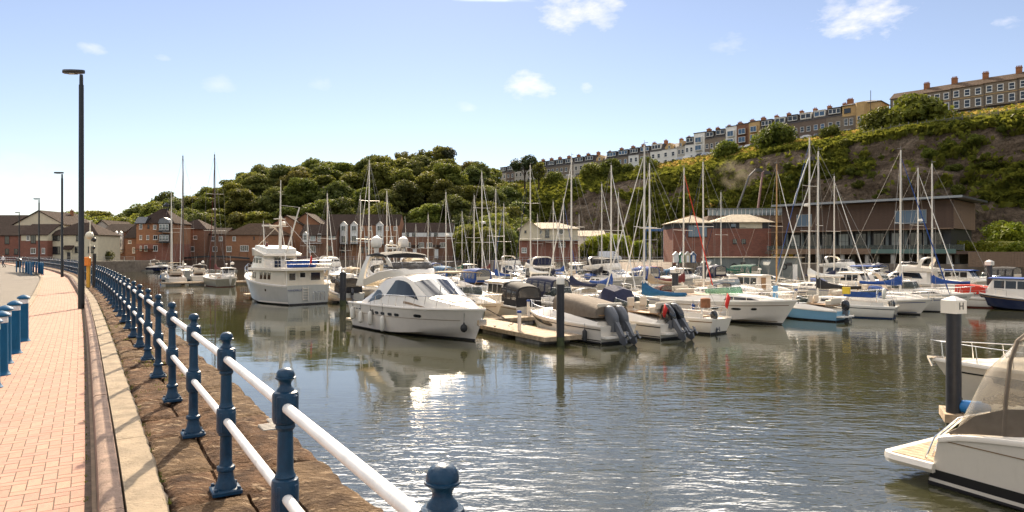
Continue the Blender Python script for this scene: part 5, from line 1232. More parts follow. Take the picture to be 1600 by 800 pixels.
# clifftop excavator arms working on the slope
def arm(px0, D0, px1, y1, D1, lab, mt, knee):
    a = atD(px0, D0, GZ); b = Vector(atD(px1, D1, 0)); b.z = zy(y1, D1)
    t = thing('long_reach_excavator', lab, 'excavator', a)
    mb = MB(); mb.cbox((0,0,1.9), (4.2,3,2.2), .2); mb.build('cab_body', M['yellow'], t)
    for s in (-1,1): mb = MB(); mb.cbox((0,s*1.3,.4), (4.6,.7,.9), .25); mb.build('track', M['rubber'], t)
    k = (b-a)*knee+Vector((0,0,3.0)); k = k.lerp(b-a, .0)
    mb = MB(); mb.tube([(0,0,2.4), tuple(k)], [.34,.26], 6); mb.build('boom', M[mt], t)
    mb = MB(); mb.tube([tuple(k), tuple(b-a)], [.24,.16], 6); mb.build('stick', M[mt], t)
    e = b-a; mb = MB(); mb.box((e.x+.6,e.y,e.z-.3), (1.6,1.0,.9)); mb.tube([(e.x+1.2,e.y,e.z-.3),(e.x+2.2,e.y,e.z-1.0)], [.4,.1], 6); mb.build('breaker_head', M['arm_dark'], t, False)
arm(1128, 168, 1181, 264, 190, 'long reach excavator with dark boom clawing at the cliff above the brick building', 'arm_dark', .78)
arm(1176, 170, 1194, 268, 190, 'long reach excavator with red boom beside the dusty scar', 'arm_red', .85)
arm(1222, 160, 1264, 246, 184, 'long reach excavator with pale boom behind the restaurant gable', 'steel_grey', .5)

# dust rising where the breaker works
mb = MB(); p = atD(1150, 187); mb.ell((p.x, p.y, zy(272,187)), (6.5,3.5,4.6), 20, 12); du = stuff(mb.build('dust_cloud', None))
m = bpy.data.materials.new('dust'); m.use_nodes = True; n = m.node_tree.nodes; l = m.node_tree.links; n.remove(n['Principled BSDF'])
pv = n.new('ShaderNodeVolumePrincipled'); pv.inputs['Color'].default_value = (.72,.62,.45,1); tc = n.new('ShaderNodeTexCoord')
t = n.new('ShaderNodeTexNoise'); t.inputs['Scale'].default_value = .22; t.inputs['Detail'].default_value = 4; l.new(tc.outputs['Object'], t.inputs['Vector'])
g_ = n.new('ShaderNodeVectorMath'); g_.operation = 'SUBTRACT'; l.new(tc.outputs['Object'], g_.inputs[0]); g_.inputs[1].default_value = (p.x, p.y, zy(272,187))
g2_ = n.new('ShaderNodeVectorMath'); g2_.operation = 'DIVIDE'; l.new(g_.outputs[0], g2_.inputs[0]); g2_.inputs[1].default_value = (6.5,3.5,4.6)
ln = n.new('ShaderNodeVectorMath'); ln.operation = 'LENGTH'; l.new(g2_.outputs[0], ln.inputs[0])
f1 = n.new('ShaderNodeMapRange'); f1.inputs['From Min'].default_value = 1.0; f1.inputs['From Max'].default_value = .2; l.new(ln.outputs['Value'], f1.inputs['Value'])
f2 = n.new('ShaderNodeMapRange'); f2.inputs['From Min'].default_value = .46; f2.inputs['From Max'].default_value = .64; f2.inputs['To Max'].default_value = .22; l.new(t.outputs['Fac'], f2.inputs['Value'])
mu = n.new('ShaderNodeMath'); mu.operation = 'MULTIPLY'; l.new(f1.outputs[0], mu.inputs[0]); l.new(f2.outputs[0], mu.inputs[1]); l.new(mu.outputs[0], pv.inputs['Density']); l.new(pv.outputs[0], n['Material Output'].inputs['Volume'])
du.data.materials.append(m)
# ================================================================== boats
class Hull:
    def __init__(s, L, B, hs, hb, dr=.5, rake=.9, tr=-.15, stern=.86, flare=.16, p=2.3, tm=.42, rnd=False, sheer=1.7, chz=.42):
        s.L, s.B, s.hs, s.hb, s.dr, s.rake, s.tr, s.stern, s.flare, s.p, s.tm, s.rnd, s.sh, s.chz = L, B, hs, hb, dr, rake, tr, stern, flare, p, tm, rnd, sheer, chz
    def half(s, t, p, st):
        if t < s.tm: return s.B/2*(st+(1-st)*math.sin(t/s.tm*math.pi/2))
        q = (t-s.tm)/(1-s.tm); return s.B/2*max(0, 1-q**p)
    def zs(s, t): return s.hs+(s.hb-s.hs)*t**s.sh
    def P(s, t, v, side=1, off=0.0):
        zs = s.zs(t); zk = -s.dr*(1-t**3.5)
        yb = s.half(t, s.p, s.stern)
        if s.rnd:
            y = yb*(1-(1-v)**2.4)**.62; z = zk+(zs-zk)*v
        else:
            yc = s.half(t, s.p*.66, s.stern*.97)*(1-s.flare*.5); zc = .02+s.chz*s.hb*t**2.8; vc = .34
            if v < vc: w = v/vc; y = yc*w; z = zk+(zc-zk)*w
            else: w = (v-vc)/(1-vc); y = yc+(yb-yc)*w**1.15; z = zc+(zs-zc)*w
        zf = max(0, (z+s.dr)/(zs+s.dr))
        x = -s.L/2+t*s.L-s.rake*t**2.2*(1-zf)-s.tr*(1-t)**4*zf
        return Vector((x, side*(y+off), z))
    def vz(s, t, z):
        a, b = 0.0, 1.0
        for _ in range(18):
            m = (a+b)/2
            if s.P(t, m).z < z: a = m
            else: b = m
        return a
    def tx(s, x):
        a, b = 0.0, 1.0
        for _ in range(18):
            m = (a+b)/2
            if s.P(m, 1).x < x: a = m
            else: b = m
        return a
    def body(s, nt=18, nv=9):
        mb = MB(); ts = [1-(1-i/nt)**1.25 for i in range(nt+1)]
        secs = []
        for t in ts: secs.append([s.P(t, 1-k/nv, -1) for k in range(nv)]+[s.P(t, k/nv, 1) for k in range(nv+1)])
        mb.loft(secs, False, True, False); return mb
    def deck(s, drop=.04, inset=.05, nt=16, t0=0.0, t1=.995):
        mb = MB(); secs = []
        for i in range(nt+1):
            t = t0+(t1-t0)*i/nt; p = s.P(t, 1); y = max(.01, p.y-inset); z = p.z-drop
            secs.append([(p.x,-y,z),(p.x,-y*.5,z+.03),(p.x,0,z+.045),(p.x,y*.5,z+.03),(p.x,y,z)])
        mb.loft(secs, False, False, False); return mb
    def gunwale(s, h=.05, w=.06, nt=20):
        mb = MB()
        for sd in (-1, 1):
            mb.loft([[s.P(t,1,sd,.012)+Vector((0,0,-.06)), s.P(t,1,sd,.018)+Vector((0,0,h*.6)), s.P(t,1,sd,0)+Vector((0,0,h)), s.P(t,1,sd,-min(w, s.P(t,1).y))+Vector((0,0,h)), s.P(t,1,sd,-min(w, s.P(t,1).y))+Vector((0,0,-.06))] for t in [i/nt for i in range(nt+1)]], False)
        return mb
    def band(s, z0, z1, t0=0.0, t1=1.0, off=.008, nt=20, transom=True, nv=2):
        """strip on the hull between heights (numbers or functions of t)"""
        f0 = z0 if callable(z0) else (lambda t: z0); f1 = z1 if callable(z1) else (lambda t: z1)
        mb = MB()
        for sd in (-1, 1):
            secs = []
            for i in range(nt+1):
                t = t0+(t1-t0)*i/nt; a = s.vz(t, f0(t)); b = s.vz(t, f1(t))
                secs.append([s.P(t, a+(b-a)*k/nv, sd, off) for k in range(nv+1)])
            mb.loft(secs, False, False, False)
        if transom and t0 == 0:
            a = s.vz(0, f0(0)); b = s.vz(0, f1(0))
            mb.loft([[s.P(0, a+(b-a)*k/2, sd, off)+Vector((-off,0,0)) for k in range(3)] for sd in (-1,1)], False, False, False)
        return mb
    def patch(s, t0, t1, z0, z1, sd, off=.012, n=4, slant=0.0):
        """window let on to the hull side"""
        mb = MB(); secs = []
        for i in range(n+1):
            f = i/n; t = t0+(t1-t0)*f; e = 1 if 0 < i < n else .55
            zm = (z0+z1)/2; hh = (z1-z0)/2*e
            sl = slant*(f-.5)
            a = s.vz(t, zm-hh+sl); b = s.vz(t, zm+hh+sl)
            secs.append([s.P(t, a, sd, 0), s.P(t, a, sd, off), s.P(t, b, sd, off), s.P(t, b, sd, 0)])
        mb.loft(secs, False, True, True); return mb
class Cab:
    """lofted superstructure: sections (x, half width low, z low, half width high, z high, crown)"""
    def __init__(s, secs): s.s = sorted(secs, key=lambda q: q[0]); s.x = [q[0] for q in s.s]
    def at(s, x): return [float(np.interp(x, s.x, [q[i] for q in s.s])) for i in range(1, 6)]
    def side(s, x, f, sd=1, off=0.0):
        wb, zb, wt, zt, cr = s.at(x); n = Vector((0, sd*(zt-zb), (wb-wt))); n = n.normalized() if n.length > 1e-6 else Vector((0,sd,0))
        return Vector((x, sd*lerp(wb, wt, f), lerp(zb, zt, f)))+n*off
    def top(s, x, g, off=0.0):
        wb, zb, wt, zt, cr = s.at(x)
        e = .02; a = s.at(x-e); b = s.at(x+e); sl = (b[3]-a[3])/(2*e)
        return Vector((x, g*wt, zt+cr*(1-g*g)))+Vector((-sl,0,1)).normalized()*off
    def body(s):
        mb = MB(); secs = []
        for x in s.x:
            wb, zb, wt, zt, cr = s.at(x); r = min(.1*abs(zt-zb), .08, wt*.3)
            secs.append([(x,-wb,zb),(x,-lerp(wb,wt,.5),lerp(zb,zt,.5)),(x,-wt-.0*r,zt-r),(x,-wt+r,zt+cr*.1),(x,-wt*.5,zt+cr*.75),(x,0,zt+cr),(x,wt*.5,zt+cr*.75),(x,wt-r,zt+cr*.1),(x,wt,zt-r),(x,lerp(wb,wt,.5),lerp(zb,zt,.5)),(x,wb,zb)])
        mb.loft(secs, False); return mb
    def win(s, poly, sd, off=.012):
        """window following the curved side: strips between stations"""
        xs0 = [p[0] for p in poly]; a, b = min(xs0)+1e-4, max(xs0)-1e-4
        xs = sorted(set([a, b]+[x for x in xs0 if a < x < b]+[x for x in s.x if a < x < b]+[a+(b-a)*k/6 for k in range(1, 6)]))
        def span(x):
            fs = []
            for i in range(len(poly)):
                (x0, f0), (x1, f1) = poly[i], poly[(i+1) % len(poly)]
                if (x0-x)*(x1-x) <= 0 and abs(x1-x0) > 1e-9: fs.append(f0+(f1-f0)*(x-x0)/(x1-x0))
            return (min(fs), max(fs)) if fs else (.5, .5)
        mb = MB(); secs = []
        for x in xs:
            f0, f1 = span(x); fm = (f0+f1)/2
            secs.append([s.side(x, f0, sd, -.01), s.side(x, f0, sd, off), s.side(x, fm, sd, off), s.side(x, f1, sd, off), s.side(x, f1, sd, -.01)])
        mb.loft(secs, False, True, True); return mb
    def pane(s, x0, x1, g0, g1, off=.012, nx=3, ng=3):
        mb = MB()
        mb.loft([[s.top(x0+(x1-x0)*i/nx, g0+(g1-g0)*k/ng, off) for k in range(ng+1)] for i in range(nx+1)], False, False, False); return mb
def arc(pts, n=8):
    """smooth polyline through control points (Catmull-Rom)"""
    P = [Vector(p) for p in pts]; P = [P[0]*2-P[1]]+P+[P[-1]*2-P[-2]]; out = []
    for i in range(1, len(P)-2):
        for k in range(n):
            t = k/n; a, b, c, d = P[i-1:i+3]
            out.append(.5*((2*b)+(-a+c)*t+(2*a-5*b+4*c-d)*t*t+(-a+3*b-3*c+d)*t**3))
    out.append(P[-2]); return out
FONT = {}
def text_on(parent, txt, size, Mx, mt, name='lettering', depth=.004):
    c = bpy.data.curves.new(name, 'FONT'); c.body = txt; c.size = size; c.extrude = depth; c.align_x = 'CENTER'; c.align_y = 'CENTER'
    o = bpy.data.objects.new('tmp', c); C.objects.link(o); dg = bpy.context.evaluated_depsgraph_get(); dg.update()
    me = bpy.data.meshes.new_from_object(o.evaluated_get(dg)); bpy.data.objects.remove(o); me.materials.clear(); me.materials.append(M[mt])
    o = link(name, me, parent); o.matrix_local = Mx; return o
def bow_rail(H, t, h=.55, t0=.45, n=6, r=.014, mt='chrome', inset=.07, name='guard_rail', drop=0):
    def rp(q, sd, z): p = H.P(q, 1, sd, -min(inset, H.P(q,1).y)); return Vector((p.x, p.y, p.z+z))
    mb = MB(); ts = [t0+(.985-t0)*i/12 for i in range(13)]
    pts = [rp(q, -1, h*(1+.15*(q-t0))) for q in ts]; tip = H.P(1,1)+Vector((.06,0,h*1.12))
    mb.tube([rp(t0,-1,0)]+pts+[tip]+[rp(q, 1, h*(1+.15*(q-t0))) for q in reversed(ts)]+[rp(t0,1,0)], r, 5)
    rl = mb.build(name, M[mt], t)
    for i in range(1, n+1):
        q = t0+(.97-t0)*i/n
        for sd in (-1,1):
            mb = MB(); mb.tube([rp(q, sd, 0), rp(q+.006, sd, h*(1+.15*(q-t0)))], r*.9, 5); mb.build('stanchion', M[mt], rl)
    return rl
def lifelines(H, t, h=.62, t0=.02, t1=.98, n=7, mt='chrome'):
    for sd in (-1,1):
        mb = MB(); pts = []
        for i in range(n+1):
            q = t0+(t1-t0)*i/n; p = H.P(q,1,sd,-.06 if q < .95 else -min(.02,H.P(q,1).y)); pts.append(p)
        for i in range(n):
            pass
        mb.tube([p+Vector((0,0,h)) for p in pts], .009, 4); mb.tube([p+Vector((0,0,h*.5)) for p in pts], .007, 4)
        rl = mb.build('lifeline', M['wire'], t)
        for p in pts: mb = MB(); mb.tube([p, p+Vector((0,0,h))], .014, 5); mb.build('stanchion', M[mt], rl)
def fender(t, p, h=.55, r=.11, mt='fender_white', rope=.5):
    mb = MB(); p = Vector(p); mb.lathe([(.02,-.03),(r*.6,.0),(r,.10*h),(r,.88*h),(r*.6,h),(.025,h+.05)], 10, p); f = mb.build('fender', M[mt], t)
    mb = MB(); mb.tube([p+Vector((0,0,h+.03)), p+Vector((0,0,h+rope))], .012, 4); mb.build('fender_rope', M['rope_dark'], f)
def outboard(t, p, s=1.0, tilt=35, mt='engine_black', rz=0.0, low='engine_grey'):
    """outboard hung on the transom, tilted up; leans aft (-x)"""
    c = math.cos(R(tilt)); n = math.sin(R(tilt)); p = Vector(p)
    def q(x, y, z): return p+Vector((x*c+z*n, y, -x*n+z*c))*s
    e = bpy.data.objects.new('outboard_motor', None)
    mb = MB()
    mb.loft([[q((x0+x1)/2+(x1-x0)/2*math.copysign(abs(math.cos(a))**.7,math.cos(a)), w*math.copysign(abs(math.sin(a))**.7,math.sin(a)), z) for a in np.linspace(0,6.2832,17)[:-1]] for z,x0,x1,w in ((.12,-.20,.14,.10),(.22,-.29,.20,.14),(.36,-.34,.24,.17),(.56,-.35,.25,.175),(.76,-.32,.20,.165),(.89,-.24,.10,.13),(.94,-.14,.0,.07))], True)
    o = mb.build('outboard_motor', M[mt], t)
    mb = MB(); mb.loft([[q(x0,-w,z),q(x1,-w,z),q(x1,w,z),q(x0,w,z)] for z,x0,x1,w in ((.32,-.22,.14,.12),(-.05,-.20,.02,.07),(-.45,-.18,.02,.06),(-.52,-.24,.10,.07),(-.58,-.24,.10,.06),(-.78,-.16,.02,.02))], True); mb.build('drive_leg', M[low], o)
    mb = MB(); mb.tube([q(-.24,0,-.55), q(-.42,0,-.55)], .05*s, 6)
    for k in range(3):
        a = k*2.094; mb.loft([[q(-.34,math.cos(a+j)*r_,-.55+math.sin(a+j)*r_) for j in (-.35,.35)]+[q(-.37,math.cos(a+j)*r_,-.55+math.sin(a+j)*r_) for j in (.35,-.35)] for r_ in (.04,.19)], True)
    mb.build('propeller', M['engine_grey'], o)
    mb = MB(); mb.box(p+Vector((.10,0,.02))*s, (.22*s,.26*s,.34*s)); mb.build('bracket', M[low], o, False)
    return o
def flag(t, p, h=.9, mt='red_flag', lean=-.35):
    p = Vector(p); mb = MB(); mb.tube([p, p+Vector((lean*h,0,h))], .012, 5); s_ = mb.build('flag_staff', M['wood_mast'], t)
    mb = MB(); e = p+Vector((lean*h,0,h)); 
    mb.loft([[e+Vector((-.02,0,0)), e+Vector((lean*-.45*h*.6-.0,0.02,-h*.55))],[e+Vector((-.16,.05,-.12)), e+Vector((.05,.07,-h*.68))],[e+Vector((-.22,-.02,-.28)), e+Vector((-.02,-.03,-h*.78))]], False, False, False)
    f = mb.build('ensign', M[mt], s_, True); md = f.modifiers.new('thickness', 'SOLIDIFY'); md.thickness = .012
def hull_parts(t, H, hullm='gelcoat', deckm='deck_white', anti='antifoul_dark', stripes=(), rub=None):
    o = H.body().build('hull', M[hullm], t, True, 38)
    H.deck().build('deck', M[deckm], t, True, 50)
    H.gunwale().build('gunwale', M[rub or 'gelcoat'], t, True, 50)
    H.band(-.12, .10, off=.018, nt=40, nv=6).build('boot_top', M[anti], o, True)
    for (a, b, t0, t1, mt) in stripes: H.band(a, b, t0, t1, .010, 20, False).build('stripe', M[mt], o, True)
    return o
def canopy_arch(x0, x1, w0, w1, z0, h0, h1, n=5, rake0=.0, rake1=.0, roundness=.75):
    """cloth hood: arched sections from x0 to x1"""
    secs = []
    for i in range(n+1):
        f = i/n; x = lerp(x0, x1, f); w = lerp(w0, w1, f); h = lerp(h0, h1, f)+.10*math.sin(math.pi*f)
        secs.append([Vector((x, w*c, z0+h*s_)) for c, s_ in ((-1,0),(-.99,.35),(-.95,.72),(-.80,.92),(-.45,1.0),(0,1.03),(.45,1.0),(.80,.92),(.95,.72),(.99,.35),(1,0))])
    return secs
def hood(t, x0, x1, w0, w1, z0, h0, h1, mt, n=5, clear=None, cap0=True, cap1=True, name='canopy'):
    secs = canopy_arch(x0, x1, w0, w1, z0, h0, h1, n)
    mb = MB(); mb.loft(secs, False, cap0, cap1); o = mb.build(name, M[mt], t, True, 50)
    if clear:
        def sp(i, f, sd, off=.012):    # between points 0..3 of the arch
            a = secs[i]; k = f*3; j = min(2, int(k)); p = a[j].lerp(a[j+1], k-j) if sd < 0 else a[10-j].lerp(a[9-j], k-j)
            return p+Vector((0, sd*off, .002))
        for sd in (-1,1):
            for i in range(0, n):
                mb = MB(); fr = .12
                def q(i0, fr_, f): 
                    a = sp(i0, f, sd); b = sp(i0+1, f, sd); return a.lerp(b, fr_)
                mb.loft([[q(i,fr,f) for f in (.28,.45,.62,.80)],[q(i,1-fr,f) for f in (.28,.45,.62,.80)]], False, False, False); mb.build('canopy_window', M[clear], o, True)
        for e, sec in ((0, secs[0]),(1, secs[-1])):
            cx = -.015 if e == 0 and x0 < x1 else .015
            mb = MB(); b = [sec[1], sec[2], sec[3], sec[5], sec[7], sec[8], sec[9]]; cc = sum(b, Vector())/7
            mb.loft([[cc+(p-cc)*.84+Vector((cx,0,0)) for p in b],[cc+(p-cc)*.84+Vector((cx*1.4,0,0)) for p in b]], True); mb.build('canopy_window', M[clear], o, False)
    return o
def boat(name, label, cat, pos, head, group=None):
    t = thing(name, label, cat, (pos[0], pos[1], 0), math.atan2(head[1], head[0]), group)
    t.rotation_euler = (random.uniform(-.008,.008), random.uniform(-.004,.004), t.rotation_euler[2])
    return t

# ---------------------------------------------------------------- sailing yacht
def sailboat(label, pos, head, L=9.0, mast=12.5, hullm='gelcoat', cover='canvas_navy', hoodm=None, furl='canvas_white', stripe='stripe_blue', anti='antifoul_dark', mastm='alloy', radar=False, ob=False, detail=1, boomcover=True, B=None, spread=1, letters=None, lee=True, mx=.08, raked=0.0, cabcol='deck_white'):
    t = boat('sailing_yacht', label, 'sailing boat', pos, head, 'sailing boats moored in the marina')
    B = B or L*.315
    H = Hull(L, B, .095*L+.05, .125*L+.08, .07*L, .16*L, .05*L, .70, .1, 2.0, .45, True, 1.6)
    hull_parts(t, H, hullm, 'deck_white', anti, ((lambda q: H.zs(q)-.20, lambda q: H.zs(q)-.14, 0, 1, stripe),))
    zd = H.zs(.5)
    cab = Cab([(-.16*L,B*.30,zd-.05,B*.27,zd+.40,.06),(-.06*L,B*.31,zd-.05,B*.27,zd+.44,.06),(.12*L,B*.25,zd-.05,B*.21,zd+.38,.05),(.24*L,B*.13,zd,B*.10,zd+.22,.03),(.28*L,B*.06,zd,B*.05,zd+.05,.0)])
    cb = cab.body().build('cabin', M[cabcol], t, True, 40)
    for sd in (-1,1):
        for (a, b) in ((-.13,-.05),(-.03,.04),(.06,.12)):
            cab.win([(a*L,.35),(b*L,.38),(b*L-.05,.78),(a*L+.04,.78)], sd).build('window', M['boat_glass'], cb, False)
    # cockpit coaming and well
    mb = MB()
    for sd in (-1,1): mb.loft([[(x,sd*B*.34,H.zs(H.tx(x))-.05),(x,sd*B*.33,H.zs(H.tx(x))+.28),(x,sd*B*.26,H.zs(H.tx(x))+.28),(x,sd*B*.25,H.zs(H.tx(x))-.05)] for x in (-.46*L,-.3*L,-.16*L)], True)
    mb.build('cockpit_coaming', M['deck_white'], t, True, 40)
    mb = MB(); mb.box((-.3*L,0,H.hs+.06), (.26*L,B*.48,.05)); mb.build('cockpit_sole', M['teak'], t, False)
    mb = MB(); mb.tube([(-.40*L,0,H.hs+.0),(-.39*L,0,H.hs+.75)], .04, 6); mb.tube([(-.395*L,.36*math.cos(a),H.hs+.75+.36*math.sin(a)) for a in np.linspace(0,6.283,13)], .018, 4); mb.build('steering_wheel', M['chrome'], t)
    if hoodm: hood(t, -.17*L, -.05*L, B*.31, B*.29, zd+.30, .62, .35, hoodm, 3, 'clear_vinyl', name='sprayhood')
    X = mx*L; zm = zd+.42; top = Vector((X-raked,0,mast)); r = .0048*mast+.012
    ms_ = MB(); ms_.tube([(X,0,zm-.4),(X-raked*.5,0,mast*.55),tuple(top)], [r*1.05,r,r*.75], 8); mst = ms_.build('mast', M[mastm], t)
    for k in range(spread):
        z = mast*((.52,) if spread == 1 else (.40,.68))[k]+.3; wd = B*.42*(1-.2*k)
        mb = MB(); mb.tube([(X-.1,-wd,z+.03),(X-raked*z/mast,0,z),(X-.1,wd,z+.03)], .022, 5); mb.build('spreader', M['alloy'], mst)
    mb = MB(); mb.tube([tuple(top), tuple(top+Vector((0,0,.35)))], .012, 4); mb.box(top+Vector((-.12,0,.16)), (.3,.03,.03)); mb.build('masthead_vane', M['wire'], mst, False)
    if radar:
        mb = MB(); mb.lathe([(.24,-.10),(.27,0),(.24,.12),(.1,.16)], 12, (X+.32,0,mast*.58)); mb.box((X+.14,0,mast*.58-.12), (.3,.12,.05)); mb.build('radome', M['canvas_white'], mst)
    bowp = H.P(.985,1); sternp = H.P(.0,1); ch = H.P(.52,1)
    wires = [(top, Vector((sternp.x+.1,0,sternp.z+.1)))]
    for sd in (-1,1):
        spz = mast*(.52 if spread == 1 else .68)+.33; wdt = B*.42*(1 if spread == 1 else .8)
        wires += [(top-Vector((0,0,.2)), Vector((X-.1,sd*wdt,spz))), (Vector((X-.1,sd*wdt,spz)), Vector((X-.15,sd*B*.44,zd))), (Vector((X,0,mast*.50)), Vector((X-.5,sd*B*.43,zd)))]
    wr = .012
    for a, b in wires: mb = MB(); mb.tube([a, b], wr, 4, False); mb.build('stay', M['wire'], t)
    if furl:
        mb = MB(); a = Vector((bowp.x-.1,0,bowp.z+.25)); b = top-Vector((0,0,.5))
        mb.tube([a, a.lerp(b,.06), a.lerp(b,.4), a.lerp(b,.9), b], [.02,.050,.042,.026,.010], 7); mb.build('furled_sail', M[furl], t)
    else: mb = MB(); mb.tube([bowp, top], wr, 4, False); mb.build('stay', M['wire'], t)
    bl_ = .36*L; zb_ = zm+.62
    mb = MB(); mb.tube([(X-.08,0,zb_),(X-bl_,0,zb_+.06)], .05, 6); bm_ = mb.build('boom', M['alloy'], t)
    if cover:
        secs = []
        for i in range(9):
            f = i/8; x = X+.10-f*(bl_+.05); h = (.80*(1-f)**4+.26)*(.8+.02*L); w = .13*(1-.45*f)+.02
            secs.append([(x, w*math.cos(a)*(.55 if math.sin(a) > .5 else 1), zb_-.06+f*.06+h*.5*(1+math.sin(a))*(1 if math.sin(a) > -1 else 1)+.012*math.sin(i*5)) for a in np.linspace(0,2*math.pi,9)[:-1]])
        mb = MB(); mb.loft(secs, True); mb.build('sail_cover', M[cover], bm_, True, 60)
    if detail:
        lifelines(H, t, .6)
        mb = MB(); p0 = H.P(.90,1,-1,-.05); p1 = H.P(.90,1,1,-.05); z = Vector((0,0,.62)); tip = H.P(1,1)+Vector((.05,0,.66))
        mb.tube(arc([p0+z, p0.lerp(tip,.55)+Vector((0,-.05,.3)), tip, p1.lerp(tip,.55)+Vector((0,.05,.3)), p1+z],4), .016, 5); mb.tube([p0,p0+z],.016,5); mb.tube([p1,p1+z],.016,5); mb.build('pulpit', M['chrome'], t)
        mb = MB(); p0 = H.P(.03,1,-1,-.06); p1 = H.P(.03,1,1,-.06); q0 = H.P(.14,1,-1,-.06); q1 = H.P(.14,1,1,-.06)
        mb.tube([q0+z,p0+z,p1+z,q1+z], .016, 5); mb.tube([p0,p0+z],.016,5); mb.tube([p1,p1+z],.016,5); mb.tube([p0+z*.5,p1+z*.5],.012,5); mb.build('pushpit', M['chrome'], t)
        for q in (.35,.6): fender(t, H.P(q,1,-1,.13)+Vector((0,0,-.75)), .5, .1, 'fender_white' if q < .5 else 'fender_blue', .35)
    if ob: outboard(t, H.P(0,1)*0+Vector((-.5*L-.12, B*.12, H.hs*.75)), .72, 8)
    if letters: text_on(t, letters, .22, Matrix.Translation((-.5*L-.03, -B*.12, H.hs*.72)) @ Matrix.Rotation(-R(90),4,'Z') @ Matrix.Rotation(R(90),4,'X'), 'stripe_blue', 'boat_name')
    return t, H

# ---------------------------------------------------------------- motor boats
def windscreen(t, H, x0, x1, wb, z0, h, glass='clear_glass', rk=.45, frame='chrome', sidelen=1.1):
    """wrap-round raked screen: front edge at x0, ends at x1"""
    low = arc([(x1,-wb,z0+.02),(x0-.35,-wb*.94,z0),(x0,-wb*.45,z0),(x0+.04,0,z0),(x0,wb*.45,z0),(x0-.35,wb*.94,z0),(x1,wb,z0+.02)], 4)
    n = len(low); 
    def upf(i, p):
        f = abs(i/(n-1)-.5)*2; e = h*(1-.35*max(0, f-.7)/.3)
        return Vector((p.x-rk*h*1.1*(1-f*.6), p.y*.93, p.z+e))
    up = [upf(i, p) for i, p in enumerate(low)]
    mb = MB(); mb.loft([low, [a.lerp(b,.5)+Vector((.02,0,0)) for a, b in zip(low, up)], up], False, False, False); o = mb.build('windscreen', M[glass], t, True, 60)
    sm_ = o.modifiers.new('t','SOLIDIFY'); sm_.thickness = .012
    mb = MB(); mb.tube(up, .020, 5); mb.tube(low, .016, 4)
    for i in (n//4, n//2, 3*n//4): mb.tube([low[i], up[i]], .016, 4)
    mb.build('screen_frame', M[frame], o)
    return up
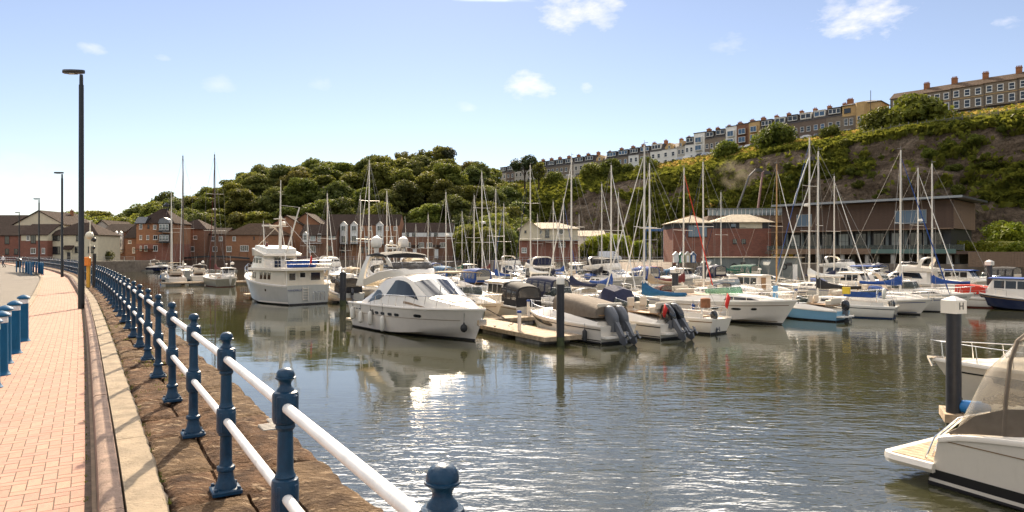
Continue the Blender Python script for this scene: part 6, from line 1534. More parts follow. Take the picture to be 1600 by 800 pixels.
def cruiser(label, pos, head, L=8.5, B=None, hullm='gelcoat', stripe='stripe_black', canopy=None, clear='clear_vinyl', glass='clear_glass', arch=True, ob=0, obm='engine_black', rail=True, cover=None, hw=True, anti='antifoul_dark', flagc=False, name='motor_cruiser', cockpit='seat_cream', fend=2, decktan=False, tall=1.0, bimini=None, obtilt=35, hb=None, hs=None, group=None, platform=True, tr=None, sh=1.7):
    t = boat(name, label, 'motor boat', pos, head, group or 'motor boats moored in the marina')
    B = B or L*.33
    H = Hull(L, B, hs or (.09*L+.22), hb or (.115*L+.38), .4, .14*L, .03*L if tr is None else tr, .90, .20, 2.5, .45, False, sh)
    xa = -.48*L+(max(0, -tr) if tr else 0)
    hz = H.zs
    o = hull_parts(t, H, hullm, 'deck_white', anti, ((lambda q: hz(q)*.78, lambda q: hz(q)*.78+.05, 0, .97, stripe),(.14,.19,0,.95,stripe)) if stripe else ())
    zd = H.zs(.45); k = tall
    # foredeck and coamings as one moulded top
    cab = Cab([(xa,B*.46,hz(.03)-.05,B*.40,hz(.03)+.18*k,.0),(-.20*L,B*.47,hz(.3)-.05,B*.40,hz(.3)+.40*k,.0),(.00*L,B*.45,hz(.5)-.05,B*.36,hz(.5)+.52*k,.06),(.10*L,B*.42,hz(.6)-.05,B*.30,hz(.6)+.44*k,.10),(.28*L,B*.27,hz(.78)-.04,B*.15,hz(.78)+.22*k,.10),(.41*L,B*.10,hz(.91)-.02,B*.04,hz(.91)+.03,.02)])
    cb = cab.body().build('superstructure', M['gelcoat' if hullm in ('navy_hull','black_hull','blue_hull','gelcoat_grey') else hullm], t, True, 40)
    mb = MB(); mb.box((-.27*L,0,zd+.42*k), (.40*L,B*.66,.04)); mb.build('cockpit_sole', M['teak'], t, False)
    for sd in (-1,1):
        mb = MB(); mb.cbox((-.10*L,sd*B*.2,zd+.62*k), (.5,.55,.5), .06); mb.cbox((-.10*L-.28,sd*B*.2,zd+.95*k), (.14,.55,.5), .05); mb.build('helm_seat', M[cockpit], t)
    mb = MB(); mb.cbox((-.40*L,0,zd+.6*k), (.5,B*.6,.4), .06); mb.cbox((-.44*L,0,zd+.85*k), (.16,B*.62,.35), .05); mb.build('aft_seat', M[cockpit], t)
    if hw:
        for sd in (-1,1):
            for (a, b) in ((.44,.50),(.60,.67),(.74,.78)): H.patch(a, b, hz(a)*.60, hz(a)*.60+.15, sd).build('porthole', M['boat_glass'], o, False)
            cab.win([(.02*L,.30),(.26*L,.35),(.20*L,.72),(.04*L,.80)], sd).build('window', M['boat_glass'], cb, False)
    up = None
    if not cover or cover[0] != 'all':
        up = windscreen(t, H, .06*L, -.14*L, B*.37, hz(.5)+.50*k, .62*k, glass)
    zc = hz(.5)+.5*k
    if cover and cover[0] == 'cockpit':
        mt = cover[1]; hood(t, -.46*L, .04*L, B*.42, B*.36, zd+.30, .55, 1.05, mt, 4, None, name='cockpit_cover')
    if canopy:
        hood(t, -.44*L, -.02*L, B*.40, B*.35, zd+.38*k, 1.45, 1.35*k, canopy, 4, clear)
    if bimini:
        z = zd+.4*k+1.75; mb = MB(); mb.loft([[Vector((x, w*B*.40, z+.10*(1-w*w)-.02*abs(x+.2*L))) for w in (-1,-.6,0,.6,1)] for x in (-.40*L,-.28*L,-.14*L,-.02*L)], False, False, False); bo_ = mb.build('bimini', M[bimini], t); md = bo_.modifiers.new('t','SOLIDIFY'); md.thickness = .05
        for sd in (-1,1):
            for x0, x1 in ((-.25*L,-.38*L),(-.25*L,-.04*L)): mb = MB(); mb.tube([(x0,sd*B*.41,zd+.4*k),(x1,sd*B*.39,z)], .016, 5); mb.build('bimini_frame', M['chrome'], bo_)
    if arch:
        mb = MB(); z = zd+.35*k; h = 1.35
        mb.loft([[p+Vector((dx,0,dz)) for dx, dz in ((-.16,0),(.16,.0),(.16,.09),(-.16,.09))] for p in arc([(-.26*L,-B*.44,z),(-.30*L,-B*.42,z+h*.6),(-.34*L,-B*.32,z+h),(-.34*L,B*.32,z+h),(-.30*L,B*.42,z+h*.6),(-.26*L,B*.44,z)],3)], True); a_ = mb.build('radar_arch', M['gelcoat'], t, True, 50)
        mb = MB(); mb.lathe([(.2,0),(.22,.1),(.18,.2),(.05,.24)], 10, (-.34*L,0,z+h+.08)); mb.tube([(-.34*L,.5,z+h),(-.38*L,.5,z+h+1.3)], .012, 4); mb.build('radome', M['canvas_white'], a_)
    if rail: bow_rail(H, t, .50, .42, 6, .016)
    if platform:
        mb = MB(); w = H.P(0,.6).y; mb.loft([[(x,y*w*f,z) for y,z in ((-1,.30),(-1,.40),(1,.40),(1,.30))] for x, f in ((-.5*L+.1,1),(-.5*L-.45,.96),(-.5*L-.55,.85))], True); mb.build('swim_platform', M['deck_white'], t, True, 40)
    for i in range(ob):
        y = (i-(ob-1)/2)*.62; outboard(t, (-.5*L-(.40 if ob > 1 else .3), y*1.08, .80 if ob > 1 else .62), 1.32 if ob > 1 else .9, obtilt, obm)
    for i in range(fend):
        q = .25+.3*i; fender(t, H.P(q,1,-1,.13)+Vector((0,0,-.8)), .55, .11, ('fender_white','fender_blue')[i % 2], .4)
    if flagc: flag(t, (-.47*L,B*.3,hz(0)+.1), 1.0)
    mb = MB(); p = H.P(1,1); mb.box(p+Vector((-.10,0,.06)), (.5,.14,.06)); mb.tube([p+Vector((.12,0,.02)), p+Vector((.02,0,-.22))], .03, 5); mb.build('anchor', M['chrome'], t)
    return t, H
def wheelhouse(label, pos, head, L=7.5, hullm='gelcoat', housem='gelcoat', roofm='deck_white', tent=None, stripe='stripe_blue', ob=1, B=None, wl=.38, hs=None, group=None, fwd=.0):
    """small fishing or harbour boat with an upright cabin"""
    t = boat('wheelhouse_boat', label, 'motor boat', pos, head, group or 'motor boats moored in the marina')
    B = B or L*.34; H = Hull(L, B, hs or .85, 1.35+.02*L, .4, .10*L, .0, .92, .15, 2.6, .45)
    o = hull_parts(t, H, hullm, 'deck_white', 'antifoul_dark', ((lambda q: H.zs(q)*.8, lambda q: H.zs(q)*.8+.07, 0, .98, stripe),) if stripe else ())
    z = H.zs(.5)
    x1 = (.20+fwd)*L; x0 = x1-wl*L
    cab = Cab([(x0,B*.38,z-.1,B*.34,z+1.45,.05),(x1-.5,B*.37,z-.1,B*.33,z+1.48,.06),(x1,B*.34,z-.1,B*.31,z+.62,.05),(x1+.16*L,B*.2,z,B*.14,z+.35,.03),(x1+.2*L,B*.1,z,B*.06,z+.02,0)])
    cb = cab.body().build('wheelhouse', M[housem], t, True, 40)
    rf = MB(); rf.loft([[(x,y,z+1.47+.10*(1-(y/(B*.4))**2)+dz) for y in (-B*.39,-B*.2,0,B*.2,B*.39)]+[(x,y,z+1.44) for y in (B*.39,-B*.39)] for x, dz in ((x0-.25,0),(x0+.3,.02),(x1-.4,.02),(x1-.15,0))], True); rf.build('roof', M[roofm], t, True, 40)
    cab.pane(x1-.46, x1-.06, -.92, -.05).build('windscreen', M['boat_glass'], cb, True); cab.pane(x1-.46, x1-.06, .05, .92).build('windscreen', M['boat_glass'], cb, True)
    for sd in (-1,1):
        n = 3
        for i in range(n):
            a = x0+.15+(x1-.65-x0)*i/n; b = x0+.05+(x1-.65-x0)*(i+1)/n
            cab.win([(a,.48),(b,.48),(b,.88),(a,.88)], sd).build('window', M['boat_glass'], cb, False)
    mb = MB(); mb.box((x0-.02,B*.05,z+.65), (.05,.6,1.3)); mb.build('cabin_door', M['teak'], t, False)
    if tent: hood(t, -.47*L, x0+.1, B*.40, B*.38, z-.15, 1.35, 1.6, tent, 3, 'smoke_vinyl', name='cockpit_tent')
    bow_rail(H, t, .5, .5, 5, .015)
    if ob: outboard(t, (-.5*L-.3,0,.55), .85, 20)
    mb = MB(); mb.tube([(x0+.4,B*.2,z+1.5),(x0+.1,B*.2,z+3.2)], .012, 4); mb.tube([(x0+.6,-.1,z+1.5),(x0+.6,-.1,z+2.0)], .02, 5); mb.lathe([(.14,0),(.16,.08),(.1,.16)], 8, (x0+.6,-.1,z+2.0)); mb.build('antenna', M['canvas_white'], t)
    fender(t, H.P(.3,1,-1,.12)+Vector((0,0,-.7)), .5, .1); fender(t, H.P(.6,1,-1,.12)+Vector((0,0,-.8)), .5, .1, 'fender_blue')
    return t, H
def flybridge(label, pos, head, L=12, hullm='gelcoat', top='canvas_white', group=None, B=None, win='boat_glass', simple=True):
    t = boat('flybridge_cruiser', label, 'motor boat', pos, head, group or 'motor boats moored in the marina')
    B = B or L*.32; H = Hull(L, B, 1.25, 1.85, .5, .13*L, .02*L, .92, .18, 2.5, .42)
    o = hull_parts(t, H, hullm, 'deck_white', 'antifoul_dark', ((lambda q: H.zs(q)*.75, lambda q: H.zs(q)*.75+.05, 0, .97, 'stripe_tan'),))
    z = H.zs(.45)
    cab = Cab([(-.30*L,B*.42,z-.3,B*.36,z+1.25,.05),(-.02*L,B*.42,z-.1,B*.36,z+1.28,.06),(.06*L,B*.41,z-.1,B*.33,z+1.15,.08),(.20*L,B*.36,z-.05,B*.26,z+.42,.10),(.33*L,B*.22,z,B*.13,z+.18,.05),(.42*L,B*.09,z+.1,B*.04,z+.12,0)])
    cb = cab.body().build('superstructure', M['gelcoat'], t, True, 40)
    cab.pane(.075*L, .185*L, -.93, -.04).build('windscreen', M[win], cb); cab.pane(.075*L, .185*L, .04, .93).build('windscreen', M[win], cb)
    for sd in (-1,1):
        cab.win([(-.26*L,.45),(-.06*L,.42),(-.04*L,.86),(-.22*L,.86)], sd).build('window', M[win], cb, False); cab.win([(-.03*L,.42),(.12*L,.42),(.055*L,.86),(-.02*L,.86)], sd).build('window', M[win], cb, False)
        for a in (.48,.60,.72): H.patch(a, a+.05, H.zs(a)*.55, H.zs(a)*.55+.16, sd).build('porthole', M['boat_glass'], o, False)
    f = Cab([(-.36*L,B*.40,z+1.2,B*.42,z+1.55,0),(-.10*L,B*.40,z+1.22,B*.41,z+1.85,0),(.02*L,B*.34,z+1.25,B*.30,z+1.95,.05),(.06*L,B*.26,z+1.25,B*.2,z+1.45,.05)])
    f.body().build('flybridge_deck', M['gelcoat'], t, True, 40)
    windscreen(t, H, .02*L, -.10*L, B*.32, z+1.9, .35, 'smoke_vinyl')
    mb = MB(); zz = z+1.6; mb.loft([[p+Vector((dx,0,dz)) for dx, dz in ((-.2,0),(.2,0),(.2,.12),(-.2,.12))] for p in arc([(-.22*L,-B*.42,zz),(-.26*L,-B*.38,zz+.9),(-.29*L,0,zz+1.1),(-.26*L,B*.38,zz+.9),(-.22*L,B*.42,zz)],4)], True); mb.build('radar_arch', M['gelcoat'], t, True, 50)
    if top: hood(t, -.30*L, -.04*L, B*.38, B*.33, z+1.7, .9, .8, top, 3, name='flybridge_cover')
    bow_rail(H, t, .6, .35, 7, .018)
    for q in (.25,.5,.7): fender(t, H.P(q,1,-1,.14)+Vector((0,0,-1.0)), .6, .13)
    return t, H
# ================================================================== marina layout
A_ = Vector((.5,-.866,0)); B_ = Vector((.866,.5,0)); P0 = Vector((2.6,34.3,0))
def mar(s, k): return P0+B_*s-A_*k
AH = (A_.x, A_.y); RH = (-A_.x, -A_.y)
# ---- pontoons
def pontoon(label, c, d, L, w, planks=True, cham=0.0):
    """floating walkway from c along unit d, L long and w wide, decked with cross planks"""
    t = thing('pontoon', label, 'pontoon', (c.x, c.y, 0), math.atan2(d.y, d.x), 'floating pontoons of the marina')
    mb = MB(); n = max(1, int(L/.16)); 
    for i in range(n): mb.box(((i+.5)*L/n, 0, .425+.004*random.uniform(-1,1)), (L/n-.012, w, .05))
    stuff(mb.build('decking', M['wood_deck'], t, False))
    for s in (-1,1): mb = MB(); mb.box((L/2, s*(w/2+.04), .33), (L,.08,.22)); mb.build('side_beam', M['wood_deck'], t, False)
    for s in (0,1): mb = MB(); mb.box((s*L+(s*2-1)*.04, 0, .33), (.08,w+.16,.22)); mb.build('end_beam', M['wood_deck'], t, False)
    m = max(1, int(L/3.0))
    for i in range(m): mb = MB(); mb.cbox(((i+.5)*L/m, 0, .05), (L/m*.62, w*.92, .50), .03); mb.build('float', M['pontoon_float'], t, False)
    for i in range(max(1, int(L/5))):
        for s in (-1,1):
            mb = MB(); x = 1.0+i*5; mb.tube(arc([(x-.13,s*w*.45,.52),(x-.05,s*w*.45,.50),(x,s*w*.45,.49),(x+.05,s*w*.45,.50),(x+.13,s*w*.45,.52)],2), .02, 5); mb.box((x,s*w*.45,.46), (.1,.05,.06)); mb.build('cleat', M['steel_grey'], t, False)
    return t
pontoon('wide weathered hammerhead finger with black pile beside the flybridge yacht', mar(0,11.5), A_, 11.4, 2.1)
pontoon('long main walkway behind the boats with outboards', mar(-1.2,10.6), B_, 90, 1.8)
for i, (s, lab) in enumerate(((8.3,'narrow finger between the twin engined boat and the sailing yacht'),(15.0,'narrow finger beside the white express cruiser'),(20.6,'narrow finger left of the pale blue boat'),(30.2,'narrow finger right of the yacht with black sail cover'),(37.3,'narrow finger left of the red covered yacht'))):
    pontoon(lab, mar(s,9.6), A_, 5.6, .8)
pontoon('distant walkway beyond the first fairway', mar(-8,46.2), B_, 62, 1.8)
pontoon('finger beside the trawler yacht carrying a black pile', mar(-1.3,46), A_, 11.5, 1.6)
pontoon('far walkway near the brick houses', mar(-14,81), B_, 70, 1.8)
for i, s in enumerate((4,12.2,20.4,29)): pontoon('thin finger pontoon in the middle rows', mar(s,45.2), A_, 9, .7)
# right-hand near finger with coiled ropes and fenders
fp = at(1452, 634, .45); fe = at(1610, 640, .45)
pd = Vector((.90,-.43,0))
pontoon('short wooden finger with the lettered black pile and fenders', Vector((fp.x+.15, fp.y-.45, 0)), pd, 7.0, 1.0)
pf = Vector((fp.x+.15, fp.y-.45, .455)); pn = Vector((-pd.y, pd.x, 0))
def fender_loose(p, ang, mt, lab, L=.62, r=.15, tip=None):
    t = thing('loose_fender', lab, 'fender', p, ang)
    prof = [(.0,.02),(.06,r*.55),(.14,r*.93),(.22,r),(L*.7,r),(L*.86,r*.85),(L*.96,r*.45),(L,.03)]
    mb = MB(); mb.loft([[(x, q*math.cos(a), r+q*math.sin(a)) for a in np.linspace(0,6.283,15)[:-1]] for x, q in prof], True); mb.build('body', M[mt], t, True, 60)
    mb = MB(); mb.tube([(-.09,0,r),(.05,0,r)], .035, 7); mb.build('rope_eye', M[tip or mt], t)
q = pf+pd*.18-pn*.30; fender_loose(q, math.atan2(pd.y,pd.x)-.05, 'fender_blue', 'blue cylindrical fender lying on the short wooden finger', .80, .17)
q = pf+pd*.86-pn*.36; fender_loose(q, math.atan2(pd.y,pd.x)+.5, 'fender_white', 'white fender beside the blue one on the wooden finger', .5, .16)
q = pf+pd*1.15-pn*.30; fender_loose(q, math.atan2(pd.y,pd.x)+.1, 'fender_white', 'cream fender half under coiled rope on the wooden finger', .62, .15)
rp_ = thing('rope_coil', 'dark net and rope heaped over the fenders on the wooden finger', 'rope', pf+pd*1.35+pn*.05)
mb = MB(); rr = random.Random(9); pts = []
for i in range(150):
    a = i*.43; r_ = .30+.16*math.sin(i*.31)+rr.uniform(-.06,.06)
    pts.append((math.cos(a)*r_*1.5, math.sin(a)*r_*.75, .10+.20*max(0, 1-(r_/.5)**2)+rr.uniform(0,.10)+.0012*i))
mb.tube(arc(pts,2), .018, 5); mb.build('rope', M['rope_dark'], rp_)

# ---- piles
def pile(label, p, top, r=.20, letter=None, cap='gelcoat', ang=0.0, grp='black mooring piles with pale caps'):
    t = thing('mooring_pile', label, 'pile', (p[0], p[1], 0), ang, grp)
    mb = MB(); mb.lathe([(r,-3),(r,top-.30)], 18); mb.build('shaft', M['pile_black'], t)
    mb = MB(); mb.lathe([(r*1.015,-.3),(r*1.02,.25),(r*1.012,.42)], 18); mb.build('weed_band', M['weed_green'], t)
    if letter:
        h = r*1.16; mb = MB(); mb.loft([[(-h,-h,top-.34),(h,-h,top-.34),(h,h,top-.34),(-h,h,top-.34)],[(-h,-h,top),(h,-h,top),(h,h,top),(-h,h,top)],[(-.02,-.02,top+h*.55),(.02,-.02,top+h*.55),(.02,.02,top+h*.55),(-.02,.02,top+h*.55)]], True); c = mb.build('cap', M[cap], t, False)
        text_on(c, letter, r*1.5, Matrix.Translation((0,-h-.004,top-.15)) @ Matrix.Rotation(R(90),4,'X'), 'stripe_black', 'letter')
    else:
        mb = MB(); mb.lathe([(r*1.04,top-.30),(r*1.06,top-.02),(r*1.0,top),(.02,top+.16)], 18); mb.build('cap', M[cap], t)
    return t
hp = at(1490, 646, .42)
pile('black pile with white pyramid cap lettered H on the wooden finger', hp, 3.38, .178, 'H', ang=.38)
pile('black pile with plain conical cap at the end of the hammerhead', at(876,527,.42)+Vector((0,.15,0)), 3.36, .20)
pile('black pile with square cap lettered G behind the yacht with blue boom cover', atD(1055,55.6), 3.35, .26, 'G', ang=.3)
pile('black pile with square cap lettered C beside the tall alloy mast', atD(1546,60), 3.9, .22, 'C', ang=.4)
pile('dark pile without cap beside the trawler stern', atD(536,61), 2.9, .28, None, 'pile_black')
pile('pale topped pile behind the olive ketch', atD(363,104), 3.2, .25); pile('pale topped pile left of the olive ketch', atD(317,112), 3.3, .22)
pile('dark pile with small emblem cap near the green canopy', atD(1100,84), 3.5, .22, 'S', 'pile_black')

# power and water posts along the walkways
for i, (s_, k_) in enumerate([(4.2+9*i, 10.3) for i in range(9)]+[(-5+9*i, 46.0) for i in range(7)]+[(-.7,3.2)]):
    p = mar(s_, k_); t = thing('power_pedestal', 'short white power post with blue cap on a marina walkway', 'power post', (p.x,p.y,.45), .5, 'power posts on the pontoons')
    mb = MB(); mb.cbox((0,0,.48), (.16,.16,.96), .02); mb.build('column', M['gelcoat'], t)
    mb = MB(); mb.cbox((0,0,1.02), (.20,.20,.12), .03); mb.build('cap', M['canvas_blue'], t)
# ---- hero: flybridge motor yacht
hx, hy = .64, -.77; Ly = 11.8
stem = at(742, 533); hd = Vector((hx, hy, 0)); cpos = stem-hd*(Ly/2-.95)
t = boat('motor_yacht', 'large cream white flybridge motor yacht with dark raked windscreen and white fenders', 'motor yacht', cpos, (hx,hy))
H = Hull(Ly, 3.95, 1.55, 1.72, .55, 1.25, .1, .93, .26, 2.7, .40, False, 2.2, .5)
o = hull_parts(t, H, 'gelcoat', 'deck_white', 'antifoul_dark', ((lambda q: H.zs(q)*.62, lambda q: H.zs(q)*.62+.025, 0, .9, 'stripe_tan'),(lambda q: H.zs(q)-.10, lambda q: H.zs(q)-.03, 0, .99, 'gelcoat_cream')))
for sd in (-1,1):
    for a in (.30,.36,.43,.49): H.patch(a, a+.038, H.zs(a)*.66, H.zs(a)*.66+.17, sd, .014, 5).build('porthole', M['boat_glass'], o, False)
    H.patch(.64,.69, H.zs(.64)*.68, H.zs(.64)*.68+.17, sd, .014, 5).build('porthole', M['boat_glass'], o, False)
    H.patch(.255,.268, H.zs(.26)*.62, H.zs(.26)*.62+.32, sd, .014, 3).build('vent', M['boat_glass'], o, False); H.patch(.274,.287, H.zs(.27)*.62, H.zs(.27)*.62+.32, sd, .014, 3).build('vent', M['boat_glass'], o, False)
    for a in (.05,.085,.12): H.patch(a, a+.024, 1.18, 1.25, sd, .012, 3).build('vent', M['boat_glass'], o, False)
cab = Cab([(-4.6,1.72,1.45,1.55,1.70,0),(-3.4,1.76,1.45,1.50,2.25,.02),(-2.7,1.78,1.45,1.46,2.80,.08),(-1.8,1.78,1.45,1.45,3.12,.14),(-.4,1.78,1.45,1.42,3.28,.16),(.5,1.76,1.45,1.38,3.18,.17),(.95,1.74,1.45,1.36,3.02,.17),(2.55,1.58,1.50,1.30,2.12,.20),(3.5,1.25,1.55,.98,1.97,.16),(4.5,.70,1.60,.48,1.80,.08),(5.2,.28,1.65,.12,1.68,.01)])
cb = cab.body().build('superstructure', M['gelcoat'], t, True, 32)
cab.pane(1.02, 2.48, -.97, -.025, .014, 6, 6).build('windscreen', M['boat_glass'], cb); cab.pane(1.02, 2.48, .025, .97, .014, 6, 6).build('windscreen', M['boat_glass'], cb)
for sd in (-1,1):
    cab.win([(-1.55,.42),(-.3,.40),(1.75,.52),(1.35,.70),(.75,.86),(.1,.90),(-.7,.88)], sd, .016).build('window', M['boat_glass'], cb, False)
    cab.win([(-3.55,.30),(-2.2,.28),(-1.75,.40),(-2.3,.66),(-2.7,.72),(-3.2,.62)], sd, .016).build('window', M['boat_glass'], cb, False)
    cab.win([(.5,.20),(2.9,.24),(2.9,.30),(.5,.28)], sd, .010).build('trim', M['stripe_tan'], cb, False)
for g in ((-.72,-.06),(.06,.72)): cab.pane(-.75, .35, g[0], g[1], .012, 4, 3).build('roof_hatch', M['seat_cream'], cb)
for g in (-.45,.30):
    mb = MB(); mb.tube([cab.top(2.5,g,.03), cab.top(2.1,g+.25,.035), cab.top(1.75,g+.42,.035)], .018, 4); mb.build('wiper', M['rubber'], cb)
mb = MB(); mb.loft([[cab.top(x,g,.03) for g in (-.75,-.4,0,.4,.75)]+[cab.top(x,g,-.05) for g in (.75,0,-.75)] for x in (2.75,3.2,3.9)], True); mb.build('sun_pad', M['seat_cream'], cb, True, 60)
fb = Cab([(-5.0,1.60,2.55,1.66,2.75,0),(-4.2,1.60,2.62,1.68,3.05,0),(-2.6,1.50,3.0,1.58,3.52,0),(-1.4,1.42,3.2,1.46,3.66,.04),(-.7,1.20,3.25,1.18,3.70,.06),(-.35,1.0,3.30,.95,3.40,.05)])
fo = fb.body().build('flybridge_coaming', M['gelcoat'], t, True, 35)
windscreen(t, H, -.62, -2.3, 1.40, 3.66, .42, 'smoke_vinyl', .6)
mb = MB(); mb.cbox((-2.9,-.6,3.75), (1.4,.7,.5), .08); mb.cbox((-3.6,.5,3.6), (.7,1.0,.5), .08); mb.cbox((-2.2,.55,3.75), (.5,.6,.7), .08); mb.build('flybridge_seating', M['seat_cream'], t)
# raked arch carrying the top: four legs under one cross beam
mb = MB(); mb.box((-3.95,0,4.42), (.42,2.8,.10)); ao = mb.build('radar_arch', M['gelcoat'], t, False)
for sd in (-1,1):
    for path, th in (([(-4.75,1.62,2.6,.95),(-4.55,1.60,3.2,.70),(-4.25,1.52,3.9,.50),(-3.95,1.40,4.45,.42)], .06), ([(-1.35,1.30,3.65,.5),(-1.75,1.32,4.1,.40),(-2.2,1.34,4.48,.34)], .04)):
        mb = MB(); mb.loft([[(x-wd/2,sd*(y-th),z),(x+wd/2,sd*(y-th),z),(x+wd/2,sd*(y+th),z),(x-wd/2,sd*(y+th),z)] for x,y,z,wd in path], True); mb.build('arch_leg', M['gelcoat'], ao, True, 40)
mb = MB(); mb.loft([[(x,y,4.55+.16*(1-(y/1.45)**2)+dz) for y in (-1.45,-.9,0,.9,1.45)]+[(x,y,4.42+dz) for y in (1.45,-1.45)] for x, dz in ((-4.25,-.06),(-3.9,0),(-3.0,.04),(-2.2,0),(-1.95,-.08))], True); mb.build('bimini_top', M['canvas_black'], t, True, 50)
for y in (-.95,.95):
    mb = MB(); mb.lathe([(.14,4.62),(.16,4.95),(.30,5.0),(.35,5.12),(.35,5.35),(.28,5.55),(.12,5.66),(.01,5.68)], 16, (-3.95,y,0)); mb.build('satellite_dome', M['gelcoat'], ao)
mb = MB(); mb.tube(arc([(-3.7,-.45,4.6),(-3.75,-.42,5.0),(-3.8,-.3,5.12),(-3.8,.3,5.12),(-3.75,.42,5.0),(-3.7,.45,4.6)],3), .05, 6); mb.lathe([(.26,4.86),(.3,4.92),(.26,5.0)], 12, (-3.75,0,0)); mb.lathe([(.08,5.15),(.14,5.25),(.1,5.38),(.02,5.42)], 10, (-3.8,0,0)); mb.build('radar', M['gelcoat'], ao)
for (x,y,h) in ((-4.3,1.45,2.6),(-4.3,-1.45,1.8)): mb = MB(); mb.tube([(x,y,4.4),(x-.3,y,4.4+h)], [.02,.008], 5); mb.build('antenna', M['canvas_white'], ao)
mb = MB(); mb.loft([[(x,y*1.55,z) for y,z in ((-1,.32),(-1,.46),(1,.46),(1,.32))] for x in (-5.75,-6.7,-6.85)], True); mb.build('swim_platform', M['deck_tan'], t, True, 40)
def side_rail(H, t, t0, t1, n, h0, h1, r=.014):
    for sd in (-1,1):
        mb = MB(); pts = []
        for i in range(n*2+1):
            q = t0+(t1-t0)*i/(n*2); p = H.P(q,1,sd,-min(.08,H.P(q,1).y)); pts.append(p+Vector((.22,0,lerp(h0,h1,min(1,i/3))+.04)))
        if t1 > .97: pts.append(H.P(1,1)+Vector((.25,0,h1+.06)))
        mb.tube(pts, r, 5); rl = mb.build('guard_rail', M['chrome'], t)
        for i in range(n+1):
            q = t0+(t1-t0)*i/n; p = H.P(q,1,sd,-min(.08,H.P(q,1).y)); mb = MB(); mb.tube([p, pts[i*2]], r*.9, 5); mb.build('stanchion', M['chrome'], rl)
side_rail(H, t, .22, .985, 11, .25, .62)
for (q, mt, h, r_, dz) in ((.055,'fender_white',.72,.15,-1.02),(.155,'fender_white',.66,.13,-1.15),(.265,'fender_white',.78,.14,-1.2),(.395,'fender_white',.85,.14,-1.45)):
    fender(t, H.P(q,.62,-1,.17)*1+Vector((0,0,H.zs(q)+dz-H.P(q,.62,-1).z)), h, r_, mt, .75)
mb = MB(); p = H.P(.93,.62,-1,.18); mb.ell((p.x,p.y,.70), (.19,.19,.22), 12, 8); mb.lathe([(.06,.88),(.03,1.0)], 8, (p.x,p.y,0)); mb.tube([(p.x,p.y,.95),(p.x,p.y+.03,1.95)], .012, 4); mb.build('ball_fender', M['rubber'], t)
p = H.P(1,.8); mb = MB(); mb.tube([p+Vector((.05,0,.25)), p+Vector((-.05,0,-.05)), p+Vector((-.35,0,-.5))], [.05,.06,.07], 6); mb.box(p+Vector((-.2,0,-.45)), (.16,.5,.3)); mb.build('anchor', M['chrome'], t, True)
flag(t, (-5.7,1.2,1.6), 1.1)
mb = MB(); mb.tube(arc([(5.2,.3,1.8),(5.3,1.5,1.2),(4.6,2.9,.75),(3.6,3.4,.5)],5), .022, 5); mb.build('mooring_line', M['rope_dark'], t)

# ---- hero: trawler yacht
h2 = Vector((-.73,.68,0)); Lt = 11.7; st = Vector((-18.4,61.8,0)); c2 = st+h2*Lt/2
t = boat('trawler_yacht', 'cream and grey trawler yacht with upper deck, blue dinghy and slender mast', 'motor yacht', c2, (h2.x,h2.y))
H = Hull(Lt, 4.7, 1.72, 2.75, .7, 1.1, -.05, .92, .12, 2.6, .40, False, 2.0, .35)
o = hull_parts(t, H, 'gelcoat_grey', 'deck_white', 'antifoul_dark', ((.12,.24,0,.97,'gelcoat'),(lambda q: H.zs(q)-.16, lambda q: H.zs(q)-.02, 0, .99, 'gelcoat'),(lambda q: max(H.zs(q)*.60, H.zs(q)-.95), lambda q: H.zs(q)-.15, .60, .985, 'gelcoat')))
hc = Cab([(-5.2,2.0,1.6,1.95,3.02,.0),(-1.0,2.05,1.6,1.98,3.05,.0),(.9,2.0,1.6,1.90,3.05,.0),(1.5,1.95,1.7,1.70,2.9,.0),(2.1,1.8,1.9,1.5,2.3,.0),(3.6,1.2,2.2,1.0,2.55,.02)])
cb = hc.body().build('saloon', M['gelcoat_cream'], t, True, 30)
mb = MB(); mb.loft([[(x,y*w,3.04) for y in (-1,1)]+[(x,y*w,3.26) for y in (1,-1)] for x, w in ((-6.0,2.25),(-5.9,2.4),(.6,2.42),(1.6,2.1),(1.9,1.8))], True); mb.build('boat_deck', M['gelcoat'], t, True, 40)
for y in (-2.1,2.1): mb = MB(); mb.tube([(-5.7,y,1.7),(-5.7,y,3.06)], .05, 6); mb.build('deck_pillar', M['gelcoat'], t)
for (y, w, h, zc) in ((-1.05,.95,.70,2.48),(.25,.50,.42,2.62),(1.28,.60,.62,2.48)):
    mb = MB(); mb.box((-5.215,y,zc), (.05,w+.12,h+.12)); f_ = mb.build('window', M['gelcoat'], cb, False); mb = MB(); mb.box((-5.245,y,zc), (.02,w,h)); mb.build('pane', M['boat_glass'], f_, False)
mb = MB(); mb.box((-5.21,.25,2.28), (.03,.75,1.25)); mb.build('saloon_door', M['gelcoat_cream'], t, False)
for sd in (-1,1):
    for a in (-2.6,-1.85,-1.1): hc.win([(a,.42),(a+.52,.42),(a+.52,.86),(a,.86)], sd, .014).build('window', M['boat_glass'], cb, False)
    hc.win([(.3,.45),(1.15,.5),(1.0,.86),(.3,.86)], sd, .014).build('window', M['boat_glass'], cb, False)
    for a in (.30,.72,.84): H.patch(a, a+.022, H.zs(a)*.62, H.zs(a)*.62+.22, sd, .014, 4).build('porthole', M['boat_glass'], o, False)
pc = Cab([(-.9,1.75,3.22,1.72,3.9,.0),(-.6,1.78,3.22,1.72,4.35,.0),(1.0,1.75,3.22,1.70,4.45,.0),(1.7,1.70,3.22,1.45,4.30,.0),(2.2,1.6,3.1,1.35,3.4,.0)])
po = pc.body().build('pilothouse', M['gelcoat'], t, True, 30)
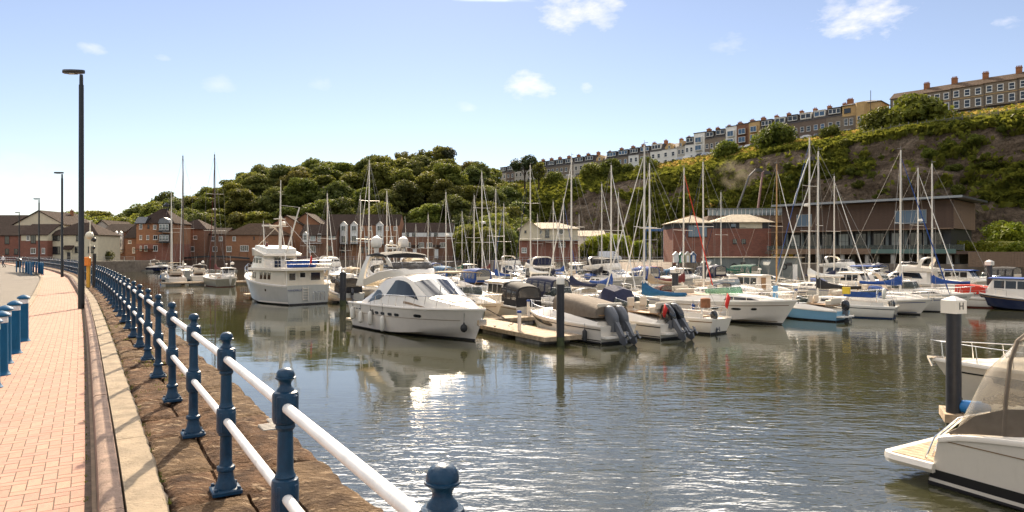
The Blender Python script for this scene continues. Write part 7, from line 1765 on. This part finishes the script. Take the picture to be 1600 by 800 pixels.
for sd in (-1,1):
    for a in (-.4,.25,.9): pc.win([(a,.40),(a+.5,.40),(a+.5,.82),(a,.82)], sd, .014).build('window', M['boat_glass'], po, False)
pc.pane(1.75,2.15,-.9,.9).build('windscreen', M['boat_glass'], po)
mb = MB(); mb.box((-.93,.4,3.75), (.05,.6,.9)); mb.box((-.93,-.8,3.85), (.05,.8,.5)); mb.build('aft_panel', M['boat_glass'], po, False)
fcm = Cab([(-1.2,1.9,4.35,2.0,4.55,0),(.2,1.9,4.4,2.0,4.95,0),(1.5,1.7,4.4,1.75,5.15,0),(2.0,1.4,4.4,1.4,5.0,0)])
fcm.body().build('flybridge_coaming', M['gelcoat'], t, True, 35)
mb = MB(); mb.loft([[(x,y*w,z) for y in (-1,1)]+[(x,y*w*.96,z+h) for y in (1,-1)] for x,w,z,h in ((-1.0,1.55,4.5,.55),(.3,1.65,4.9,.42),(1.2,1.6,5.1,.30))], True); mb.build('flybridge_cover', M['canvas_white'], t, True, 50)
for sd in (-1,1):
    mb = MB(); pts = [(x, sd*2.3, 3.95) for x in (-5.9,-4.6,-3.3,-2.0,-1.0)]
    mb.tube(pts, .016, 5); mb.tube([(x,y,z-.33) for x,y,z in pts], .012, 5); rl = mb.build('guard_rail', M['chrome'], t)
    for p in pts: mb = MB(); mb.tube([p,(p[0],p[1],3.25)], .014, 5); mb.build('stanchion', M['chrome'], rl)
mb = MB(); mb.tube([(-5.9,-2.3,3.95),(-5.9,2.3,3.95)], .016, 5); mb.tube([(-5.9,-2.3,3.62),(-5.9,2.3,3.62)], .012, 5); mb.build('guard_rail', M['chrome'], t)
bow_rail(H, t, .75, .50, 6, .018)
# transom details
for k in range(5): mb = MB(); mb.box((-5.90,.35,.45+.24*k), (.10,.52,.05)); mb.build('ladder_rung', M['gelcoat'], t, False)
for y in (.08,.62): mb = MB(); mb.box((-5.89,y,.95), (.07,.05,1.25)); mb.build('ladder_rail', M['gelcoat'], t, False)
for y in (-.55,-1.0,-1.45): mb = MB(); mb.tube(arc([(-5.88,y-.14,.3),(-5.93,y-.13,.95),(-5.93,y,1.12),(-5.93,y+.13,.95),(-5.88,y+.14,.3)],3), .018, 5); mb.build('grab_rail', M['chrome'], t)
text_on(t, 'WANDERLUST', .24, Matrix.Translation((-5.905,1.32,1.28)) @ Matrix.Rotation(-R(90),4,'Z') @ Matrix.Rotation(R(90),4,'X'), 'stripe_blue', 'boat_name')
# mast, radar and boom
mb = MB(); mb.tube([(-.7,0,3.3),(-.75,0,8.2)], [.17,.13], 8); mb.tube([(-.75,0,8.1),(-.85,0,11.6)], [.09,.04], 6); ms_ = mb.build('mast', M['alloy'], t)
for (z, w) in ((7.2,.9),(7.9,.55)): mb = MB(); mb.box((-.6,0,z), (.7,w*1.6,.06)); mb.build('crosstree', M['gelcoat'], ms_, False)
mb = MB(); mb.box((-.1,.6,7.25), (.35,1.7,.16)); mb.lathe([(.16,7.0),(.18,7.18)], 8, (-.1,.6,0)); mb.lathe([(.22,7.3),(.26,7.5),(.22,7.62),(.05,7.68)], 10, (-.4,-.5,0)); mb.build('radar', M['gelcoat'], ms_)
mb = MB(); mb.tube([(-.9,-.2,3.6),(-2.0,-1.3,9.0)], [.09,.07], 6); mb.build('derrick_boom', M['alloy'], t)
for (a, b) in (((-.75,0,7.5),(1.9,1.3,5.0)),((-.75,0,7.5),(1.2,-1.6,4.9)),((-.8,0,8.2),(-5.6,-2.0,3.3)),((-.8,0,8.2),(-5.6,2.0,3.3)),((-2.0,-1.3,9.0),(-.8,0,9.2))): mb = MB(); mb.tube([a,b], .022 if a[2] < 8 else .014, 4); mb.build('stay', M['alloy'], t)
# dinghy on deck, own thing
dt = boat('covered_dinghy', 'upturned navy covered dinghy on the trawler upper deck', 'dinghy', c2+h2*-3.3+Vector((.68,.73,0))*1.05, (.68,.73)); dt.location.z = 3.3
D2 = Hull(3.0,1.45,.55,.75,.1,.4,0,.9,.1,2.4,.4); D2.body(12,6).build('hull', M['canvas_blue'], dt); mb = D2.deck(-.12,0,10); mb.build('cover', M['canvas_navy'], dt); mb = MB(); mb.tube([(-.9,0,.75),(0,0,1.0),(.9,0,.85)], .03); mb.build('ridge_pole', M['canvas_navy'], dt)
flag(t, (-5.85,.0,3.3), 1.1)
# crew on the flybridge
def person(label, loc, rz, shirt, trousers, pose, sc=1.0, hairm='hair'):
    t = thing('person', label, 'person', loc, rz)
    J = dict(pelvis=(0,0,.94), chest=(0,.02,1.28), neck=(0,.02,1.48), head=(.0,.03,1.62), top=(0,.03,1.74))
    if pose == 'walk': legs = {1:((-.10,.0,.92),(-.10,.14,.50),(-.10,-.02,.08),(-.10,.14,.03)), -1:((.10,.0,.92),(.10,-.06,.50),(.10,-.30,.12),(.10,-.18,.03))}; arms = {1:((-.19,.02,1.40),(-.25,-.10,1.14),(-.24,.02,.92),(-.24,.06,.84)), -1:((.19,.02,1.40),(.25,.12,1.15),(.24,.24,.96),(.23,.28,.90))}
    else: legs = {1:((-.10,.0,.92),(-.10,.03,.50),(-.10,0,.08),(-.10,.12,.03)), -1:((.10,0,.92),(.10,.03,.50),(.11,0,.08),(.11,.12,.03))}; arms = {1:((-.19,.02,1.40),(-.26,.08,1.16),(-.20,.30,1.06),(-.17,.36,1.05)), -1:((.19,.02,1.40),(.26,.08,1.16),(.20,.30,1.06),(.17,.36,1.05))}
    V = [J['pelvis'],J['chest'],J['neck'],J['head'],J['top']]; E = [(0,1),(1,2),(2,3),(3,4)]; Rr = [.15,.16,.055,.10,.07]
    for s in (1,-1):
        o_ = len(V); V += list(legs[s]); E += [(0,o_),(o_,o_+1),(o_+1,o_+2),(o_+2,o_+3)]; Rr += [.095,.065,.045,.04]
        o_ = len(V); V += list(arms[s]); E += [(1,o_),(o_,o_+1),(o_+1,o_+2),(o_+2,o_+3)]; Rr += [.065,.048,.036,.04]
    me = bpy.data.meshes.new('body'); me.from_pydata(V, E, []); b = link('body', me, t); t.scale = (sc,sc,sc)
    md = b.modifiers.new('skin','SKIN'); 
    for i, r_ in enumerate(Rr): me.skin_vertices[0].data[i].radius = (r_, r_)
    me.skin_vertices[0].data[0].use_root = True
    sb = b.modifiers.new('sub','SUBSURF'); sb.levels = 1; sb.render_levels = 2
    m = bpy.data.materials.new('clothed'); m.use_nodes = True; n = m.node_tree.nodes; l = m.node_tree.links
    tc = n.new('ShaderNodeTexCoord'); sx = n.new('ShaderNodeSeparateXYZ'); l.new(tc.outputs['Object'], sx.inputs[0]); cr = n.new('ShaderNodeValToRGB'); cr.color_ramp.interpolation = 'CONSTANT'
    e = cr.color_ramp.elements; e[0].position = 0; e[0].color = (.02,.02,.02,1); e[1].position = .045; e[1].color = (*trousers,1); q = e.new(.49); q.color = (*shirt,1); q = e.new(.735); q.color = (.48,.30,.21,1)
    mm = n.new('ShaderNodeMath'); mm.operation = 'DIVIDE'; mm.inputs[1].default_value = 2.0; l.new(sx.outputs['Z'], mm.inputs[0]); l.new(mm.outputs[0], cr.inputs['Fac']); l.new(cr.outputs[0], n['Principled BSDF'].inputs['Base Color']); n['Principled BSDF'].inputs['Roughness'].default_value = .85
    me.materials.append(m)
    mb = MB(); mb.ell((0,.0,1.69), (.105,.115,.105), 10, 7); mb.build('hair', M[hairm], t)
    return t
person('person in dark red top leaning at the trawler flybridge helm', c2+h2*.0+Vector((-.82*.9,-.6*.9,4.55)), 2.2, (.12,.03,.03), (.04,.04,.05), 'stand', .72)
p = at(5, 418, ZB); person('person in white shirt and dark shorts walking on the far pavement', (p.x, p.y, ZB), 2.4, (.72,.70,.70), (.05,.05,.08), 'walk', 1.0)

# ---- front row
def place(px, py, z, head, L, end):
    """boat centre from the pixel of its bow or stern waterline"""
    p = at(px, py, z); h = Vector((head[0], head[1], 0)).normalized(); return p+h*(L/2 if end == 'stern' else -L/2)
h = (-.55,.835)
t, H = cruiser('white walkaround boat with taupe cockpit cover and twin dark outboards', place(962,536,0,h,7.6,'stern'), h, 7.6, 2.7, 'gelcoat', 'stripe_black', cover=('cockpit','canvas_taupe'), arch=False, ob=2, obm='engine_grey', obtilt=38, hw=False, name='walkaround_boat', fend=0)
for sd in (-1,1):
    H.patch(.50,.80, H.zs(.6)*.62, H.zs(.6)*.62+.22, sd, .012, 6, .18).build('hull_window', M['boat_glass'], t, False)
    fender(t, H.P(.12,1,sd,.14)+Vector((0,0,-.85)), .6, .13, 'rubber', .35)
h = (-.60,.80)
t, H = cruiser('white sports boat with navy covered console, red ensign and twin black outboards', place(1050,529,0,h,7.0,'stern'), h, 7.0, 2.6, 'gelcoat', 'stripe_black', arch=False, ob=2, obtilt=40, hw=False, flagc=True, name='sports_boat', fend=0, rail=False)
mb = MB(); mb.loft([[(x,-w,z),(x,w,z),(x,w*.8,z+h_),(x,0,z+h_+.15),(x,-w*.8,z+h_)] for x,w,z,h_ in ((-.4,.75,1.1,.6),(.1,.9,1.05,1.35),(.9,.95,1.05,1.55),(1.6,.7,1.15,.9),(1.9,.4,1.2,.3))], True); mb.build('console_cover', M['canvas_navy'], t, True, 40)
text_on(t, 'ACTIVE', .26, Matrix.Translation((-1.6,H.P(.25,.8,1).y+.02,.82)) @ Matrix.Rotation(R(180),4,'Z') @ Matrix.Rotation(R(86),4,'X'), 'stripe_black', 'boat_name')
h = (-.68,.73)
t, H = sailboat('white sloop showing its rounded stern with teal boom cover and small black outboard', place(1118,521,0,h,8.6,'stern'), h, 8.6, 11.4, 'gelcoat', 'canvas_teal', None, 'canvas_white', 'stripe_tan', 'antifoul_dark', ob=True, B=2.9, letters='WILLOW')
flag(t, (-4.2,-.7,1.1), 1.2)
mb = MB(); mb.lathe([(.28,0),(.28,.5),(.2,.55)], 10, (-4.1,.75,1.5)); mb.build('rolled_bag', M['chimney'], t)
h = (.66,-.75)
t, H = cruiser('white express cruiser with pale green wraparound windscreen and blue fender', place(1244,509,0,h,9.2,'bow'), h, 9.4, 3.0, 'gelcoat', 'stripe_tan', glass='tint_green', arch=False, tall=.85, hs=1.25, hb=1.62, fend=0, name='express_cruiser')
fender(t, H.P(.30,1,-1,.15)+Vector((0,0,-.95)), .75, .13, 'canvas_blue', .3)
h = (-.62,.78)
t, H = cruiser('small pale blue hulled boat with blue arrow panel and black outboard', place(1314,502,0,h,5.6,'stern'), h, 5.6, 2.1, 'blue_hull', None, arch=False, ob=1, obtilt=5, hw=False, hs=.72, hb=1.0, tall=.7, fend=0, rail=False, name='day_boat')
mb = MB(); mb.cbox((1.9,.2,1.75), (.06,.62,1.0), .02); pn_ = mb.build('arrow_panel', M['sky_panel'], t, False)
mb = MB(); mb.plate([(1.86,.42,1.72),(1.86,.10,1.76),(1.86,.12,1.90),(1.86,-.06,1.70),(1.86,.10,1.54),(1.86,.11,1.66)], -.012); mb.build('arrow_mark', M['white_band'], pn_, False)
h = (-.80,.60)
t, H = sailboat('white bilge keel sloop with black sail cover, grey hull band and outboard', place(1392,497,0,h,8.4,'stern'), h, 8.4, 12.3, 'gelcoat', 'canvas_black', None, 'canvas_white', 'stripe_black', 'antifoul_blue', ob=True)
mb = MB(); mb.tube([(-3.9,.9+.28*math.cos(a),1.75+.36*math.sin(a)) for a in np.linspace(-1.0,4.2,12)], .10, 7); mb.build('horseshoe_buoy', M['fender_white'], t)
mb = MB(); mb.box((-1.4,.55,1.9), (.5,.3,.5)); mb.build('yellow_bag', M['yellow'], t, False)
mb = MB(); mb.tube([(.55+.10*math.cos(a),-.165,2.95+.10*math.sin(a)) for a in np.linspace(0,6.283,9)], .012, 4); mb.build('sail_emblem', M['white_band'], t)
dg_ = MB(); dg_.box((-2.2,-1.05,1.55), (2.6,.03,.42)); dg_.build('dodger', M['canvas_blue'], t, False); text_on(t, 'MIDAY', .32, Matrix.Translation((-2.2,-1.085,1.55)) @ Matrix.Rotation(R(90),4,'X'), 'white_band', 'boat_name')
h = (.72,-.69)
cruiser('white sports cruiser with low raked deck between two sloops', place(1456,493,0,h,7.4,'bow'), h, 7.4, 2.5, 'gelcoat', 'stripe_blue', arch=False, tall=.7, hw=False, fend=1, name='sports_cruiser')
h = (.74,-.67)
t, H = cruiser('white cruiser with slanted dark cabin windows behind the H pile', place(1522,486,0,h,8.8,'bow'), h, 8.8, 2.9, 'gelcoat', 'stripe_black', arch=True, fend=1, name='express_cruiser')
h = (-.76,.65)
t, H = sailboat('white sloop with bright red deck cover and blue boom cover', place(1556,481,0,h,8.0,'stern'), h, 8.0, 12.6, 'gelcoat', 'canvas_blue', None, None, 'stripe_tan', 'antifoul_red', letters='MISS')
mb = MB(); mb.loft([[(x,-w,1.15),(x,w,1.15),(x,w*.9,1.15+h_),(x,-w*.9,1.15+h_)] for x,w,h_ in ((-3.4,.95,.62),(-2.2,1.05,.75),(-1.2,1.0,.70))], True); mb.build('cockpit_cover', M['canvas_red'], t, True, 40)
h = (-.50,.86)
t, H = wheelhouse('navy blue hulled boat with bright blue covers and white letters', place(1684,489,0,h,8.5,'stern'), h, 8.5, 'navy_hull', 'gelcoat', 'canvas_blue', 'canvas_blue', 'stripe_tan', 0, 3.0)
mb = MB(); mb.box((-4.27,0,1.15), (.04,2.5,.55)); pn_ = mb.build('stern_dodger', M['canvas_blue'], t, False); text_on(t, 'TERN', .42, Matrix.Translation((-4.30,.1,1.15)) @ Matrix.Rotation(-R(90),4,'Z') @ Matrix.Rotation(R(90),4,'X'), 'white_band', 'boat_name')
fender(t, (-4.45,1.05,.05), .7, .12, 'fender_white', .6)
h = (.70,-.71)
sailboat('white sloop with blue furled headsail reaching from the bow beside the H pile', mar(35.6,4.6), h, 8.8, 13.0, 'gelcoat', 'canvas_blue', 'canvas_blue', 'canvas_blue', 'stripe_blue', 'antifoul_dark')

# ---- near boats at the right
h = (.50,-.866)
t, H = cruiser('large white cruiser with brown canopy, black hull stripe and teak swim platform', (11.66,10.42), h, 9.2, 3.2, 'gelcoat', None, arch=False, hw=False, hs=1.0, hb=1.78, tall=.40, fend=0, name='sports_cruiser', platform=False, tr=-.42, sh=.62)
for ch in list(t.children):
    if ch.name.startswith(('aft_seat','windscreen','cockpit_sole')):
        for g2 in list(ch.children): bpy.data.objects.remove(g2)
        bpy.data.objects.remove(ch)
H.band(.10,.17,0,.97,.012,24,True).build('stripe', M['gelcoat'], t); H.band(.17,.36,0,.97,.012,24,True).build('stripe', M['stripe_black'], t); H.band(.98,1.0,0,.97,.010,24,True).build('stripe', M['stripe_tan'], t)
mb = MB(); mb.loft([[(x,y*f*1.42,z) for y,z in ((-1,.30),(-1.03,.38),(-1.0,.48),(1.0,.48),(1.03,.38),(1,.30))] for x, f in ((-4.3,1.0),(-5.05,1.0),(-5.28,.96),(-5.38,.86))], True); sp_ = mb.build('swim_platform', M['gelcoat'], t, True, 40)
for k in range(14): mb = MB(); mb.box((-4.78,-1.2+k*.185,.486), (.85,.172,.016)); mb.build('teak_plank', M['wood_deck'], sp_, False)
mb = MB(); mb.tube([(-4.55,-1.2,.5),(-4.4,-1.15,.95),(-4.0,-1.05,1.4),(-3.6,-.95,1.55)], .02, 6); mb.tube([(-4.55,-.95,.5),(-4.4,-.9,.95),(-4.0,-.8,1.4),(-3.6,-.7,1.55)], .02, 6); mb.build('boarding_rail', M['chrome'], t)
hs_ = [.08,1.15,1.66,1.80,1.80,1.65,1.20]
secs = []
for i, x in enumerate((-4.0,-3.6,-3.1,-2.4,-1.4,-.5,.3)):
    w = 1.38-.04*i*.8; secs.append([Vector((x+.10*sq, w*cq, H.zs(H.tx(x))+.06+hs_[i]*1.12*sq)) for cq, sq in ((-1,0),(-.985,.35),(-.93,.72),(-.76,.92),(-.42,1.0),(0,1.03),(.42,1.0),(.76,.92),(.93,.72),(.985,.35),(1,0))])
mb = MB(); mb.loft(secs, False, True, True); cn_ = mb.build('canopy', M['clear_vinyl'], t, True, 50)
def band_(i0, k0, k1, i1, nm):
    mb = MB(); mb.loft([[secs[i][k]*1.0+Vector((0, (.012 if secs[i][k].y > 0 else -.012), .008)) for k in range(k0, k1+1)] for i in range(i0, i1+1)], False, False, False); o_ = mb.build(nm, M['canvas_taupe'], cn_, True, 50); md = o_.modifiers.new('t','SOLIDIFY'); md.thickness = .012
mb = MB()
for sd in (0,1):
    lowr = [(s_[0] if sd == 0 else s_[10]) for s_ in secs]; upr = [a_.lerp(b_, .75) for a_, b_ in zip(lowr, [(s_[1] if sd == 0 else s_[9]) for s_ in secs])]
    mb.loft([[p_+Vector((0,-.012 if sd == 0 else .012,0)), q_+Vector((0,-.014 if sd == 0 else .014,.004))] for p_, q_ in zip(lowr, upr)], False, False, False)
mb.build('canopy_skirt', M['canvas_taupe'], cn_, True, 50)
for i in (0,2,4): mb = MB(); mb.tube([p_+Vector((0,0,.008)) for p_ in secs[i]], .035, 6); mb.build('canopy_seam', M['canvas_taupe'], cn_)
band_(2, 3, 7, 6, 'canopy_roof')
h = (-.87,.49); bowp = Vector((12.7,20.6,0))
t, H = cruiser('white cruiser with slanted dark hull window, bow toward the lettered H pile', bowp-Vector((h[0],h[1],0))*4.4, h, 8.8, 2.9, 'gelcoat', 'stripe_black', arch=True, hw=False, hs=1.2, hb=1.42, fend=0, tall=.7, name='express_cruiser')
for sd in (-1,1): H.patch(.52,.86,.72,.98,sd,.014,8,.30).build('hull_window', M['boat_glass'], t, False)

# ---- second row and beyond: a sailing yacht or motor boat in every berth
cn = {'canvas_navy':'navy','canvas_blue':'blue','canvas_black':'black','canvas_tan':'tan','canvas_green':'green','canvas_teal':'teal','canvas_maroon':'maroon','canvas_white':'white','canvas_taupe':'taupe','canvas_red':'red'}
used_labels = {}
def sail(px, ytop, k, cover, hd_=0, hoodm=None, furl='canvas_white', L=None, hullm='gelcoat', mastm='alloy', radar=False, spread=1, det=1, stripe='stripe_blue', toward=None):
    m = (px-800)/F; D = (k+28.4)/(.866-.5*m); Hm = min(17.5, CAMZ+(HOR-ytop)*D/F); L = L or max(6.8, min(11.5, Hm*.74)); sgn = -1 if hd_ else 1
    hull = {'gelcoat':'white','gelcoat_cream':'cream','navy_hull':'navy','gelcoat_grey':'grey','olive_hull':'olive','blue_hull':'pale blue'}[hullm]
    bits = [cn[cover]+' boom cover' if cover else 'bare boom']
    if hoodm: bits.append(cn[hoodm]+' sprayhood')
    if furl and furl != 'canvas_white': bits.append(cn[furl]+' furled headsail')
    elif not furl: bits.append('no headsail')
    if radar: bits.append('mast radar dome')
    if mastm == 'wood_mast': bits = ['varnished wooden mast', 'bare boom']
    lab = '%s %s with %s' % (hull, 'twin spreader yacht' if spread == 2 else 'sloop', ' and '.join([', '.join(bits[:-1]), bits[-1]] if len(bits) > 1 else bits))
    sx = .08*L
    hv = Vector((A_.x*sgn, A_.y*sgn, 0)); p = atD(px, D)-hv*sx
    ang = random.uniform(-.06,.06); hv2 = Matrix.Rotation(ang,3,'Z') @ hv
    sailboat(lab, p, (hv2.x,hv2.y), L, Hm, hullm, cover, hoodm, furl, stripe, random.choice(('antifoul_dark','antifoul_blue','antifoul_red')), mastm, radar, False, det, spread=spread)
# row behind the first walkway
sail(893,245,16.5,'canvas_navy',1,'canvas_white','canvas_white'); sail(955,258,16.5,'canvas_blue',0,None,'canvas_white'); sail(1015,255,16.5,'canvas_tan',1,'canvas_maroon','canvas_white'); sail(1067,262,16.5,'canvas_maroon',0,None,'canvas_red')
sail(1100,253,16.8,None,1,'canvas_navy','canvas_navy'); sail(1213,256,16.5,None,0,None,'canvas_white',8.2,'gelcoat_cream','wood_mast'); sail(1264,215,17,'canvas_white',1,None,'canvas_blue',11,radar=True,spread=2); sail(1303,275,16.5,'canvas_navy',0,'canvas_blue','canvas_white')
sail(1434,262,16.5,'canvas_navy',0,None,'canvas_white',radar=True)
# the rows across the fairway
sail(563,305,40.5,'canvas_navy',0,None,None); sail(576,250,42,'canvas_white',1,'canvas_tan','canvas_white',spread=2); sail(697,300,40.5,'canvas_blue',0,'canvas_navy','canvas_white',radar=True); sail(754,268,40.5,'canvas_tan',0,'canvas_tan','canvas_white',radar=True,spread=2)
sail(775,295,41,'canvas_blue',1,'canvas_white',None); sail(829,258,40.5,'canvas_white',1,None,'canvas_navy',spread=2); sail(865,315,40.5,'canvas_navy',0,'canvas_navy','canvas_white'); sail(940,287,40.5,'canvas_black',0,'canvas_blue','canvas_white'); sail(1127,300,41,'canvas_green',1,None,'canvas_navy')
sail(511,302,51.5,'canvas_tan',0,None,'canvas_white'); sail(605,298,51.5,'canvas_maroon',0,'canvas_maroon','canvas_white'); sail(668,335,51.5,'canvas_teal',0,'canvas_teal',None); sail(740,305,51.5,None,0,None,'canvas_white',hullm='navy_hull'); sail(788,318,51.5,'canvas_navy',1,'canvas_green','canvas_blue'); sail(881,310,51.5,'canvas_blue',0,'canvas_blue','canvas_blue')
sail(965,300,51.5,'canvas_navy',0,'canvas_tan','canvas_tan'); sail(1016,318,51.5,'canvas_teal',1,'canvas_black','canvas_white')
for (px, y, k, cv, hd2, fu) in ((480,335,75,'canvas_navy','canvas_red','canvas_white'),(540,350,75,'canvas_white','canvas_green',None),(620,343,75,'canvas_black',None,'canvas_white'),(722,330,75,'canvas_green','canvas_navy','canvas_white'),(765,330,75,'canvas_maroon','canvas_navy',None),(412,345,80,None,'canvas_blue','canvas_white'),(455,355,87,'canvas_taupe',None,'canvas_white'),(580,352,87,'canvas_teal','canvas_white','canvas_white'),(650,350,87,'canvas_tan','canvas_blue',None),(840,335,75,'canvas_red','canvas_navy',None),(905,335,75,'canvas_taupe','canvas_white','canvas_navy')):
    sail(px, y, k, cv, 0, hd2, fu, det=0)
# tall yachts at the left
sailboat('grey hulled tall twin spreader yacht with royal blue cockpit tent', (-57.2,119,0), (.35,-.93), 13.5, 21.5, 'gelcoat_grey', 'canvas_white', 'canvas_navy', 'canvas_white', 'stripe_blue', 'antifoul_blue', 'mast_dark', spread=2)
sailboat('olive hulled ketch with dark mast and red furled headsail', (-42.6,98.5,0), (-.55,.83), 11.5, 19.0, 'olive_hull', 'canvas_maroon', None, 'canvas_maroon', 'stripe_tan', 'antifoul_red', 'mast_dark', radar=True, spread=2)
sailboat('slim white sloop with bare boom beside the dark hulled cruiser', (-58.5,117,0), (.5,-.86), 10, 15.2, 'gelcoat', None, None, 'canvas_white', 'stripe_blue')
cruiser('dark navy hulled cruiser with white deck moored by the lock gate', atD(253,176), (.9,-.42), 8.6, 3.0, 'navy_hull', None, canopy=None, arch=True, fend=0)
def mot(s, k, fn, lab, hd_, **kw):
    hv = A_ if not hd_ else -A_; hv = Matrix.Rotation(random.uniform(-.06,.06),3,'Z') @ hv
    return fn(lab, mar(s,k), (hv.x,hv.y), **kw)
mot(2.2,15.0,cruiser,'cream cruiser with tan bimini and clear curtains behind the hammerhead',0,L=8.6,hullm='gelcoat_cream',bimini='canvas_tan',arch=False,stripe='stripe_tan')
mot(5.7,16.2,wheelhouse,'cream fishing boat with dark brown cabin tent and clear panes',1,L=7.6,hullm='gelcoat_cream',tent='canvas_black',stripe='stripe_tan')
mot(8.6,12.8,cruiser,'white cruiser under a navy canopy with clear side panes',0,L=7.6,canopy='canvas_navy',arch=False)
mot(29.6,16,cruiser,'white cruiser with pale hatch stripes and open cockpit behind the sloop stern',0,L=8.8,arch=False,glass='pale_glass')
mot(33,16.5,wheelhouse,'white harbour launch with rounded roof and upright windows',1,L=7.8,stripe=None,ob=0)
mot(49,16.5,wheelhouse,'white harbour launch with blue waist stripe behind the black sail cover',0,L=7.2,ob=0)
mot(53,16,cruiser,'white cruiser with blue bimini near the tall alloy mast',0,L=8.2,bimini='canvas_blue',arch=False)
mot(58,16.5,flybridge,'white flybridge cruiser with yellow lifebuoy moored before the restaurant',1,L=10,top=None)
mot(70,16.5,wheelhouse,'cream wheelhouse boat with blue roof cover under the restaurant terrace',0,L=8.5,hullm='gelcoat_cream',roofm='canvas_blue',stripe=None)
mot(63.5,16,cruiser,'white cruiser with black framed arch before the restaurant columns',0,L=8.6,canopy='canvas_black')
mot(76,16.5,cruiser,'white cruiser with black hood near the wooden fence',1,L=8,canopy='canvas_black',arch=False,ob=1)
mot(35.2,40.5,flybridge,'white flybridge cruiser with green side locker and black arch cover',0,L=11.5,top='canvas_black')
mot(-.2,38.5,wheelhouse,'grey boat under a black cabin tent beside the trawler stern',1,L=8.0,hullm='gelcoat_grey',tent='canvas_black',ob=1)
mot(9.0,40,flybridge,'cream flybridge cruiser with tan top behind the motor yacht',0,L=10.5,hullm='gelcoat_cream',top='canvas_tan')
mot(6.2,41,cruiser,'white cruiser with slanted arch and white hood behind the motor yacht arch',0,L=9.2,canopy='canvas_white')
mot(14.6,40.5,cruiser,'white cruiser with blue canopy left of the tan boomed yacht',1,L=8.2,canopy='canvas_blue',arch=False)
mot(26,41,cruiser,'cream cruiser with black canopy behind the dark brown tent',0,L=8.4,hullm='gelcoat_cream',canopy='canvas_black',arch=False)
mot(39,40.5,cruiser,'white cruiser with bright blue cockpit tent right of the flybridge cruiser',1,L=8.0,canopy='canvas_blue',arch=True)
mot(43,40.5,cruiser,'cream cruiser with maroon hood and white arch',0,L=8.4,hullm='gelcoat_cream',canopy='canvas_maroon')
mot(47,40.5,wheelhouse,'white wheelhouse boat with teal tent',0,L=7.4,tent='canvas_teal')
mot(51,41,cruiser,'white cruiser with navy hood beside the green canopied boat',1,L=8.6,canopy='canvas_navy')
mot(57,40.5,cruiser,'white cruiser with large dark green canopy in front of the grey cabins',1,L=9.0,canopy='canvas_green',arch=False)
mot(74,34,flybridge,'white flybridge cruiser lying before the grey floating cabin end',0,L=11,top=None)
mot(79.5,36,cruiser,'white cruiser with navy cockpit canopy under the restaurant terrace',1,L=9.5,canopy='canvas_navy')
for i, (s, k, fn, kw, lab) in enumerate(((5.5,51.5,cruiser,dict(L=8,canopy='canvas_tan'),'white cruiser with tan hood in the far rows'),(-3.5,51.5,wheelhouse,dict(L=7,tent='canvas_navy'),'white wheelhouse boat with navy tent left of the trawler'),(17.5,51.5,cruiser,dict(L=8.4,canopy='canvas_teal',arch=False),'white cruiser with teal hood in the far rows'),(30,51.5,flybridge,dict(L=10.5,top='canvas_navy'),'white flybridge cruiser with navy top cover'),(39,51.5,cruiser,dict(L=8,bimini='canvas_white',arch=False),'white cruiser with white bimini in the far rows'),
        (-8,93,cruiser,dict(L=8,arch=True),'white open cruiser with arch far behind the ketch'),(-6,75,wheelhouse,dict(L=7,stripe=None),'plain white wheelhouse boat near the orange hip roofed house'),(-1,75,cruiser,dict(L=8,canopy='canvas_white',arch=False),'white cruiser with white hood near the orange hip roofed house'),(9,75,flybridge,dict(L=10.5,top='canvas_white'),'white flybridge cruiser with white top cover'),(15,75,cruiser,dict(L=8,canopy='canvas_black'),'white cruiser with black hood and arch in the far rows'),(24,75,wheelhouse,dict(L=7.5,tent='canvas_blue'),'white wheelhouse boat with bright blue tent'),(28,75,cruiser,dict(L=8.6,bimini='canvas_navy',arch=False),'white cruiser with navy bimini in the far rows'),
        (41,75,flybridge,dict(L=10,top=None,hullm='gelcoat_cream'),'cream flybridge cruiser before the cream boathouse'),(47,75,cruiser,dict(L=8.5,canopy='canvas_taupe'),'white cruiser with taupe hood before the cream boathouse'),(53,73,wheelhouse,dict(L=7.5,hullm='gelcoat_cream'),'cream wheelhouse boat near the slipway'),(8,87,cruiser,dict(L=8,canopy='canvas_green'),'white cruiser with green hood and arch in the far rows'),(20,87,flybridge,dict(L=10,top='canvas_tan'),'white flybridge cruiser with tan top cover'),(30,87,cruiser,dict(L=8,canopy='canvas_blue'),'white cruiser with blue hood and arch in the far rows'),(38,87,wheelhouse,dict(L=7.5,tent='canvas_tan'),'white wheelhouse boat with tan tent'),(-12,87,cruiser,dict(L=8,bimini='canvas_tan'),'white cruiser with tan bimini and arch in the far rows'))):
    mot(s, k, fn, lab, i % 2, **kw)
